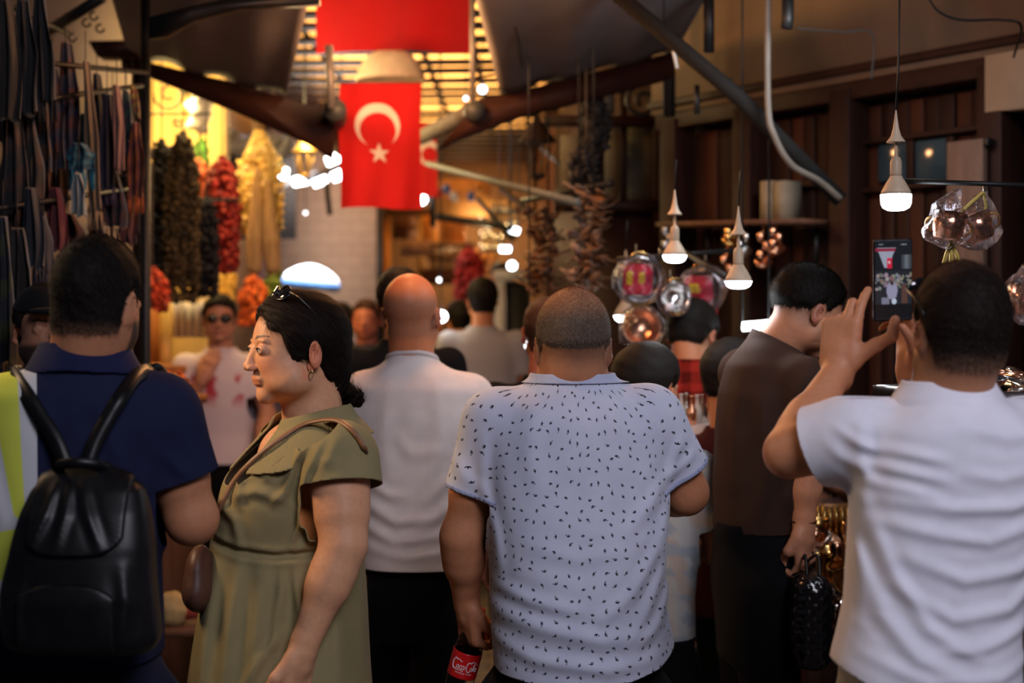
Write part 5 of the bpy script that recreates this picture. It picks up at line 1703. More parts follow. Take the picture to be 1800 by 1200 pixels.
thing(scroll(1130, 178, 6.5, .085, 1.5, 1.2), 'iron_scroll', M_black, 'curled wrought-iron scroll under the right awning beam', 'scroll')
# left: wrought iron scrolls against the lit shop wall
for cx, cy, r, st, lab in ((298, 166, .085, 3.0, 'large wrought-iron scroll against the yellow wall'), (338, 160, .055, 0, 'second iron scroll under the left awning beam'), (314, 216, .03, 2, 'small iron curl below the large scroll')):
    thing(scroll(cx, cy, 7.2, r, 1.4, st, th=.006), 'iron_scroll', M_black, lab, 'scroll')
pole([P(258, 200, 7.2), P(372, 200, 7.2)], .006, M_black, 'thin iron rail crossing the yellow wall', 'rail', 'iron_rail')
pole([P(250, 354, 6.8), P(420, 352, 6.8)], .008, M_black, 'thin dark rail holding the dried vegetable garlands', 'rail', 'iron_rail')

# ------------------------------------------------------------------ flags
def flag(px0, px1, py0, py1, Y, label, emblem=None, seed=0, amp=.02, nx=120, ny=170, red=(.62, .012, .012), rod=True):
    W_ = (px1 - px0) / FPX * Y; H_ = (py1 - py0) / FPX * Y
    top = P(px0, py0, Y); rs = np.random.RandomState(seed); ph = rs.uniform(0, 6, 4)
    V = []; C = []
    for j in range(ny + 1):
        for i in range(nx + 1):
            u, v = i / nx, j / ny
            d = amp * (math.sin(u * 7 + ph[0]) * .5 + .3 * math.sin(u * 15 + v * 3 + ph[1])) * (.3 + .9 * v) + amp * .5 * math.sin(v * 5 + u * 2 + ph[2])
            V.append((top[0] + u * W_ + .004 * math.sin(v * 6 + ph[3]), Y + d, top[2] - v * H_ + .006 * math.sin(u * 5 + ph[1]) * v))
            px, py = px0 + u * (px1 - px0), py0 + v * (py1 - py0)
            c = red
            if emblem and emblem(px, py): c = (.85, .72, .62)
            C.append(c)
    F = [(j * (nx + 1) + i, (j + 1) * (nx + 1) + i, (j + 1) * (nx + 1) + i + 1, j * (nx + 1) + i + 1) for j in range(ny) for i in range(nx)]
    fl = empty('flag', top, label, 'flag', 'red flags hung over the lane')
    m = mat_vcol('flag_cloth', .8, .04, 40, .1)
    if 'tl' not in _mats:
        _mats['tl'] = 1
        b = m.node_tree.nodes['Principled BSDF']
        tr = m.node_tree.nodes.new('ShaderNodeBsdfTranslucent'); mx = m.node_tree.nodes.new('ShaderNodeMixShader'); mx.inputs[0].default_value = .45
        src = b.inputs['Base Color'].links[0].from_socket
        m.node_tree.links.new(src, tr.inputs[0]); out = m.node_tree.nodes['Material Output']
        m.node_tree.links.new(b.outputs[0], mx.inputs[1]); m.node_tree.links.new(tr.outputs[0], mx.inputs[2]); m.node_tree.links.new(mx.outputs[0], out.inputs[0])
    link_mesh('flag_cloth', V, F, m, fl, cols=np.array(C))
    if rod: MB().tube([top + [-.45, 0, .05], top, top + [W_, 0, 0], top + [W_ + .45, 0, .05]], .0035, 8).build('hanging_wire', M_black, fl)
    return fl
def crescent(px, py):
    if math.hypot(px - 665, py - 221) < 39 and math.hypot(px - 666, py - 230) > 31.5: return True
    dx, dy = px - 667, py - 270
    a = math.atan2(dx, -dy); r = math.hypot(dx, dy)
    if r > 19: return False
    s = a % (2 * math.pi / 5); s = min(s, 2 * math.pi / 5 - s)
    # star outline
    R0, R1 = 19, 7.4
    x1, y1 = R0, 0; x2, y2 = R1 * math.cos(math.pi / 5), R1 * math.sin(math.pi / 5)
    x, y = r * math.cos(s), r * math.sin(s)
    return (x2 - x1) * (y - y1) - (y2 - y1) * (x - x1) > 0 if (x2 - x1) * (0 - y1) - (y2 - y1) * (0 - x1) > 0 else (x2 - x1) * (y - y1) - (y2 - y1) * (x - x1) < 0
flag(597, 740, 146, 366, 6.3, 'red flag with white crescent and star hanging below the cream lamp shade', crescent, 2, .022, 150, 220)
flag(556, 830, -190, 90, 6.9, 'large plain red flag at the top of the picture', None, 5, .03, 60, 60, red=(.45, .008, .010))
def cres2(px, py): return math.hypot(px - 752, py - 268) < 22 and math.hypot(px - 756, py - 272) > 15
flag(712, 768, 215, 345, 9.0, 'small far red flag half hidden behind the crescent flag', cres2, 8, .02, 40, 60)

# ------------------------------------------------------------------ lamps
M_cream = mat('cream_enamel', (.70, .55, .36), .45)
M_white = mat('white_plastic', (.60, .46, .32), .5)
M_led = mat('led_diffuser', (.9, .9, .9), .5, emis=(.86, .93, 1.0), es=14)
M_led2 = mat('led_dim', (.9, .9, .9), .5, emis=(.9, .93, 1.0), es=5)
M_ledw = mat('led_warm', (.9, .9, .9), .5, emis=(1.0, .85, .6), es=9)
sh = empty('lamp_shade', P(687, 118, 7.0), 'big cream dome lamp shade hanging between the two red flags', 'lamp')
c = P(687, 144, 7.0); r_ = 62 / FPX * 7.0
MB().lathe([(r_, 0), (r_ * 1.0, .012), (r_ * .93, .05), (r_ * .80, .095), (r_ * .62, .130), (r_ * .40, .150), (r_ * .12, .160), (.02, .175)], c, 40, cap_ends=False).build('shade', M_cream, sh, thick=.004)
MB().tube([c + [0, 0, .17], c + [0, 0, .95]], .005, 8).build('cord', M_black, sh)
MB().ball(c + [0, 0, .10], .022, 10).build('bulb', M_ledw, sh)
def led(px, py, Y, w, label, top=-120, group='white LED bulbs over the right-hand stalls', power=10, flatb=.8):
    """py = row of the bottom of the glowing cap, w = its width in pixels"""
    s = w / FPX * Y / 2
    c = P(px, py, Y)
    g = empty('led_bulb', c, label, 'lamp', group)
    MB().lathe([(.001, 0), (s * .55, s * .05), (s * .85, s * .22), (s * .98, s * .5), (s, s * 1.1 * flatb + s * .2)], c, 28, cap_ends=False).build('diffuser', M_led, g)
    z1 = s * 1.1 * flatb + s * .2
    MB().lathe([(s * 1.0, z1), (s * .92, z1 + s * .25), (s * .62, z1 + s * .8), (s * .42, z1 + s * 1.1), (s * .40, z1 + s * 1.2)], c, 28).build('housing', M_white, g)
    MB().lathe([(s * .36, z1 + s * 1.2), (s * .38, z1 + s * 1.35), (s * .38, z1 + s * 2.1), (s * .28, z1 + s * 2.4), (s * .12, z1 + s * 2.5), (s * .10, z1 + s * 3.4)], c, 20).build('socket', mat('pale_socket', (.50, .38, .26), .5), g)
    MB().lathe([(s * .62, z1 + s * 3.4), (s * .60, z1 + s * 3.45), (s * .34, z1 + s * 3.8), (s * .2, z1 + s * 4.3), (s * .10, z1 + s * 5.0), (s * .03, z1 + s * 5.6)], c, 24).build('ceiling_cup', M_white, g)
    zt = P(px, top, Y)[2]
    MB().tube([c + [0, 0, z1 + s * 5.5], c + [s * .15, 0, z1 + s * 8], [c[0] + s * .3, c[1], zt]], .0025, 6).build('wire', M_black, g)
    l = point('led_bulb_light', tuple(c - [0, 0, .05]), power, (.86, .92, 1.0), .04)
    return g
led(1575, 371, 3.3, 54, 'nearest hanging LED bulb, with pale cup above, in front of the timber facade', power=1.6)
led(1298, 508, 3.75, 48, 'hanging LED bulb on a long pale stem left of the man in brown', power=1.4, flatb=.35, top=300)
led(1186, 462, 4.3, 42, 'hanging LED bulb above the wrapped pans', power=1.6, flatb=.4, top=300)
led(1100, 566, 5.6, 42, 'low LED bulb glowing just right of the grey-haired head', power=1.0, flatb=.3, top=420)
# fluorescent strips and far bulbs, plus glints put in as glowing shapes
def strip(px0, py0, px1, py1, Y, w, label, m=None):
    a, b = P(px0, py0, Y), P(px1, py1, Y)
    g = empty('tube_light_and_glow', (a + b) / 2, label, 'lamp', 'white tube lights in the distance')
    MB().tube([a, b], w, 10).build('tube', m or M_led, g)
    for q in (a, b): MB().tube([q, [q[0], q[1], ceilz(Y)]], .004, 5).build('suspension_wire', M_black, g)
strip(1305, 574, 1352, 570, 5.0, .016, 'white blurred glow behind the man in brown, added as a glowing tube')  # emissive tube added for a blurred white reflection
strip(388, 178, 424, 189, 9.5, .022, 'white tube light under the left awning, first from the left')
strip(428, 190, 450, 197, 9.5, .020, 'white tube light under the left awning, second from the left')
strip(454, 198, 474, 204, 9.5, .018, 'white tube light under the left awning, third from the left')
strip(484, 302, 504, 306, 11.5, .045, 'white tube light nearest the yellow garland')
strip(516, 320, 540, 316, 11.5, .035, 'low white tube light left of the crescent flag')
strip(550, 318, 572, 310, 11.5, .055, 'white tube light just left of the crescent flag')
strip(575, 285, 598, 276, 11.5, .040, 'upper white tube light beside the crescent flag')
strip(584, 308, 602, 302, 11.5, .055, 'white tube light touching the edge of the crescent flag')
strip(895, 402, 912, 407, 10.0, .020, 'small white lamp above the far glassware')
strip(879, 438, 897, 438, 10.0, .020, 'small white lamp left of the hanging spoons')
for x, y, Y, r_, lab in ((741, 350, 9.5, .036, 'round white globe lamp at the corner of the crescent flag'), (819, 173, 8.0, .012, 'small bright lamp near the right rolled blind'), (848, 157, 8.2, .024, 'bright lamp between the right awning and the lattice'),
                     (900, 467, 10, .03, 'white globe lamp above the black door'), (537, 374, 11, .012, 'small round lamp on the pale block wall'), (1167, 64, 5.0, .009, 'tiny bright lamp at the elbow of the diagonal arm'),
                     (776, 556, 7.5, .030, 'bright white spot right of the shaven head, added as a glowing ball'), (930, 607, 5.6, .018, 'white glint left of the grey-haired neck, added as a glowing ball'), (772, 492, 8.0, .012, 'sunglasses glint at the top right of the shaven head, added as a glowing ball')):  # last three are glints, added as glowing balls
    c = P(x, y, Y); g = empty('globe_lamp_and_glint', c, lab, 'lamp')
    MB().ball(c, r_, 10).build('globe', M_led if r_ > .025 else M_led2, g)
    MB().tube([c, [c[0], c[1], ceilz(Y)]], .003, 5).build('cord', M_black, g)
# brass lanterns
def lantern(px, py, Y, s, label, m):
    c = P(px, py, Y); g = empty('hanging_lantern', c, label, 'lantern')
    MB().lathe([(.10 * s, 0), (.098 * s, .01 * s), (.03 * s, .10 * s), (.012 * s, .13 * s), (.012 * s, .16 * s)], c, 6).build('hood', m, g)
    mb = MB()
    for k in range(6):
        a = k * math.pi / 3
        mb.beam(c + np.array([.075 * s * math.cos(a), .075 * s * math.sin(a), 0]), c + np.array([.04 * s * math.cos(a), .04 * s * math.sin(a), -.17 * s]), .008 * s)
    mb.build('cage', m, g)
    MB().lathe([(.001, -.20 * s), (.042 * s, -.18 * s), (.045 * s, -.165 * s)], c, 12).build('base', m, g)
    MB().tube([c + [0, 0, .16 * s], [c[0], c[1], ceilz(Y)]], .004, 6).build('chain', M_black, g)
lantern(535, 268, 8.0, .75, 'small brass lantern hanging under the left awning', mat('brass', (.60, .38, .10), .35, metal=.7))
lantern(944, 250, 6.6, .9, 'dark iron lantern hanging under the right awning beam', mat('rusty_iron', (.05, .03, .02), .6, metal=.4))
# ================================================================== things held
def build_bottle():
    W0 = wr_pat
    grip = np.mean([hL_pat.tips[k] for k in range(4)] + [hL_pat.thumb[3]], 0)
    top = P(838, 1085, 3.2) + [0, .10, 0]; bot = P(770, 1330, 3.2) + [0, .13, 0]
    ax = (top - bot) / np.linalg.norm(top - bot)
    xa = np.cross([0, 1, 0], ax); xa /= np.linalg.norm(xa); ya = np.cross(ax, xa)
    R = np.stack([xa, ya, ax], 1)                 # bottle z axis = ax
    neck_top = P(838, 1098, 3.2) + [0, .095, 0]
    Lb = .285
    base = neck_top - ax * (Lb - .02)
    g = empty('bottle', base, 'clear plastic soft-drink bottle with red label held at the neck by the patterned-shirt man', 'bottle')
    prof = [(.001, .006), (.020, .002), (.029, .008), (.032, .025), (.0325, .06), (.031, .085), (.0335, .11), (.0340, .125), (.0340, .178), (.0330, .190), (.0290, .215), (.0200, .240), (.0130, .256), (.0125, .266)]
    m, nt, b = newmat('clear_pet')
    b.inputs['Base Color'].default_value = (.9, .9, .9, 1); b.inputs['Transmission Weight'].default_value = 1; b.inputs['Roughness'].default_value = .06; b.inputs['IOR'].default_value = 1.15
    MB().lathe(prof, base, 32, R, cap_ends=False).build('bottle_body', m, g, thick=.0008)
    MB().lathe([(.014, .264), (.0145, .266), (.0145, .282), (.012, .285)], base, 20, R).build('cap', mat('red_cap', (.6, .02, .02), .4), g)
    mb = MB().lathe([(.0346, .121), (.0348, .123), (.0348, .180), (.0346, .182)], base, 48, R, cap_ends=False)
    lab = mb.build('label', mat('red_label', (.60, .010, .012), .25, var=.03, coat=.4), g, thick=.0004)
    # flowing white script and small line of capitals on the label
    def onlab(u, v, r=.0353):
        a = math.pi * 1.5 + u / .0348
        return base + R @ np.array([r * math.cos(a), r * math.sin(a), .150 + v])
    def stroke(pts, w):
        p3 = [onlab(u, v) for u, v in [tuple(q) for q in sweep([np.array([a, b_, 0.])[:2] for a, b_ in pts], max(8, len(pts) * 5))]]
        s.tube(p3, w, 5)
    s = MB()
    def ring(cx, cy, rx, ry, a0=0, a1=6.28, n=14): return [(cx + rx * math.cos(t), cy + ry * math.sin(t)) for t in np.linspace(a0, a1, n)]
    w = .0009
    stroke(ring(-.0235, .004, .0060, .0125, .9, 5.3), w * 1.4)                      # C
    stroke([(-.0195, .013), (-.015, .016), (-.010, .013), (-.006, .012)], w)
    stroke(ring(-.0150, -.0015, .0028, .0042), w)                                 # o
    stroke(ring(-.0080, -.0015, .0028, .0042, .8, 5.5), w)                         # c
    stroke(ring(-.0022, -.0015, .0028, .0042), w); stroke([(.0008, .003), (.0006, -.003), (.0022, -.0055)], w)  # a
    stroke([(.0030, -.0005), (.0058, .0000)], w * 1.2)                            # -
    stroke(ring(.0115, .002, .0055, .0115, .8, 5.4), w * 1.4)                      # C
    stroke([(.0140, .011), (.019, .0155), (.027, .013), (.033, .009)], w)
    stroke(ring(.0180, -.0025, .0027, .0042), w)                                  # o
    stroke([(.0215, -.005), (.0245, .006), (.0255, .0095), (.0238, .009), (.0228, .000), (.0240, -.006)], w)   # l
    stroke(ring(.0290, -.0025, .0028, .0042), w); stroke([(.0320, .002), (.0318, -.004), (.0335, -.006)], w)    # a
    stroke([(-.024, -.0075), (-.016, -.0095), (-.008, -.0085), (0, -.010)], w * .8)
    s.build('label_script', mat('white_ink', (.75, .72, .72), .4), lab)
    cu = bpy.data.curves.new('small_capitals', 'FONT'); cu.body = 'ORIGINAL TASTE'; cu.size = .0052; cu.align_x = 'CENTER'
    o = bpy.data.objects.new('small_capitals', cu); COL.objects.link(o)
    bpy.context.view_layer.update()
    me = bpy.data.meshes.new_from_object(o.evaluated_get(bpy.context.evaluated_depsgraph_get()))
    Vt = np.array([tuple(v.co) for v in me.vertices]); Ft = [tuple(p.vertices) for p in me.polygons]
    bpy.data.objects.remove(o)
    V2 = [onlab(x + .002, y - .0165, .0352) for x, y, z in Vt]
    link_mesh('small_lettering', V2, Ft, mat('white_ink', (.75, .72, .72), .4), lab, smooth=False)
build_bottle()

def build_phone():
    Y = 2.4 + .235
    c = P(1569, 492, Y); w, h, t = .074, .152, .0085
    R = rotm(4, 4, -1.5)
    g = empty('smartphone', c - [0, 0, h / 2], 'smartphone showing the street on its screen, held up by the man in white polo', 'phone')
    V, F = surf(lambda p: rbox(p, c, (w / 2, t / 2, h / 2), .0042, R), c - .1, c + .1, .0016)
    link_mesh('phone_body', V, F, mat('phone_shell', (.012, .012, .014), .3, metal=.5), g)
    nx, ny = 66, 130; V = []; C = []
    rs = np.random.RandomState(4)
    blobs = [(rs.uniform(0, 1), rs.uniform(.42, .62), rs.uniform(.02, .06), rs.uniform(.1, .6, 3)) for _ in range(60)]
    for j in range(ny + 1):
        for i in range(nx + 1):
            u, v = i / nx, j / ny
            q = np.array([(u - .5) * (w - .005), -t / 2 - .0004, (.5 - v) * (h - .006)])
            V.append(c + R @ q)
            col = np.array([.012, .014, .018])
            if .09 < v < .98:
                if u + (v - .1) * .9 < .56 + .0 and v < .34 and u > .06 + (v - .1) * .8: col = np.array([.34, .36, .46])
                if .095 < v < .135 and u < .55: col = np.array([.28, .02, .05])
                if .32 < u < .46 and .22 < v < .35: col = np.array([.62, .02, .06]) if math.hypot(u - .385, (v - .275) * 2) > .035 else np.array([.7, .5, .5])
                if u > .72 and .18 < v < .36: col = np.array([.05, .055, .065]) * (1 + 2 * math.exp(-((u - .86) / .06) ** 2))
                if v > .38:
                    col = np.array([.02, .022, .03])
                    for bu, bv, br, bc in blobs:
                        if math.hypot(u - bu, (v - bv) * 1.9) < br: col = (bc * .35 + bc.mean() * .45) * np.array([.8, .7, .72])
                    if math.hypot((u - .46), (v - .63) * 1.3) < .15 or (abs(u - .46) < .12 and .56 < v < .72): col = np.array([.30, .29, .42])
                    if math.hypot((u - .46) * 1.0, (v - .535) * 2) < .055: col = np.array([.05, .03, .025])
                    if abs(u - .28) < .10 and .72 < v < .86: col = np.array([.20, .20, .28])
                    if abs(u - .80) < .08 and .55 < v < .80: col = np.array([.10, .05, .04])
                if .80 < v < .99: col = np.array([.008, .008, .01])
                if math.hypot(u - .52, (v - .77) * 2) < .07: col = np.array([.50, .58, .70])
            else:
                if (.70 < u < .86 and .045 < v < .055 and (i % 5) < 3) or (.10 < u < .22 and .045 < v < .052): col = np.array([.35, .38, .42])
            C.append(col)
    F = [(j * (nx + 1) + i, (j + 1) * (nx + 1) + i, (j + 1) * (nx + 1) + i + 1, j * (nx + 1) + i + 1) for j in range(ny) for i in range(nx)]
    m, nt, b = newmat('phone_display')
    a = nt.nodes.new('ShaderNodeAttribute'); a.attribute_name = 'Col'
    b.inputs['Base Color'].default_value = (.004, .004, .004, 1); b.inputs['Roughness'].default_value = .15
    nt.links.new(a.outputs['Color'], b.inputs['Emission Color']); b.inputs['Emission Strength'].default_value = .8
    link_mesh('screen', V, F, m, g, cols=np.array(C))
build_phone()
sunglasses('dark glasses resting on the head of the man in the white polo', H_ph, R_ph, .95, tilt=14, up=.050, fwd=-.01, sc=1.0)

# ================================================================== hanging garlands
def piece_cloud(centers, dirs, size, kind, rs):
    """many small tapering dried pods in one numpy mesh"""
    n = 6
    prof = {'pod': [(.12, 0), (.5, .25), (.42, .6), (.12, 1.0)], 'bell': [(.10, 0), (.30, .2), (.48, .6), (.55, 1.0), (.2, .9)], 'disc': [(.15, 0), (.9, .12), (.9, .3), (.15, .42)]}[kind]
    m = len(prof); base = np.array([[r * math.cos(2 * math.pi * k / n), r * math.sin(2 * math.pi * k / n), z] for r, z in prof for k in range(n)])
    Fb = [(i * n + k, i * n + (k + 1) % n, (i + 1) * n + (k + 1) % n, (i + 1) * n + k) for i in range(m - 1) for k in range(n)] 
    Vs = []; Fs = []
    for c, d in zip(centers, dirs):
        d = d / np.linalg.norm(d); a = np.cross(d, rs.randn(3)); a /= np.linalg.norm(a); b = np.cross(d, a)
        Rm = np.stack([a, b, d], 1); s = size * rs.uniform(.7, 1.3)
        Vs.append((base * s) @ Rm.T + c); Fs.append(np.array(Fb) + len(Vs[:-1]) * len(base))
    return np.concatenate(Vs), np.concatenate(Fs)

def garland(px0, px1, py0, py1, Y, col, label, kind='pod', size=.035, n=420, seed=0, depth=.6, group='garlands of dried vegetables at the left shop', strings=9, col2=None, taper=.25, name='dried_garland', cat='garland', hookz=None, rough=.6):
    rs = np.random.RandomState(seed + 1)
    top = P((px0 + px1) / 2, py0, Y); W_ = (px1 - px0) / FPX * Y / 2; H_ = (py1 - py0) / FPX * Y
    g = empty(name, top, label, cat, group)
    cen = []; dr = []
    for k in range(n):
        v = rs.uniform(0, 1) ** .85; a = rs.uniform(0, 2 * math.pi)
        prof = min(1, taper + (1 - taper) * math.sin(min(1, v / .38) * math.pi / 2)) * (1 if v < .86 else math.sqrt(max(.15, 1 - ((v - .86) / .16) ** 2)))
        lobe = .82 + .18 * math.cos(a * 3 + seed)
        r = prof * lobe * rs.uniform(.72, .96)
        c = top + np.array([math.cos(a) * W_ * r, math.sin(a) * W_ * depth * r, -v * H_ * .97])
        cen.append(c); dr.append(np.array([math.cos(a) * 1.0, math.sin(a) * 1.0, -.35 - .6 * rs.rand()]) + rs.randn(3) * .3)
    V, F = piece_cloud(cen, dr, size, kind, rs)
    C = np.repeat(np.array(col)[None] * (1 + .35 * rs.randn(n, 1)), 24 if kind == 'pod' or kind == 'disc' else 30, axis=0)
    if col2 is not None:
        w = np.repeat((rs.rand(n, 1) < .3), len(C) // n, axis=0); C = np.where(w, np.array(col2)[None], C)
    o = link_mesh('dried_pods', V, F, mat_vcol('dried_skin', rough, .3, 60, .4), g, cols=np.clip(C, .001, 1)); o['kind'] = 'stuff'
    V, F = surf(lambda p: cap(p, top - [0, 0, .05 * H_], top - [0, 0, .2 * H_], W_ * .25, W_ * .62), top - [W_, W_, .5 * H_], top + [W_, W_, .06], .02) if False else (None, None)
    mb = MB()
    for k in range(strings):
        a = 2 * math.pi * k / strings
        mb.tube([top + [0, 0, .02], top + np.array([math.cos(a) * W_ * .5, math.sin(a) * W_ * depth * .5, -H_ * .2]), top + np.array([math.cos(a) * W_ * .72, math.sin(a) * W_ * depth * .7, -H_ * .9])], max(.004, W_ * .20), 6)
    mb.build('threaded_strings', mat('core_' + '_'.join('%02d' % int(100 * c_) for c_ in col), np.array(col) * .55, .9), g)
    MB().tube([top + [0, 0, -.02], top + [0, 0, .10 if Y > 7.9 and px0 > 780 else ceilz(Y) - top[2]]], .004, 6).build('hanging_cord', mat('cord', (.15, .12, .08), .8), g)
    return g
garland(256, 312, 252, 505, 6.9, (.014, .010, .008), 'near-black garland of dried aubergine shells, leftmost in the row', 'bell', .034, 430, 1)
garland(292, 352, 238, 535, 6.7, (.075, .050, .018), 'olive-brown garland of dried vegetables, tallest in the row', 'bell', .024, 700, 2)
garland(342, 384, 352, 522, 6.8, (.012, .010, .010), 'short black garland between the olive and the red one', 'bell', .024, 380, 3)
garland(360, 420, 282, 478, 7.0, (.26, .012, .006), 'dark red garland of dried peppers beside the yellow one', 'pod', .036, 620, 4, col2=(.42, .03, .01))
garland(412, 500, 238, 420, 7.4, (.78, .50, .12), 'bright yellow garland of dried flowers left of the pale block wall', 'disc', .022, 760, 5, taper=.12, col2=(.85, .62, .25))
garland(328, 372, 285, 400, 7.6, (.50, .10, .03), 'orange-red garland glimpsed between the olive and dark red ones', 'pod', .034, 260, 6)
garland(798, 852, 438, 545, 12.5, (.30, .008, .008), 'dark red garland of peppers hanging far down the lane', 'pod', .05, 320, 7, group='far garlands')
garland(838, 874, 430, 466, 13.2, (.75, .30, .06), 'orange garland hanging behind the far red one', 'pod', .05, 120, 8, group='far garlands')
garland(236, 300, 478, 545, 6.5, (.60, .07, .02), 'cluster of orange-red peppers under the olive garland', 'pod', .030, 200, 9)
garland(424, 468, 488, 572, 8.4, (.75, .14, .03), 'bright orange cluster hanging left of the umbrella', 'pod', .036, 240, 10)
garland(468, 492, 455, 530, 8.8, (.22, .30, .06), 'small green cluster hanging beside the orange one', 'pod', .03, 130, 11)
garland(340, 368, 248, 290, 8.0, (.08, .22, .03), 'small green bunch hanging on the yellow wall', 'pod', .025, 60, 12)
garland(388, 416, 470, 540, 8.2, (.62, .36, .08), 'small golden cluster below the dark red garland', 'disc', .02, 130, 13)
# smooth tan fibre bundles in front of the yellow garland
for x0, y0, x1, w, lab in ((452, 300, 448, 30, 'tan bundle of natural loofah fibre, left of the pair on the yellow garland'), (470, 320, 480, 32, 'tan bundle of natural loofah fibre, right of the pair on the yellow garland')):
    t_, b_ = P(x0, y0, 7.15), P(x1, 470, 7.15); W_ = w / FPX * 7.15 / 2
    V, F = surf(lambda p: np.minimum(cap(p, t_, t_ + (b_ - t_) * .7, W_ * .35, W_), cap(p, t_ + (b_ - t_) * .7, b_, W_, W_ * .8)) + .004 * np.sin(np.arctan2(p[:, 1] - t_[1], p[:, 0] - t_[0] - (p[:, 2] - t_[2]) / (b_[2] - t_[2]) * (b_[0] - t_[0])) * 9), np.minimum(t_, b_) - .12, np.maximum(t_, b_) + .12, .008)
    thing(MB().add(V, F), 'fibre_bundle', mat('loofah', (.42, .24, .09), .9, var=.25, stretch=(3, 3, .5), bmp=.4), lab, 'fibre bundle', 'tan fibre bundles')

# spoons and bowls strung up right of the lane
def spoon_string(px, py0, py1, Y, w, col, label, seed, n=26):
    rs = np.random.RandomState(seed); g = empty('spoon_string', P(px, py0, Y), label, 'hanging utensils', 'strings of wooden spoons at the right-hand stall')
    MB().tube([[P(px, 0, Y)[0], Y, 4.06], P(px, py1, Y)], .005, 6).build('cord', M_black, g)
    for k in range(n):
        py = py0 + (py1 - py0) * (k + .5) / n; x = px + rs.uniform(-w, w) * .5; sd = 1 if rs.rand() > .5 else -1
        c = P(x, py, Y) + [0, -.02 - .03 * rs.rand(), 0]
        Rm = rotm(rs.uniform(-60, 60), rs.uniform(-30, 30), rs.uniform(-50, 50))
        m = MB(); s = rs.uniform(.8, 1.2)
        m.lathe([(.002, -.006), (.016, -.004), (.026, .004), (.028, .010), (.024, .008), (.012, .001), (.001, -.001)], (0, 0, 0), 14)
        m.tube([(0, .024, .006), (0, .06, .004), (0, .10, .010)], .0045, 6)
        Vv = (np.array(m.V) * s) @ Rm.T + c
        sh_ = .6 + .8 * rs.rand()
        link_mesh('wooden_spoon', Vv, m.F, mat('spoon_wood_%d_%d' % (seed % 3, k % 3), np.array(col) * (.6, 1.0, 1.5)[k % 3], .45, var=.3), g)
spoon_string(940, 372, 520, 6.2, 26, (.14, .065, .030), 'string of brown wooden spoons left of the grey-haired head, nearest the lane', 21)
spoon_string(964, 368, 525, 6.1, 24, (.10, .05, .025), 'string of brown wooden spoons just above the grey-haired head, left', 22)
spoon_string(1018, 330, 520, 5.7, 26, (.22, .16, .13), 'string of grey wooden spoons above the grey-haired head', 23, 30)
spoon_string(1044, 340, 510, 5.6, 28, (.26, .19, .16), 'string of pale wooden spoons right of the grey-haired head', 24, 30)
thing(MB().tube([P(920, 352, 6.15), P(1075, 322, 5.6)], .014, 10), 'display_rail', M_black, 'black rail carrying the strings of wooden spoons', 'rail')
# dark hanging bunches above the spoons
for x, y0, y1, Y, lab, sd in ((1030, 255, 340, 5.9, 'black hanging bunch above the strings of spoons', 41), (1045, 170, 260, 6.1, 'black hanging bunch under the right awning beam', 42)):
    garland(x - 22, x + 22, y0, y1, Y, (.012, .011, .012), lab, 'bell', .03, 130, sd, group='dark bunches above the spoons')

# ================================================================== scarves and clothes hanging at the left
M_sc = mat_vcol('scarf_cloth', .75, .35, 26, .3, stretch=(1, 1, .3), sheen=.2)
ORD = 'first second third fourth fifth sixth seventh eighth ninth tenth eleventh twelfth thirteenth fourteenth fifteenth sixteenth'.split()
def scarf(x0, y0, x1, y1, w, Y, col, label, seed, col2=None, tassel=True):
    rs = np.random.RandomState(seed); t_ = P(x0, y0, Y); b_ = P(x1, y1, Y); W_ = w / FPX * Y
    ph = rs.uniform(0, 6, 3); nu, nv = 22, 36; V = []; C = []
    for j in range(nv + 1):
        v = j / nv; c = t_ + (b_ - t_) * v
        ww = W_ * (.35 + .65 * min(1, v * 2.2)) * (1 + .08 * math.sin(v * 9 + ph[0]))
        for i in range(nu + 1):
            u = i / nu - .5
            V.append(c + np.array([u * ww, .022 * math.sin(u * 15 + ph[1] + v * 2) + .005 * math.sin(u * 27 + ph[2]), .01 * math.sin(u * 11 + ph[0]) if j == nv else 0]))
            k = .5 + .5 * math.sin(v * 22 + ph[2] + u * 3)
            C.append((np.array(col) if (col2 is None or k < .62) else np.array(col2)) * .55)
    F = [(j * (nu + 1) + i, (j + 1) * (nu + 1) + i, (j + 1) * (nu + 1) + i + 1, j * (nu + 1) + i + 1) for j in range(nv) for i in range(nu)]
    g = empty('scarf', t_, label, 'scarf', 'scarves and sashes hanging at the left stall')
    link_mesh('cloth', V, F, M_sc, g, cols=np.array(C), thick=.0015)
    MB().tube([t_ + [0, 0, -.01], t_ + [0, 0, .10]], .0015, 6).build('hanger_hook', M_black, g)
    if tassel:
        mb = MB()
        for i in range(14):
            u = (i + .5) / 14 - .5; p = b_ + np.array([u * W_, .02 * math.sin(u * 15 + ph[1] + 2), 0])
            mb.tube([p, p + np.array([.004 * rs.randn(), .004 * rs.randn(), -.06])], .003, 4)
        mb.build('fringe', M_sc if False else mat('fringe_' + str(int(col[0] * 99)) + str(int(col[2] * 99)), col, .8), g)
    return g
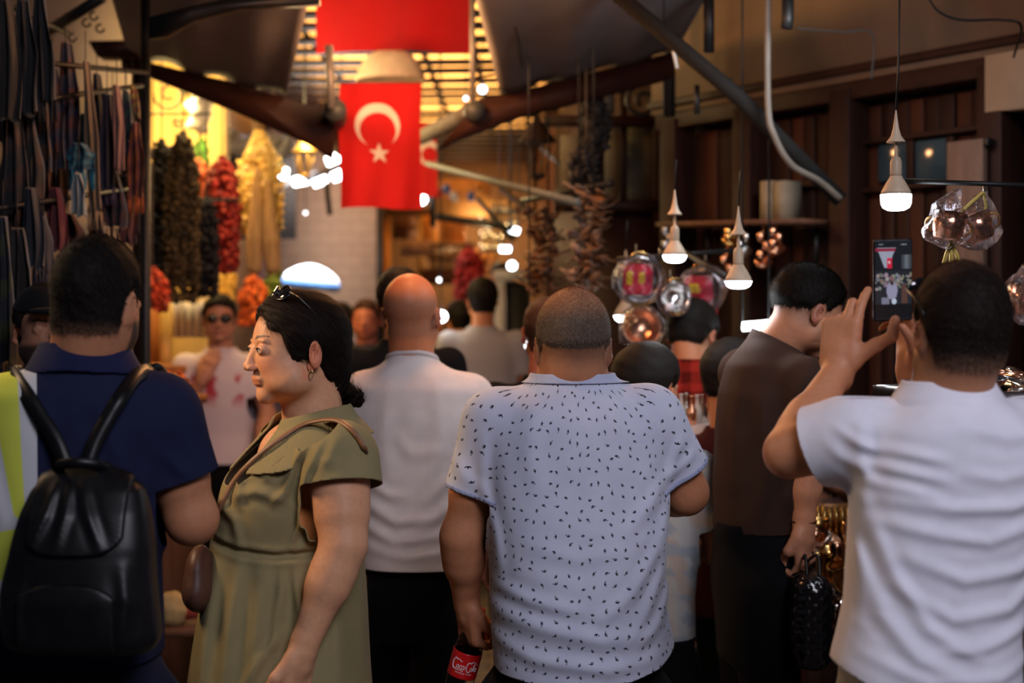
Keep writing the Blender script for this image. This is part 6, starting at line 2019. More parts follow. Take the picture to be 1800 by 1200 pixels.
spec = [ # x0,y0,x1,y1,w,Y,col,col2,descr
 (150, 108, 168, 372, 20, 4.6, (.26, .17, .09), None, 'tan sash hanging at a slant'), (205, 150, 208, 300, 16, 4.7, (.34, .17, .15), None, 'dusty pink sash'), (140, 252, 142, 300, 40, 4.5, (.02, .16, .24), (.01, .07, .12), 'turquoise scarf'),
 (138, 305, 140, 378, 22, 4.45, (.34, .40, .42), None, 'white scarf below the turquoise one'), (238, 215, 240, 345, 26, 4.9, (.28, .06, .012), (.16, .02, .01), 'orange scarf beside the yellow wall'), (98, 330, 100, 440, 28, 4.4, (.16, .012, .018), None, 'red scarf'),
 (220, 160, 226, 250, 18, 4.95, (.012, .02, .07), (.02, .10, .09), 'blue and green scarf'), (232, 150, 238, 205, 14, 5.0, (.36, .26, .03), (.25, .03, .02), 'yellow-edged scarf'), (188, 165, 190, 330, 26, 4.8, (.018, .014, .05), None, 'dark violet sash'),
 (170, 130, 178, 330, 22, 4.85, (.012, .010, .014), None, 'black sash behind the tan one'), (115, 75, 122, 250, 34, 4.7, (.02, .022, .055), (.10, .02, .02), 'navy scarf on the upper rail'), (92, 120, 98, 300, 30, 4.55, (.09, .02, .012), (.02, .02, .06), 'rust and blue scarf'),
 (68, 125, 74, 300, 32, 4.4, (.10, .035, .012), (.012, .012, .02), 'brown patterned scarf'), (40, 0, 44, 200, 44, 4.2, (.007, .007, .010), None, 'long black garment at the upper left'), (70, -10, 80, 180, 36, 4.3, (.006, .008, .014), None, 'second long black garment'),
 (8, 0, 12, 210, 40, 4.1, (.016, .012, .008), None, 'dark brown garment at the left edge'), (20, 195, 26, 420, 44, 4.2, (.010, .009, .012), (.05, .015, .012), 'black scarf with red marks'), (52, 200, 56, 400, 36, 4.3, (.008, .008, .010), (.04, .012, .010), 'black scarf beside it'),
 (55, 330, 60, 470, 30, 4.1, (.016, .020, .034), None, 'slate blue scarf'), (120, 375, 124, 430, 40, 4.6, (.05, .008, .014), (.10, .012, .02), 'maroon scarf ends'), (75, 380, 78, 480, 26, 4.2, (.022, .028, .05), None, 'dull blue sash'),
 (30, 400, 34, 560, 44, 4.0, (.020, .012, .010), None, 'dark brown scarf'), (5, 380, 8, 640, 34, 3.9, (.008, .014, .03), (.05, .06, .02), 'long blue-black scarf at the edge'), (168, 330, 172, 425, 26, 4.7, (.05, .006, .010), None, 'wine red sash'),
 (200, 300, 205, 400, 30, 4.85, (.05, .010, .016), (.015, .010, .03), 'wine and violet scarf'), (222, 335, 226, 430, 26, 4.95, (.10, .012, .010), None, 'brick red scarf'), (150, 200, 152, 260, 24, 4.8, (.012, .06, .06), None, 'dark teal scarf')]
for i, (x0, y0, x1, y1, w, Y, c_, c2_, d_) in enumerate(spec):
    scarf(x0, y0, x1, y1, w * 1.15, Y, c_, d_ + ' hanging at the left stall', 50 + i, c2_, tassel=(i % 2 == 0))
for i in range(16):
    rs = np.random.RandomState(200 + i); x = rs.uniform(-10, 235); y = rs.uniform(20, 300) if x < 90 else rs.uniform(130, 330)
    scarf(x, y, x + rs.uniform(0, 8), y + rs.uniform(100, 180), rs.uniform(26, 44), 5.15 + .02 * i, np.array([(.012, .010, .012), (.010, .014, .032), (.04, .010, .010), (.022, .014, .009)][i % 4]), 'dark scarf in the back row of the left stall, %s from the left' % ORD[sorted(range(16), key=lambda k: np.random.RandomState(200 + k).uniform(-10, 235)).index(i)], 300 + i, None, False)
rk = empty('garment_rail', P(120, 300, 4.6), 'black iron rail with hooks that carries the scarves at the left', 'rail')
for a, b in (((-30, 100, 4.2), (260, 128, 5.2)), ((-30, 190, 4.1), (250, 150, 5.1)), ((-30, -14, 4.1), (120, 60, 4.8)), ((-30, 370, 3.95), (240, 330, 5.0))):
    MB().tube([P(*a), P(*b)], .009, 8).build('rail', M_black, rk)
for x, Y in ((-30, 4.15), (256, 5.2)):
    q = P(x, -40, Y); MB().tube([q, [q[0], q[1], 0]], .018, 10).build('upright', M_black, rk)
for k, (x, y) in enumerate(((128, 66), (165, 28), (152, 40), (176, 50))):
    MB().tube([P(x + 7 * math.cos(a), y + 7 * math.sin(a), 5.4) for a in np.linspace(0, 5, 14)], .004, 6).build('curled_hook', M_black, rk)

# ================================================================== left shop counter
M_ow = mat_wood('orange_wood', (.30, .10, .025), (.45, .17, .05), 3)
shf = empty('shop_shelf', P(255, 620, 7.2), 'orange-brown wooden shelf unit behind the left shop counter', 'shelf')
quadbox(MB(), 200, 500, 284, 700, 7.6, .04).build('back_panel', M_ow, shf)
quadbox(MB(), 283, 515, 300, 700, 7.3, .05).build('post', mat('yellow_post', (.72, .45, .12), .6), shf)
quadbox(MB(), 196, 640, 340, 652, 7.2, .4).build('shelf_board', M_ow, shf)
MB().box((P(255, 0, 7.6)[0], 7.6, .55), (.34, .5, 1.1)).build('cabinet', M_ow, shf)
# white paper cloth with a saw-tooth top edge
V = []; F = []
xs = np.linspace(300, 368, 35)
for i, x in enumerate(xs):
    y = 522 + (12 if i % 5 in (0, 4) else (0 if i % 5 == 2 else 6)); V += [P(x, y, 7.4 + .02 * math.sin(i)), P(x, 593, 7.4 + .02 * math.sin(i + 1))]
F = [(2 * i, 2 * i + 1, 2 * i + 3, 2 * i + 2) for i in range(len(xs) - 1)]
thing(MB().add(V, F), 'paper_banner', mat('white_paper', (.62, .58, .60), .8), 'white scallop-edged banner behind the man holding his chin', 'banner', thick=.003)
quadbox_t = lambda r, Y, m, lab, cat, name, th=.03: thing(quadbox(MB(), *r, Y, th), name, m, lab, cat)
# trays of golden produce
rs = np.random.RandomState(5)
def heap(px, py, Y, w, col, label, seed, size=.03, n=140, name='produce_tray', hgt=.06):
    c = P(px, py, Y); c[2] = 1.347; W_ = w / FPX * Y / 2; g = empty(name, c, label, 'tray', 'trays of dried goods on the left counter'); r = np.random.RandomState(seed)
    MB().box(c - [0, 0, .02], (W_ * 2, .30, .03)).build('tray', M_ow, g)
    cen = [c + np.array([r.uniform(-1, 1) * W_ * .9, r.uniform(-.12, .12), 0]) for _ in range(n)]
    for q in cen: q[2] += hgt * (1 - ((q[0] - c[0]) / W_) ** 2) * r.rand()
    V, F = piece_cloud(cen, [r.randn(3) for _ in cen], size, 'pod', r)
    C = np.repeat(np.array(col)[None] * (1 + .3 * r.randn(n, 1)), 24, axis=0)
    o = link_mesh('dried_goods', V, F, mat_vcol('dried_skin', .6, .3, 60, .4), g, cols=np.clip(C, .001, 1)); o['kind'] = 'stuff'
heap(236, 652, 6.46, 72, (.62, .34, .08), 'tray of golden dried fruit beside the navy shoulder', 1)
heap(302, 672, 6.46, 56, (.65, .14, .03), 'tray of orange dried fruit beside the man holding his chin', 2)
heap(286, 697, 6.13, 66, (.65, .42, .14), 'tray of pale golden nuts in front of the orange fruit', 3)
cnt = empty('shop_counter', P(255, 0, 6.4) * [1, 1, 0], 'wooden counter carrying the trays of dried goods at the left shop', 'counter')
MB().box((-1.66, 6.3, 1.29), (.48, .66, .04)).build('counter_top', M_ow, cnt)
MB().box((-1.66, 6.33, .635), (.44, .58, 1.27)).build('counter_front', M_mwood, cnt)
ring = empty('ring_lamp', P(237, 365, 6.6), 'glowing golden ring lamp left of the dark garlands', 'lamp')
for y, r_ in ((352, .044), (378, .046)):
    MB().lathe([(r_, 0), (r_ * 1.04, .006), (r_, .012), (r_ * .9, .014)], P(237, y, 6.6), 28).build('glowing_band', mat('warm_glow', (.9, .7, .3), .5, emis=(1, .62, .18), es=2.6), ring)
MB().lathe([(.040, 0), (.040, .045)], P(237, 370, 6.6), 24).build('body', M_black, ring)
# crumpled clear plastic sheet under the left awning
def crumple(c, s, seed, label, name='plastic_sheet', k=.02):
    V, F = surf(lambda p: ell(p, c, s) + wob(p, k, 38, seed) + wob(p, k * .5, 90, seed + 3), c - np.array(s) * 1.7, c + np.array(s) * 1.7, max(.008, min(s) / 6))
    m = _mats.get('film')
    if m is None:
        m, nt, b = newmat('clear_film'); nt.nodes.remove(b)
        tr = nt.nodes.new('ShaderNodeBsdfTransparent'); tr.inputs[0].default_value = (.96, .96, .98, 1)
        gl = nt.nodes.new('ShaderNodeBsdfGlossy'); gl.inputs['Roughness'].default_value = .16; gl.inputs[0].default_value = (.95, .95, 1, 1)
        fr = nt.nodes.new('ShaderNodeLayerWeight'); fr.inputs[0].default_value = .28
        bp_ = nt.nodes.new('ShaderNodeBump'); bp_.inputs['Strength'].default_value = 1; bp_.inputs['Distance'].default_value = .02
        nt.links.new(noise(nt, coord(nt), 34, 4, .6, 1.5), bp_.inputs['Height'])
        for n_ in (gl, fr): nt.links.new(bp_.outputs[0], n_.inputs['Normal'])
        mx = nt.nodes.new('ShaderNodeMixShader'); nt.links.new(fr.outputs['Fresnel'], mx.inputs[0]); nt.links.new(tr.outputs[0], mx.inputs[1]); nt.links.new(gl.outputs[0], mx.inputs[2])
        nt.links.new(mx.outputs[0], nt.nodes['Material Output'].inputs[0]); _mats['film'] = m
    return V, F, m
V, F, m = crumple(P(355, 190, 7.6), (.07, .05, .13), 3, '')
thing(MB().add(V, F), 'plastic_sheet', mat('white_plastic_sheet', (.26, .24, .23), .35, var=.2), 'crumpled white plastic sheet hanging on the yellow wall', 'plastic sheet')
V, F = MB().grid(lambda u, v: P(392 + 120 * u, 225 + 60 * v + 14 * math.sin(u * 3), 9.2) + [0, .06 * math.sin(u * 9 + v * 5), .02 * math.sin(u * 14)], 20, 10).V, None
mb = MB().grid(lambda u, v: P(392 + 120 * u, 225 + 48 * v + 10 * math.sin(u * 3), 9.2) + np.array([0, .06 * math.sin(u * 9 + v * 5), .02 * math.sin(u * 14)]), 20, 10)
thing(mb, 'tarpaulin', mat('grey_tarp', (.20, .19, .20), .6), 'grey tarpaulin sagging behind the yellow garland', 'tarpaulin', thick=.004)
quadbox_t((376, 255, 520, 420), 12.5, mat('deep_shadow_board', (.02, .016, .015), .9), 'dark panel for the deep shadow behind the yellow garland', 'board', 'shadow_panel', .05)  # near-black panel put in to read as deep shadow
pole([P(500, 330, 11.8), P(605, 288, 11.0)], .03, mat('pale_rail', (.35, .33, .32), .6), 'pale sloping rail below the white tube lights', 'rail', 'rail')
pole([P(574, 320, 10.6), P(576, 345, 10.6), P(580, 378, 10.6)], .02, M_black, 'dark hanging strap left of the crescent flag', 'strap', 'hanging_strap')
pole([P(668, 350, 13.5), P(668, 640, 13.5)], .035, M_black, 'thin dark post at the right end of the pale block wall', 'post', 'post')

# ================================================================== far end of the lane
um = empty('market_umbrella', P(532, 500, 12.0), 'white and blue market umbrella in front of the pale block wall', 'umbrella')
c = P(546, 496, 12.0); r_ = 52 / FPX * 12
MB().lathe([(r_, -.0), (r_ * .99, .02), (r_ * .8, .075), (r_ * .5, .12), (r_ * .2, .145), (.01, .15)], c, 12, rotm(0, 0, 6), cap_ends=False).build('canopy', mat('white_umbrella_cloth', (.80, .84, .88), .7), um, thick=.004)
MB().lathe([(r_ * 1.0, -.06), (r_ * 1.01, .005)], c, 12, rotm(0, 0, 6), cap_ends=False).build('blue_valance', mat('blue_cloth', (.10, .26, .62), .7), um, thick=.004)
MB().tube([c + [-.05, 0, .12], [c[0] - .05, c[1], 0]], .025, 10).build('pole', mat('pale_blue_pole', (.35, .45, .65), .5), um)
area('umbrella_area_light', tuple(c + [0, -.3, 1.2]), tuple(c), .8, 38, (.85, .92, 1.0), spread=70)  # cool area light above the umbrella, aimed down at its canopy

M_of = mat_wood('far_orange_board', (.55, .22, .05), (.75, .36, .10), 2)
fs = empty('far_shop_front', P(765, 560, 17.2), 'lit wooden shop front with shelves of jars at the far end of the lane', 'shop front')
def fb_(r, m, name, Y=17.2, th=.06): quadbox(MB(), *r, Y, th).build(name, m, fs)
fb_((735, 378, 775, 425), M_of, 'panel'); fb_((777, 378, 818, 425), M_of, 'panel'); fb_((733, 376, 741, 520), mat('yellow_post', (.72, .45, .12), .6), 'post', 17.1)
fb_((672, 380, 686, 600), M_of, 'post', 17.1); fb_((664, 368, 900, 378), M_mwood, 'lintel', 17.0, .1)
fb_((706, 422, 756, 450), mat('pink_grey_sign', (.36, .24, .20), .7), 'sign_board', 16.8, .04)
fb_((752, 428, 835, 433), M_mwood, 'shelf_board', 17.0, .3); fb_((752, 452, 835, 457), M_mwood, 'shelf_board', 17.0, .3); fb_((740, 472, 835, 500), M_mwood, 'lower_panel', 17.0, .1)
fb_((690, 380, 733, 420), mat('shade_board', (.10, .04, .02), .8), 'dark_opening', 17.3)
for k in range(6):
    for r0 in (0, 1):
        c = P(762 + k * 13, 451 + r0 * 20, 16.95)
        MB().lathe([(.03, 0), (.036, .01), (.036, .08), (.022, .10), (.026, .11)], c, 12).build('jar', mat('amber_jar', (.30, .17, .07), .2, spec=.8), fs)
for x, y, s_, lab in ((848, 400, 1.0, 'left'), (868, 392, .9, 'middle')):
    pass
# row of hanging glasses that glint
rs = np.random.RandomState(9)
M_gl = mat('glinting_glass', (.75, .65, .45), .08, metal=.8)
proto = None
for k in range(22):
    x, y = 848 + (k % 6) * 11 + rs.uniform(-3, 3), 376 + (k // 6) * 22 + rs.uniform(-4, 4)
    c = P(x, y, 11.5)
    if proto is None:
        proto = thing(MB().lathe([(.028, 0), (.034, .02), (.036, .05), (.030, .08), (.012, .09), (.010, .10)], c, 14), 'hanging_glass', M_gl, 'small golden drinking glass hung far down the lane', 'glass', 'golden glasses hung in the distance', origin=c)
    else:
        o = proto.copy(); COL.objects.link(o); o.location = tuple(c)
thing(MB().box(P(876, 370, 11.6), (.42, .04, .04)), 'display_rail', M_mwood, 'wooden rail above the distant golden glasses', 'rail')
point('glass_light', tuple(P(860, 420, 10.8)), 8, (1, .75, .4), .05)
dr = empty('doorway', P(900, 600, 9.8) * [1, 1, 0], 'white door frame with a black panel right of the grey T-shirt man', 'door')
quadbox(MB(), 872, 478, 888, 980, 9.8, .06).build('frame_post', mat('white_paint', (.50, .50, .60), .5), dr)
quadbox(MB(), 868, 474, 926, 494, 9.8, .08).build('frame_lintel', mat('white_paint', (.50, .50, .60), .5), dr)
quadbox(MB(), 889, 495, 930, 980, 9.85, .04).build('door_panel', mat('black_board', (.014, .014, .016), .6), dr)
# upper shop window with coloured goods under the green-grey pole
up = empty('upper_shop_window', P(810, 365, 10.5), 'orange-lit upper shop window with coloured toys below the green-grey pole', 'window')
quadbox(MB(), 765, 315, 862, 380, 10.9, .04).build('lit_back', mat('orange_board', (.60, .26, .07), .7), up)
prism([(766, 378), (862, 392), (862, 400), (766, 386)], 10.3, .1).build('sill', M_black, up)
for x, y, cc in ((772, 340, (.5, .02, .03)), (785, 332, (.04, .12, .4)), (798, 345, (.5, .5, .55)), (828, 345, (.04, .10, .35)), (840, 330, (.55, .20, .02))):
    MB().ball(P(x, y, 10.6), (.03, .03, .04), 8).build('toy', mat('toy_%d' % x, cc, .5), up)
prism([(755, 295), (765, 300), (765, 400), (755, 395)], 9.5, .1).build('window_jamb', M_black, up)
for a, b in (((840, 350), (900, 420)), ((880, 330), (975, 405)), ((955, 260), (1010, 310)), ((770, 378), (900, 402))):
    pole([P(a[0], a[1], 8.6), P(b[0], b[1], 8.2)], .016, M_black, 'dark rod crossing under the right awning, from pixel-left to spoon strings' if False else {840: 'steep dark rod left of the spoons', 880: 'long dark rod reaching the spoon rail', 955: 'dark rod beside the cream blind', 770: 'dark sill rod below the upper shop window'}[a[0]], 'rod', 'iron_rod')
# low counters with goods far left, plush ball, light panel
bl_ = empty('pompom_hat', P(306, 1070, 5.2), 'round pale yellow fluffy ball with a red end, low between navy polo and green dress', 'soft toy')
V, F = surf(lambda p: ell(p, P(303, 1070, 5.2), (.062, .062, .066)) + wob(p, .003, 120, 3), P(303, 1070, 5.2) - .1, P(303, 1070, 5.2) + .1, .007)
link_mesh('ball', V, F, mat('pale_fleece', (.42, .30, .13), .95, bmp=.6), bl_)
V, F = surf(lambda p: cap(p, P(322, 1074, 5.2), P(342, 1078, 5.2), .035, .02), P(330, 1074, 5.2) - .1, P(330, 1074, 5.2) + .1, .008)
link_mesh('red_end', V, F, mat('red_felt', (.22, .03, .015), .9), bl_)
stl = empty('display_stool', P(306, 1070, 5.2) * [1, 1, 0], 'dark brown wooden stand under the pale fluffy ball', 'stand')
hz_ = P(0, 1098, 5.2)[2]
MB().box((P(310, 0, 5.25)[0], 5.25, hz_ - .015), (.26, .26, .03)).build('stand_top', M_mwood, stl)
for sx in (-1, 1):
    for sy in (-1, 1):
        MB().beam((P(310, 0, 5.25)[0] + sx * .10, 5.25 + sy * .10, hz_ - .03), (P(310, 0, 5.25)[0] + sx * .11, 5.25 + sy * .11, 0), .03).build('leg', M_mwood, stl)
# ================================================================== right-hand copper stall
M_cop = mat('hammered_copper', (.80, .42, .26), .22, metal=1, var=.15, bmp=.5, bscale=90)
M_sil = mat('polished_steel', (.72, .70, .68), .18, metal=1, var=.1, bmp=.3, bscale=60)
M_brs = mat('brass_utensil', (.70, .42, .14), .25, metal=1, var=.15)
def film():
    return crumple(np.zeros(3), (.1, .1, .1), 0, '')[2]
def pan(px, py, Y, r, m, label, yaw=20, pitch=10, lab=None, wrap=True, hangto=None):
    c = P(px, py, Y); R_ = r / FPX * Y
    g = empty('hanging_pan', c, label, 'pan', 'wrapped pans hanging over the copper stall')
    # axis pointing to the viewer
    Rm = rotm(yaw, 90 + pitch, 0)
    MB().lathe([(.001, .0), (R_ * .62, .002), (R_ * .72, .010), (R_ * .95, .045), (R_ * 1.06, .050), (R_ * 1.05, .054), (R_ * .93, .050), (R_ * .70, .016), (R_ * .60, .008), (.001, .006)], c, 36, Rm, cap_ends=False).build('bowl', m, g)
    for s in (-1, 1):
        hc = c + Rm @ np.array([0, s * R_ * 1.06, .05])
        MB().tube([c + Rm @ np.array([.4 * R_ * math.cos(a), s * (R_ * 1.02 + .25 * R_ * math.sin(a)), .05]) for a in np.linspace(0, math.pi, 12)], .004, 6).build('handle', M_brs, g)
    if lab:
        V = []; C = []; n = 28
        for j in range(n + 1):
            for i in range(n + 1):
                u, v = i / n * 2 - 1, j / n * 2 - 1
                V.append(c + Rm @ np.array([u * R_ * .72 - R_ * .12, v * R_ * .72, .06 + .006 * math.sin(u * 4) + .004 * math.sin(v * 5)]))
                col = (.50, .015, .05)
                yv = abs(v - .1)
                if lab == 1 and ((-.75 < u < -.30 and yv < .42 and (i + j) % 5) or (.0 < u < .4 and yv < .35 and (i * 3 + j) % 4)): col = (.72, .60, .03)
                if lab == 2 and (-.6 < u < .1 and -.2 < v < .5): col = (.72, .60, .03)
                if (u * u + v * v > 1.25): col = (.5, .3, .28)
                C.append(col)
        F = [(j * (n + 1) + i, j * (n + 1) + i + 1, (j + 1) * (n + 1) + i + 1, (j + 1) * (n + 1) + i) for j in range(n) for i in range(n)]
        link_mesh('card_label', V, F, mat_vcol('printed_card', .3, .05, 20, 0), g, cols=np.array(C), thick=.001)
    if wrap:
        V, F = surf(lambda p: ell(p, c + Rm @ np.array([0, 0, .03]), (R_ * 1.25, .075, R_ * 1.25)) + wob(p, .006, 55, int(px)) + wob(p, .003, 120, 3), c - R_ * 1.7, c + R_ * 1.7, .011)
        link_mesh('plastic_wrap', V, F, film(), g)
    top = P(px, hangto or py - r - 25, Y)
    MB().tube([c + [0, 0, R_], top], .003, 6).build('string', mat('cord', (.15, .12, .08), .8), g)
    return g
pan(1118, 492, 5.0, 38, M_sil, 'round pan with red and yellow label in clear wrap, left of the hanging pans', 10, 0, 1)
pan(1178, 524, 4.9, 25, M_sil, 'small steel bowl with a white sticker hanging right of the red-labelled pan', 15, -6, None)
pan(1124, 578, 5.0, 33, M_cop, 'copper-toned pan hanging lowest, above the flowered-shirt person\'s head', 5, -10, None)
pan(1240, 508, 5.1, 36, M_sil, 'pan with a red and yellow label in crumpled wrap, right of the bulb', -25, 6, 2)
quadbox_t((1170, 533, 1184, 546), 4.82, mat('white_paper', (.62, .58, .60), .8), 'white price sticker on the small steel bowl', 'sticker', 'sticker', .002)
# more red printed packs hanging under it
for x, y, lab in ((1222, 560, 'red printed pack hanging below the labelled pan'), (1248, 545, 'second red printed pack hanging right of the first')):
    V, F = surf(lambda p: rbox(p, P(x, y, 5.15), (.03, .012, .06), .01) + wob(p, .002, 60, x), P(x, y, 5.15) - .09, P(x, y, 5.15) + .09, .008)
    thing(MB().add(V, F), 'printed_pack', mat('red_pack', (.45, .02, .03), .3, var=.6, scale=60), lab, 'pack')
pole([P(1205, 444, 4.9), P(1275, 486, 4.6)], .010, M_black, 'short dark rod between the two small LED bulbs', 'rod', 'iron_rod')
pole([P(1085, 455, 5.05), P(1290, 440, 5.05)], .008, M_black, 'thin dark rail the wrapped pans hang from', 'rail', 'display_rail')
# hanging steel and copper pieces on the shelf edge
fsf = empty('wall_shelf', FP(1350, 395, .15), 'narrow shelf on the timber facade with metalware hanging from it', 'shelf')
a_, b_ = FP(1228, 398, .14), FP(1482, 392, .14)
MB().beam(a_, b_, .22, .018).build('shelf_board', M_mwood, fsf)
for px in (1260, 1450):
    q = FP(px, 400, .05); MB().beam(q, q + [0, 0, -.14], .02).build('bracket', M_black, fsf)
for r_ in ((1388, 322, 1404, 388), (1412, 322, 1430, 388)):
    o = fbox(MB(), r_[0], r_[1], r_[2], r_[3], .12, .10); thing(o, 'pale_box', mat('pale_card', (.26, .22, .15), .7), 'pale upright box on the wall shelf, %s of the two' % ('left' if r_[0] < 1400 else 'right'), 'box')
def ewer(c, s, m, name, label, cat, group=None, spout=True, g=None):
    e = empty(name, c, label, cat, group)
    MB().lathe([(.001, 0), (.045 * s, 0), (.050 * s, .01 * s), (.056 * s, .05 * s), (.046 * s, .10 * s), (.026 * s, .15 * s), (.022 * s, .19 * s), (.032 * s, .22 * s), (.030 * s, .22 * s), (.018 * s, .19 * s)], c, 24).build('body', m, e)
    MB().tube(sweep([c + np.array([.048, 0, .10]) * s, c + np.array([.085, 0, .14]) * s, c + np.array([.078, 0, .19]) * s, c + np.array([.028, 0, .205]) * s], 14), .005 * s, 6).build('handle', M_brs, e)
    if spout: MB().tube(sweep([c + np.array([-.050, 0, .06]) * s, c + np.array([-.085, 0, .11]) * s, c + np.array([-.095, 0, .17]) * s], 12), [.010 * s - .0004 * s * k for k in range(12)], 8).build('spout', m, e)
    return e
hang = [(1240, 392, 462, M_sil, 'tall narrow steel piece hanging left on the wall shelf'), (1352, 405, 430, M_brs, 'bright brass bowl hanging under the wall shelf'), (1374, 390, 460, M_sil, 'steel ladle hanging beside the brass bowl'),
        (1345, 440, 520, M_cop, 'copper pieces strung below the brass bowl'), (1410, 400, 480, M_cop, 'copper ladle hanging right of the steel one'), (1432, 398, 450, M_cop, 'short copper ladle nearest the brown post')]
for px, y0, y1, m_, lab in hang:
    c = FP(px, y0, .22); Hh = (y1 - y0) / FPX * 5.6; g = empty('hanging_ladle', c, lab, 'metalware', 'metalware hanging from the wall shelf')
    MB().tube([c + [0, 0, .02], c - [0, 0, Hh * .75]], .004, 6).build('handle', m_, g)
    MB().lathe([(.001, -.03), (.022, -.026), (.036, -.010), (.040, .008), (.036, .006), (.02, -.018), (.001, -.024)], c - [0, 0, Hh * .8], 20, rotm(20, 40, 0), cap_ends=False).build('bowl', m_, g)
    for k in range(3):
        MB().ball(c - np.array([.012 * (-1) ** k, .01, Hh * (.25 + .2 * k)]), (.016, .01, .022), 8).build('ornament', m_, g)
# copper cups in clear bags near the right
def bagged(px, py, Y, s, yaw, label, roll=0):
    c = P(px, py, Y); g = empty('bagged_cup', c, label, 'cup', 'copper cups in clear bags')
    Rm = rotm(yaw, 0, roll)
    MB().lathe([(.001, -.030), (.026, -.030), (.030, -.026), (.036, .0), (.040, .034), (.038, .034), (.034, .0), (.026, -.024), (.001, -.026)], c, 28, Rm @ np.diag([s, s, s]), cap_ends=False).build('cup', M_cop, g)
    for s_ in (-1, 1):
        MB().tube([c + Rm @ (np.array([s_ * (.036 + .020 * math.sin(a)), 0, .004 + .018 * math.cos(a)]) * s) for a in np.linspace(0, math.pi, 12)], .003 * s, 6).build('handle', M_brs, g)
    V, F = surf(lambda p: smin(ell(p, c, (.056 * s, .052 * s, .050 * s)), cap(p, c + [0, 0, .04 * s], c + [.02, 0, .085 * s], .03 * s, .010), .02) + wob(p, .004, 80, int(px)) + wob(p, .002, 170, 5), c - .11 * s, c + .13 * s, .0055)
    link_mesh('clear_bag', V, F, film(), g)
bagged(1667, 400, 3.2, .98, 10, 'copper cup in a clear bag, left one on the yellow cord', 8)
bagged(1718, 402, 3.25, .98, -10, 'copper cup in a clear bag, right one on the yellow cord', -24)
bagged(1806, 528, 3.2, 1.1, 0, 'copper cup in a clear bag at the right edge above the tray')
q0, q1 = P(1729, 338, 3.25), P(1690, 372, 3.22)
mb = MB().tube(sweep([q0, P(1712, 352, 3.23), q1], 16), .004, 6)
mb.tube(sweep([q0, P(1733, 360, 3.25), P(1730, 380, 3.25)], 16), .004, 6)
thing(mb, 'cord_loop', mat('yellow_rope', (.55, .42, .10), .7, bmp=.5), 'yellow cord the bagged copper cups hang from', 'cord')
hk = MB().tube([P(1729, 322, 3.25), P(1729, 340, 3.25)], .002, 6)
thing(hk, 'hook', M_sil, 'small steel hook at the top of the yellow cord', 'hook')
thing(MB().tube([P(1590, 318, 3.3), P(1815, 326, 3.2)], .006, 8), 'display_rail', M_black, 'thin black rail above the bagged copper cups', 'rail')
mb = MB()
for k, dx in enumerate((-8, 0, 9)):
    mb.tube(sweep([P(1672, 428, 3.22), P(1672 + dx, 445, 3.21), P(1672 + dx * 1.6, 462, 3.22)], 10), .0045, 6)
thing(mb, 'yellow_tassel', mat('yellow_rope', (.55, .42, .10), .7, bmp=.5), 'yellow tassel hanging under the left bagged cup', 'tassel')
# ------------------------------------------------------------------ tables
M_cloth_t = mat('stall_cloth', (.05, .022, .014), .9)
def table(c0, size, ang, z, label):
    t = empty('stall_table', (c0[0], c0[1], 0), label, 'table'); Rm = rotm(ang)
    MB().box((c0[0], c0[1], z - .02), (size[0], size[1], .04), Rm).build('table_top', M_mwood, t)
    MB().box((c0[0], c0[1], (z - .10) / 2 + .30), (size[0] * .98, size[1] * .96, z - .66), Rm).build('cloth_skirt', M_cloth_t, t)
    for sx in (-1, 1):
        for sy in (-1, 1):
            q = np.array([c0[0], c0[1], 0]) + Rm @ np.array([sx * size[0] * .45, sy * size[1] * .43, 0])
            MB().beam(q, q + [0, 0, z - .04], .05).build('leg', M_mwood, t)
ang = math.degrees(math.atan2(ud[1], ud[0]))
tc1 = Bc + ud * .75 + un * .36
table(tc1, (1.5, .50), ang, 1.12, 'stall table in front of the timber facade, loaded with copper and steel ware')
tc2 = Bc + ud * 2.35 + un * .50
table(tc2, (1.3, .5), ang, 1.02, 'second stall table, beside the man in the white polo')
tc3 = np.array([1.20, 3.38, 0])
table(tc3, (.5, .5), ang, 1.46, 'tall display stand holding a tray of spoons at the right edge')
rs = np.random.RandomState(17)
def dish(c, s, m, name, label, cat, group):
    return thing(MB().lathe([(.001, 0), (.03 * s, 0), (.034 * s, .004), (.055 * s, .03 * s), (.052 * s, .03 * s), (.03 * s, .006), (.001, .005)], c, 22, cap_ends=False), name, m, label, cat, group, origin=c)
def cup(c, s, m, group, label):
    return thing(MB().lathe([(.001, 0), (.022 * s, 0), (.026 * s, .004), (.030 * s, .05 * s), (.034 * s, .07 * s), (.031 * s, .07 * s), (.022 * s, .006), (.001, .006)], c, 20, cap_ends=False), 'metal_cup', m, label, 'cup', group, origin=c)
Rt = rotm(ang)
G1 = 'metal cups crowded on the stall table'
pc = [cup(tc1 + [0, 0, 1.12], 1.2, m_, G1, 'small metal cup crowded on the first stall table') for m_ in (M_cop, M_sil, M_brs)]
n = 0
for i in range(11):
    for j in range(4):
        q = tc1 + Rt @ np.array([-.66 + i * .13 + rs.uniform(-.02, .02), -.18 + j * .12 + rs.uniform(-.02, .02), 0]) + [0, 0, 1.12]
        if n < 3: pc[n].location = tuple(q)
        else:
            o = pc[rs.randint(3)].copy(); COL.objects.link(o); o.location = tuple(q); o.rotation_euler.z = rs.uniform(0, 6)
        n += 1
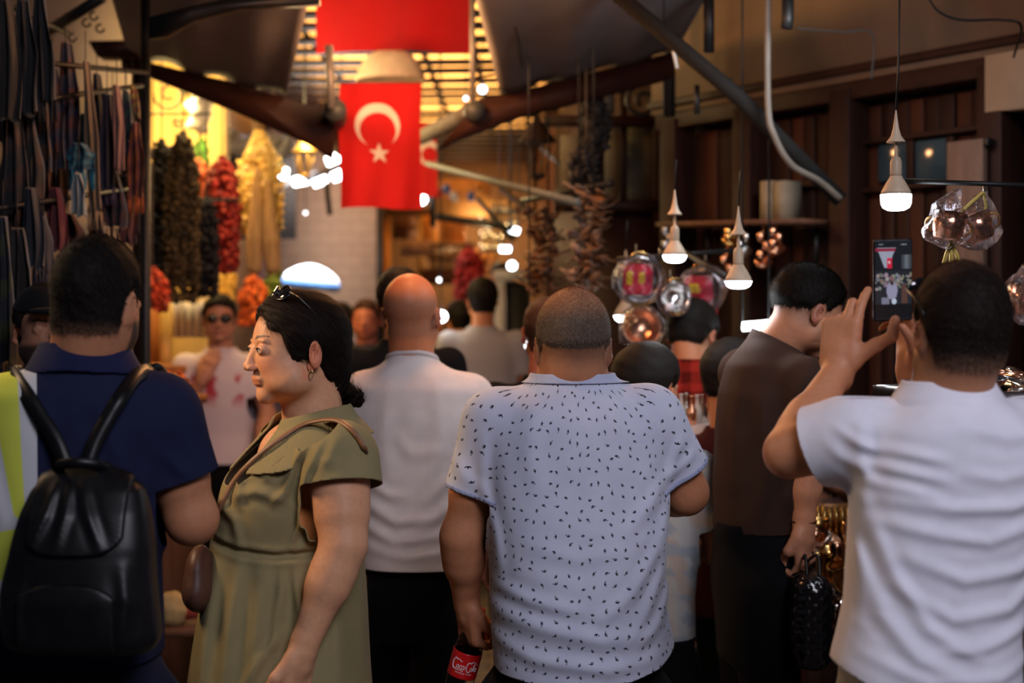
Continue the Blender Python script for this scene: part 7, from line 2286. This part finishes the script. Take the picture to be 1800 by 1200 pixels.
def pile(cc, size, z, n, group, label, ms, ln=.16, zr=.10):
    protos = []
    for m_ in ms:
        mb = MB().tube([(0, -ln / 2, 0), (0, ln * .25, .004)], [.0035, .005], 6)
        mb.add((np.array(MB().ball((0, 0, 0), (.020, .032, .008), 8).V) + [0, ln * .40, 0]), MB().ball((0, 0, 0), 1, 8).F)
        o = thing(mb, 'metal_spoon', m_, label, 'spoon', group, origin=(0, 0, 0)); protos.append(o)
    for k in range(n):
        q = np.array([cc[0], cc[1], z]) + Rt @ np.array([rs.uniform(-.5, .5) * size[0], rs.uniform(-.5, .5) * size[1], 0]) + [0, 0, .012 + rs.rand() * zr]
        o = protos[k] if k < len(protos) else protos[rs.randint(len(protos))].copy()
        if k >= len(protos): COL.objects.link(o)
        o.location = tuple(q); o.rotation_euler = (rs.uniform(-.4, .4), rs.uniform(-.5, .5), rs.uniform(0, 6.3))
pile(tc3, (.42, .40), 1.475, 46, 'steel spoons heaped on the tray at the right edge', 'steel spoon heaped on the tray at the right edge', [M_sil, M_sil, M_cop], zr=.05)
tr = empty('serving_tray', tc3 + [0, 0, 1.46], 'silver tray heaped with spoons at the right edge', 'tray')
MB().box(tc3 + [0, 0, 1.466], (.48, .46, .008), Rt).build('tray_base', M_sil, tr)
for a in range(4):
    d = Rt @ rotm(90 * a) @ np.array([.235, 0, 0]); MB().box(tc3 + [0, 0, 1.482] + d, (.01, .46, .035), Rt @ rotm(90 * a)).build('tray_rim', M_sil, tr)
pile(tc2, (1.2, .44), 1.02, 90, 'brass utensils heaped on the second stall table', 'brass or copper utensil in the heap on the second stall table', [M_brs, M_cop, M_brs], ln=.2, zr=.14)
# low crate of brass goods seen between the man in brown and the white polo
lc = P(1462, 0, 3.75) * [1, 1, 0]
cr = empty('display_crate', lc, 'low wooden display of golden metalware between the man in brown and the white polo', 'display stand')
MB().box((lc[0] + .10, 3.92, .40), (.26, .34, .80)).build('crate', M_dwood, cr)
quadbox(MB(), 1424, 885, 1500, 965, 4.07, .02).build('backboard', mat('gilt_board', (.35, .14, .04), .45, metal=.4, var=.4, scale=30), cr)
for k in range(7):
    x = 1428 + k * 10.5
    MB().tube([P(x, 890, 4.04), P(x, 955, 4.04)], .007, 8).build('brass_rod', M_brs, cr)
for k in range(34):
    x, y, Y = rs.uniform(1432, 1500), rs.uniform(950, 1110), rs.uniform(3.78, 3.98)
    c = P(x, y, Y); c[2] = max(c[2], .81)
    if k < 3: pass
    m_ = (M_brs, M_cop, M_brs, M_sil)[k % 4]
    if k % 3 == 0: cup(c, rs.uniform(.6, 1.0), m_, 'metal cups heaped on the low display', 'metal cup heaped on the low golden display')
    else:
        o = dish(c, rs.uniform(.5, .8), m_, 'small_dish', 'small metal dish heaped on the low golden display', 'dish', 'small dishes heaped on the low display')
        o.rotation_euler = (rs.uniform(-1, 1), rs.uniform(-1, 1), 0)
# pale counter with bottles and glassware behind the patterned shirt
cb = P(1208, 0, 4.7) * [1, 1, 0]
ct = empty('white_counter', cb, 'white cloth-covered counter with glassware seen past the patterned shirt', 'counter')
MB().box((cb[0], 4.75, .66), (.26, .5, 1.32)).build('counter_body', mat('white_paint2', (.45, .38, .36), .6), ct)
for k in range(9):
    c = P(1178 + k * 9.5, 0, 4.55 + .05 * (k % 4)); c[2] = 1.32
    e = thing(MB().lathe([(.001, 0), (.012, 0), (.015, .004), (.015, .045), (.007, .062), (.006, .09), (.008, .094), (.001, .094)], c, 14), 'glass_bottle', (M_sil, M_cop, mat('pale_glass', (.6, .55, .5), .1, spec=.8))[k % 3], 'small %s bottle standing on the white counter, %s from the left' % (('steel', 'copper', 'pale')[k % 3], ORD[k]), 'bottle', 'small bottles on the white counter')
area('stall_spot', (1.0, 4.3, 2.6), (.62, 5.0, 1.3), .25, 8, (.9, .94, 1.0))
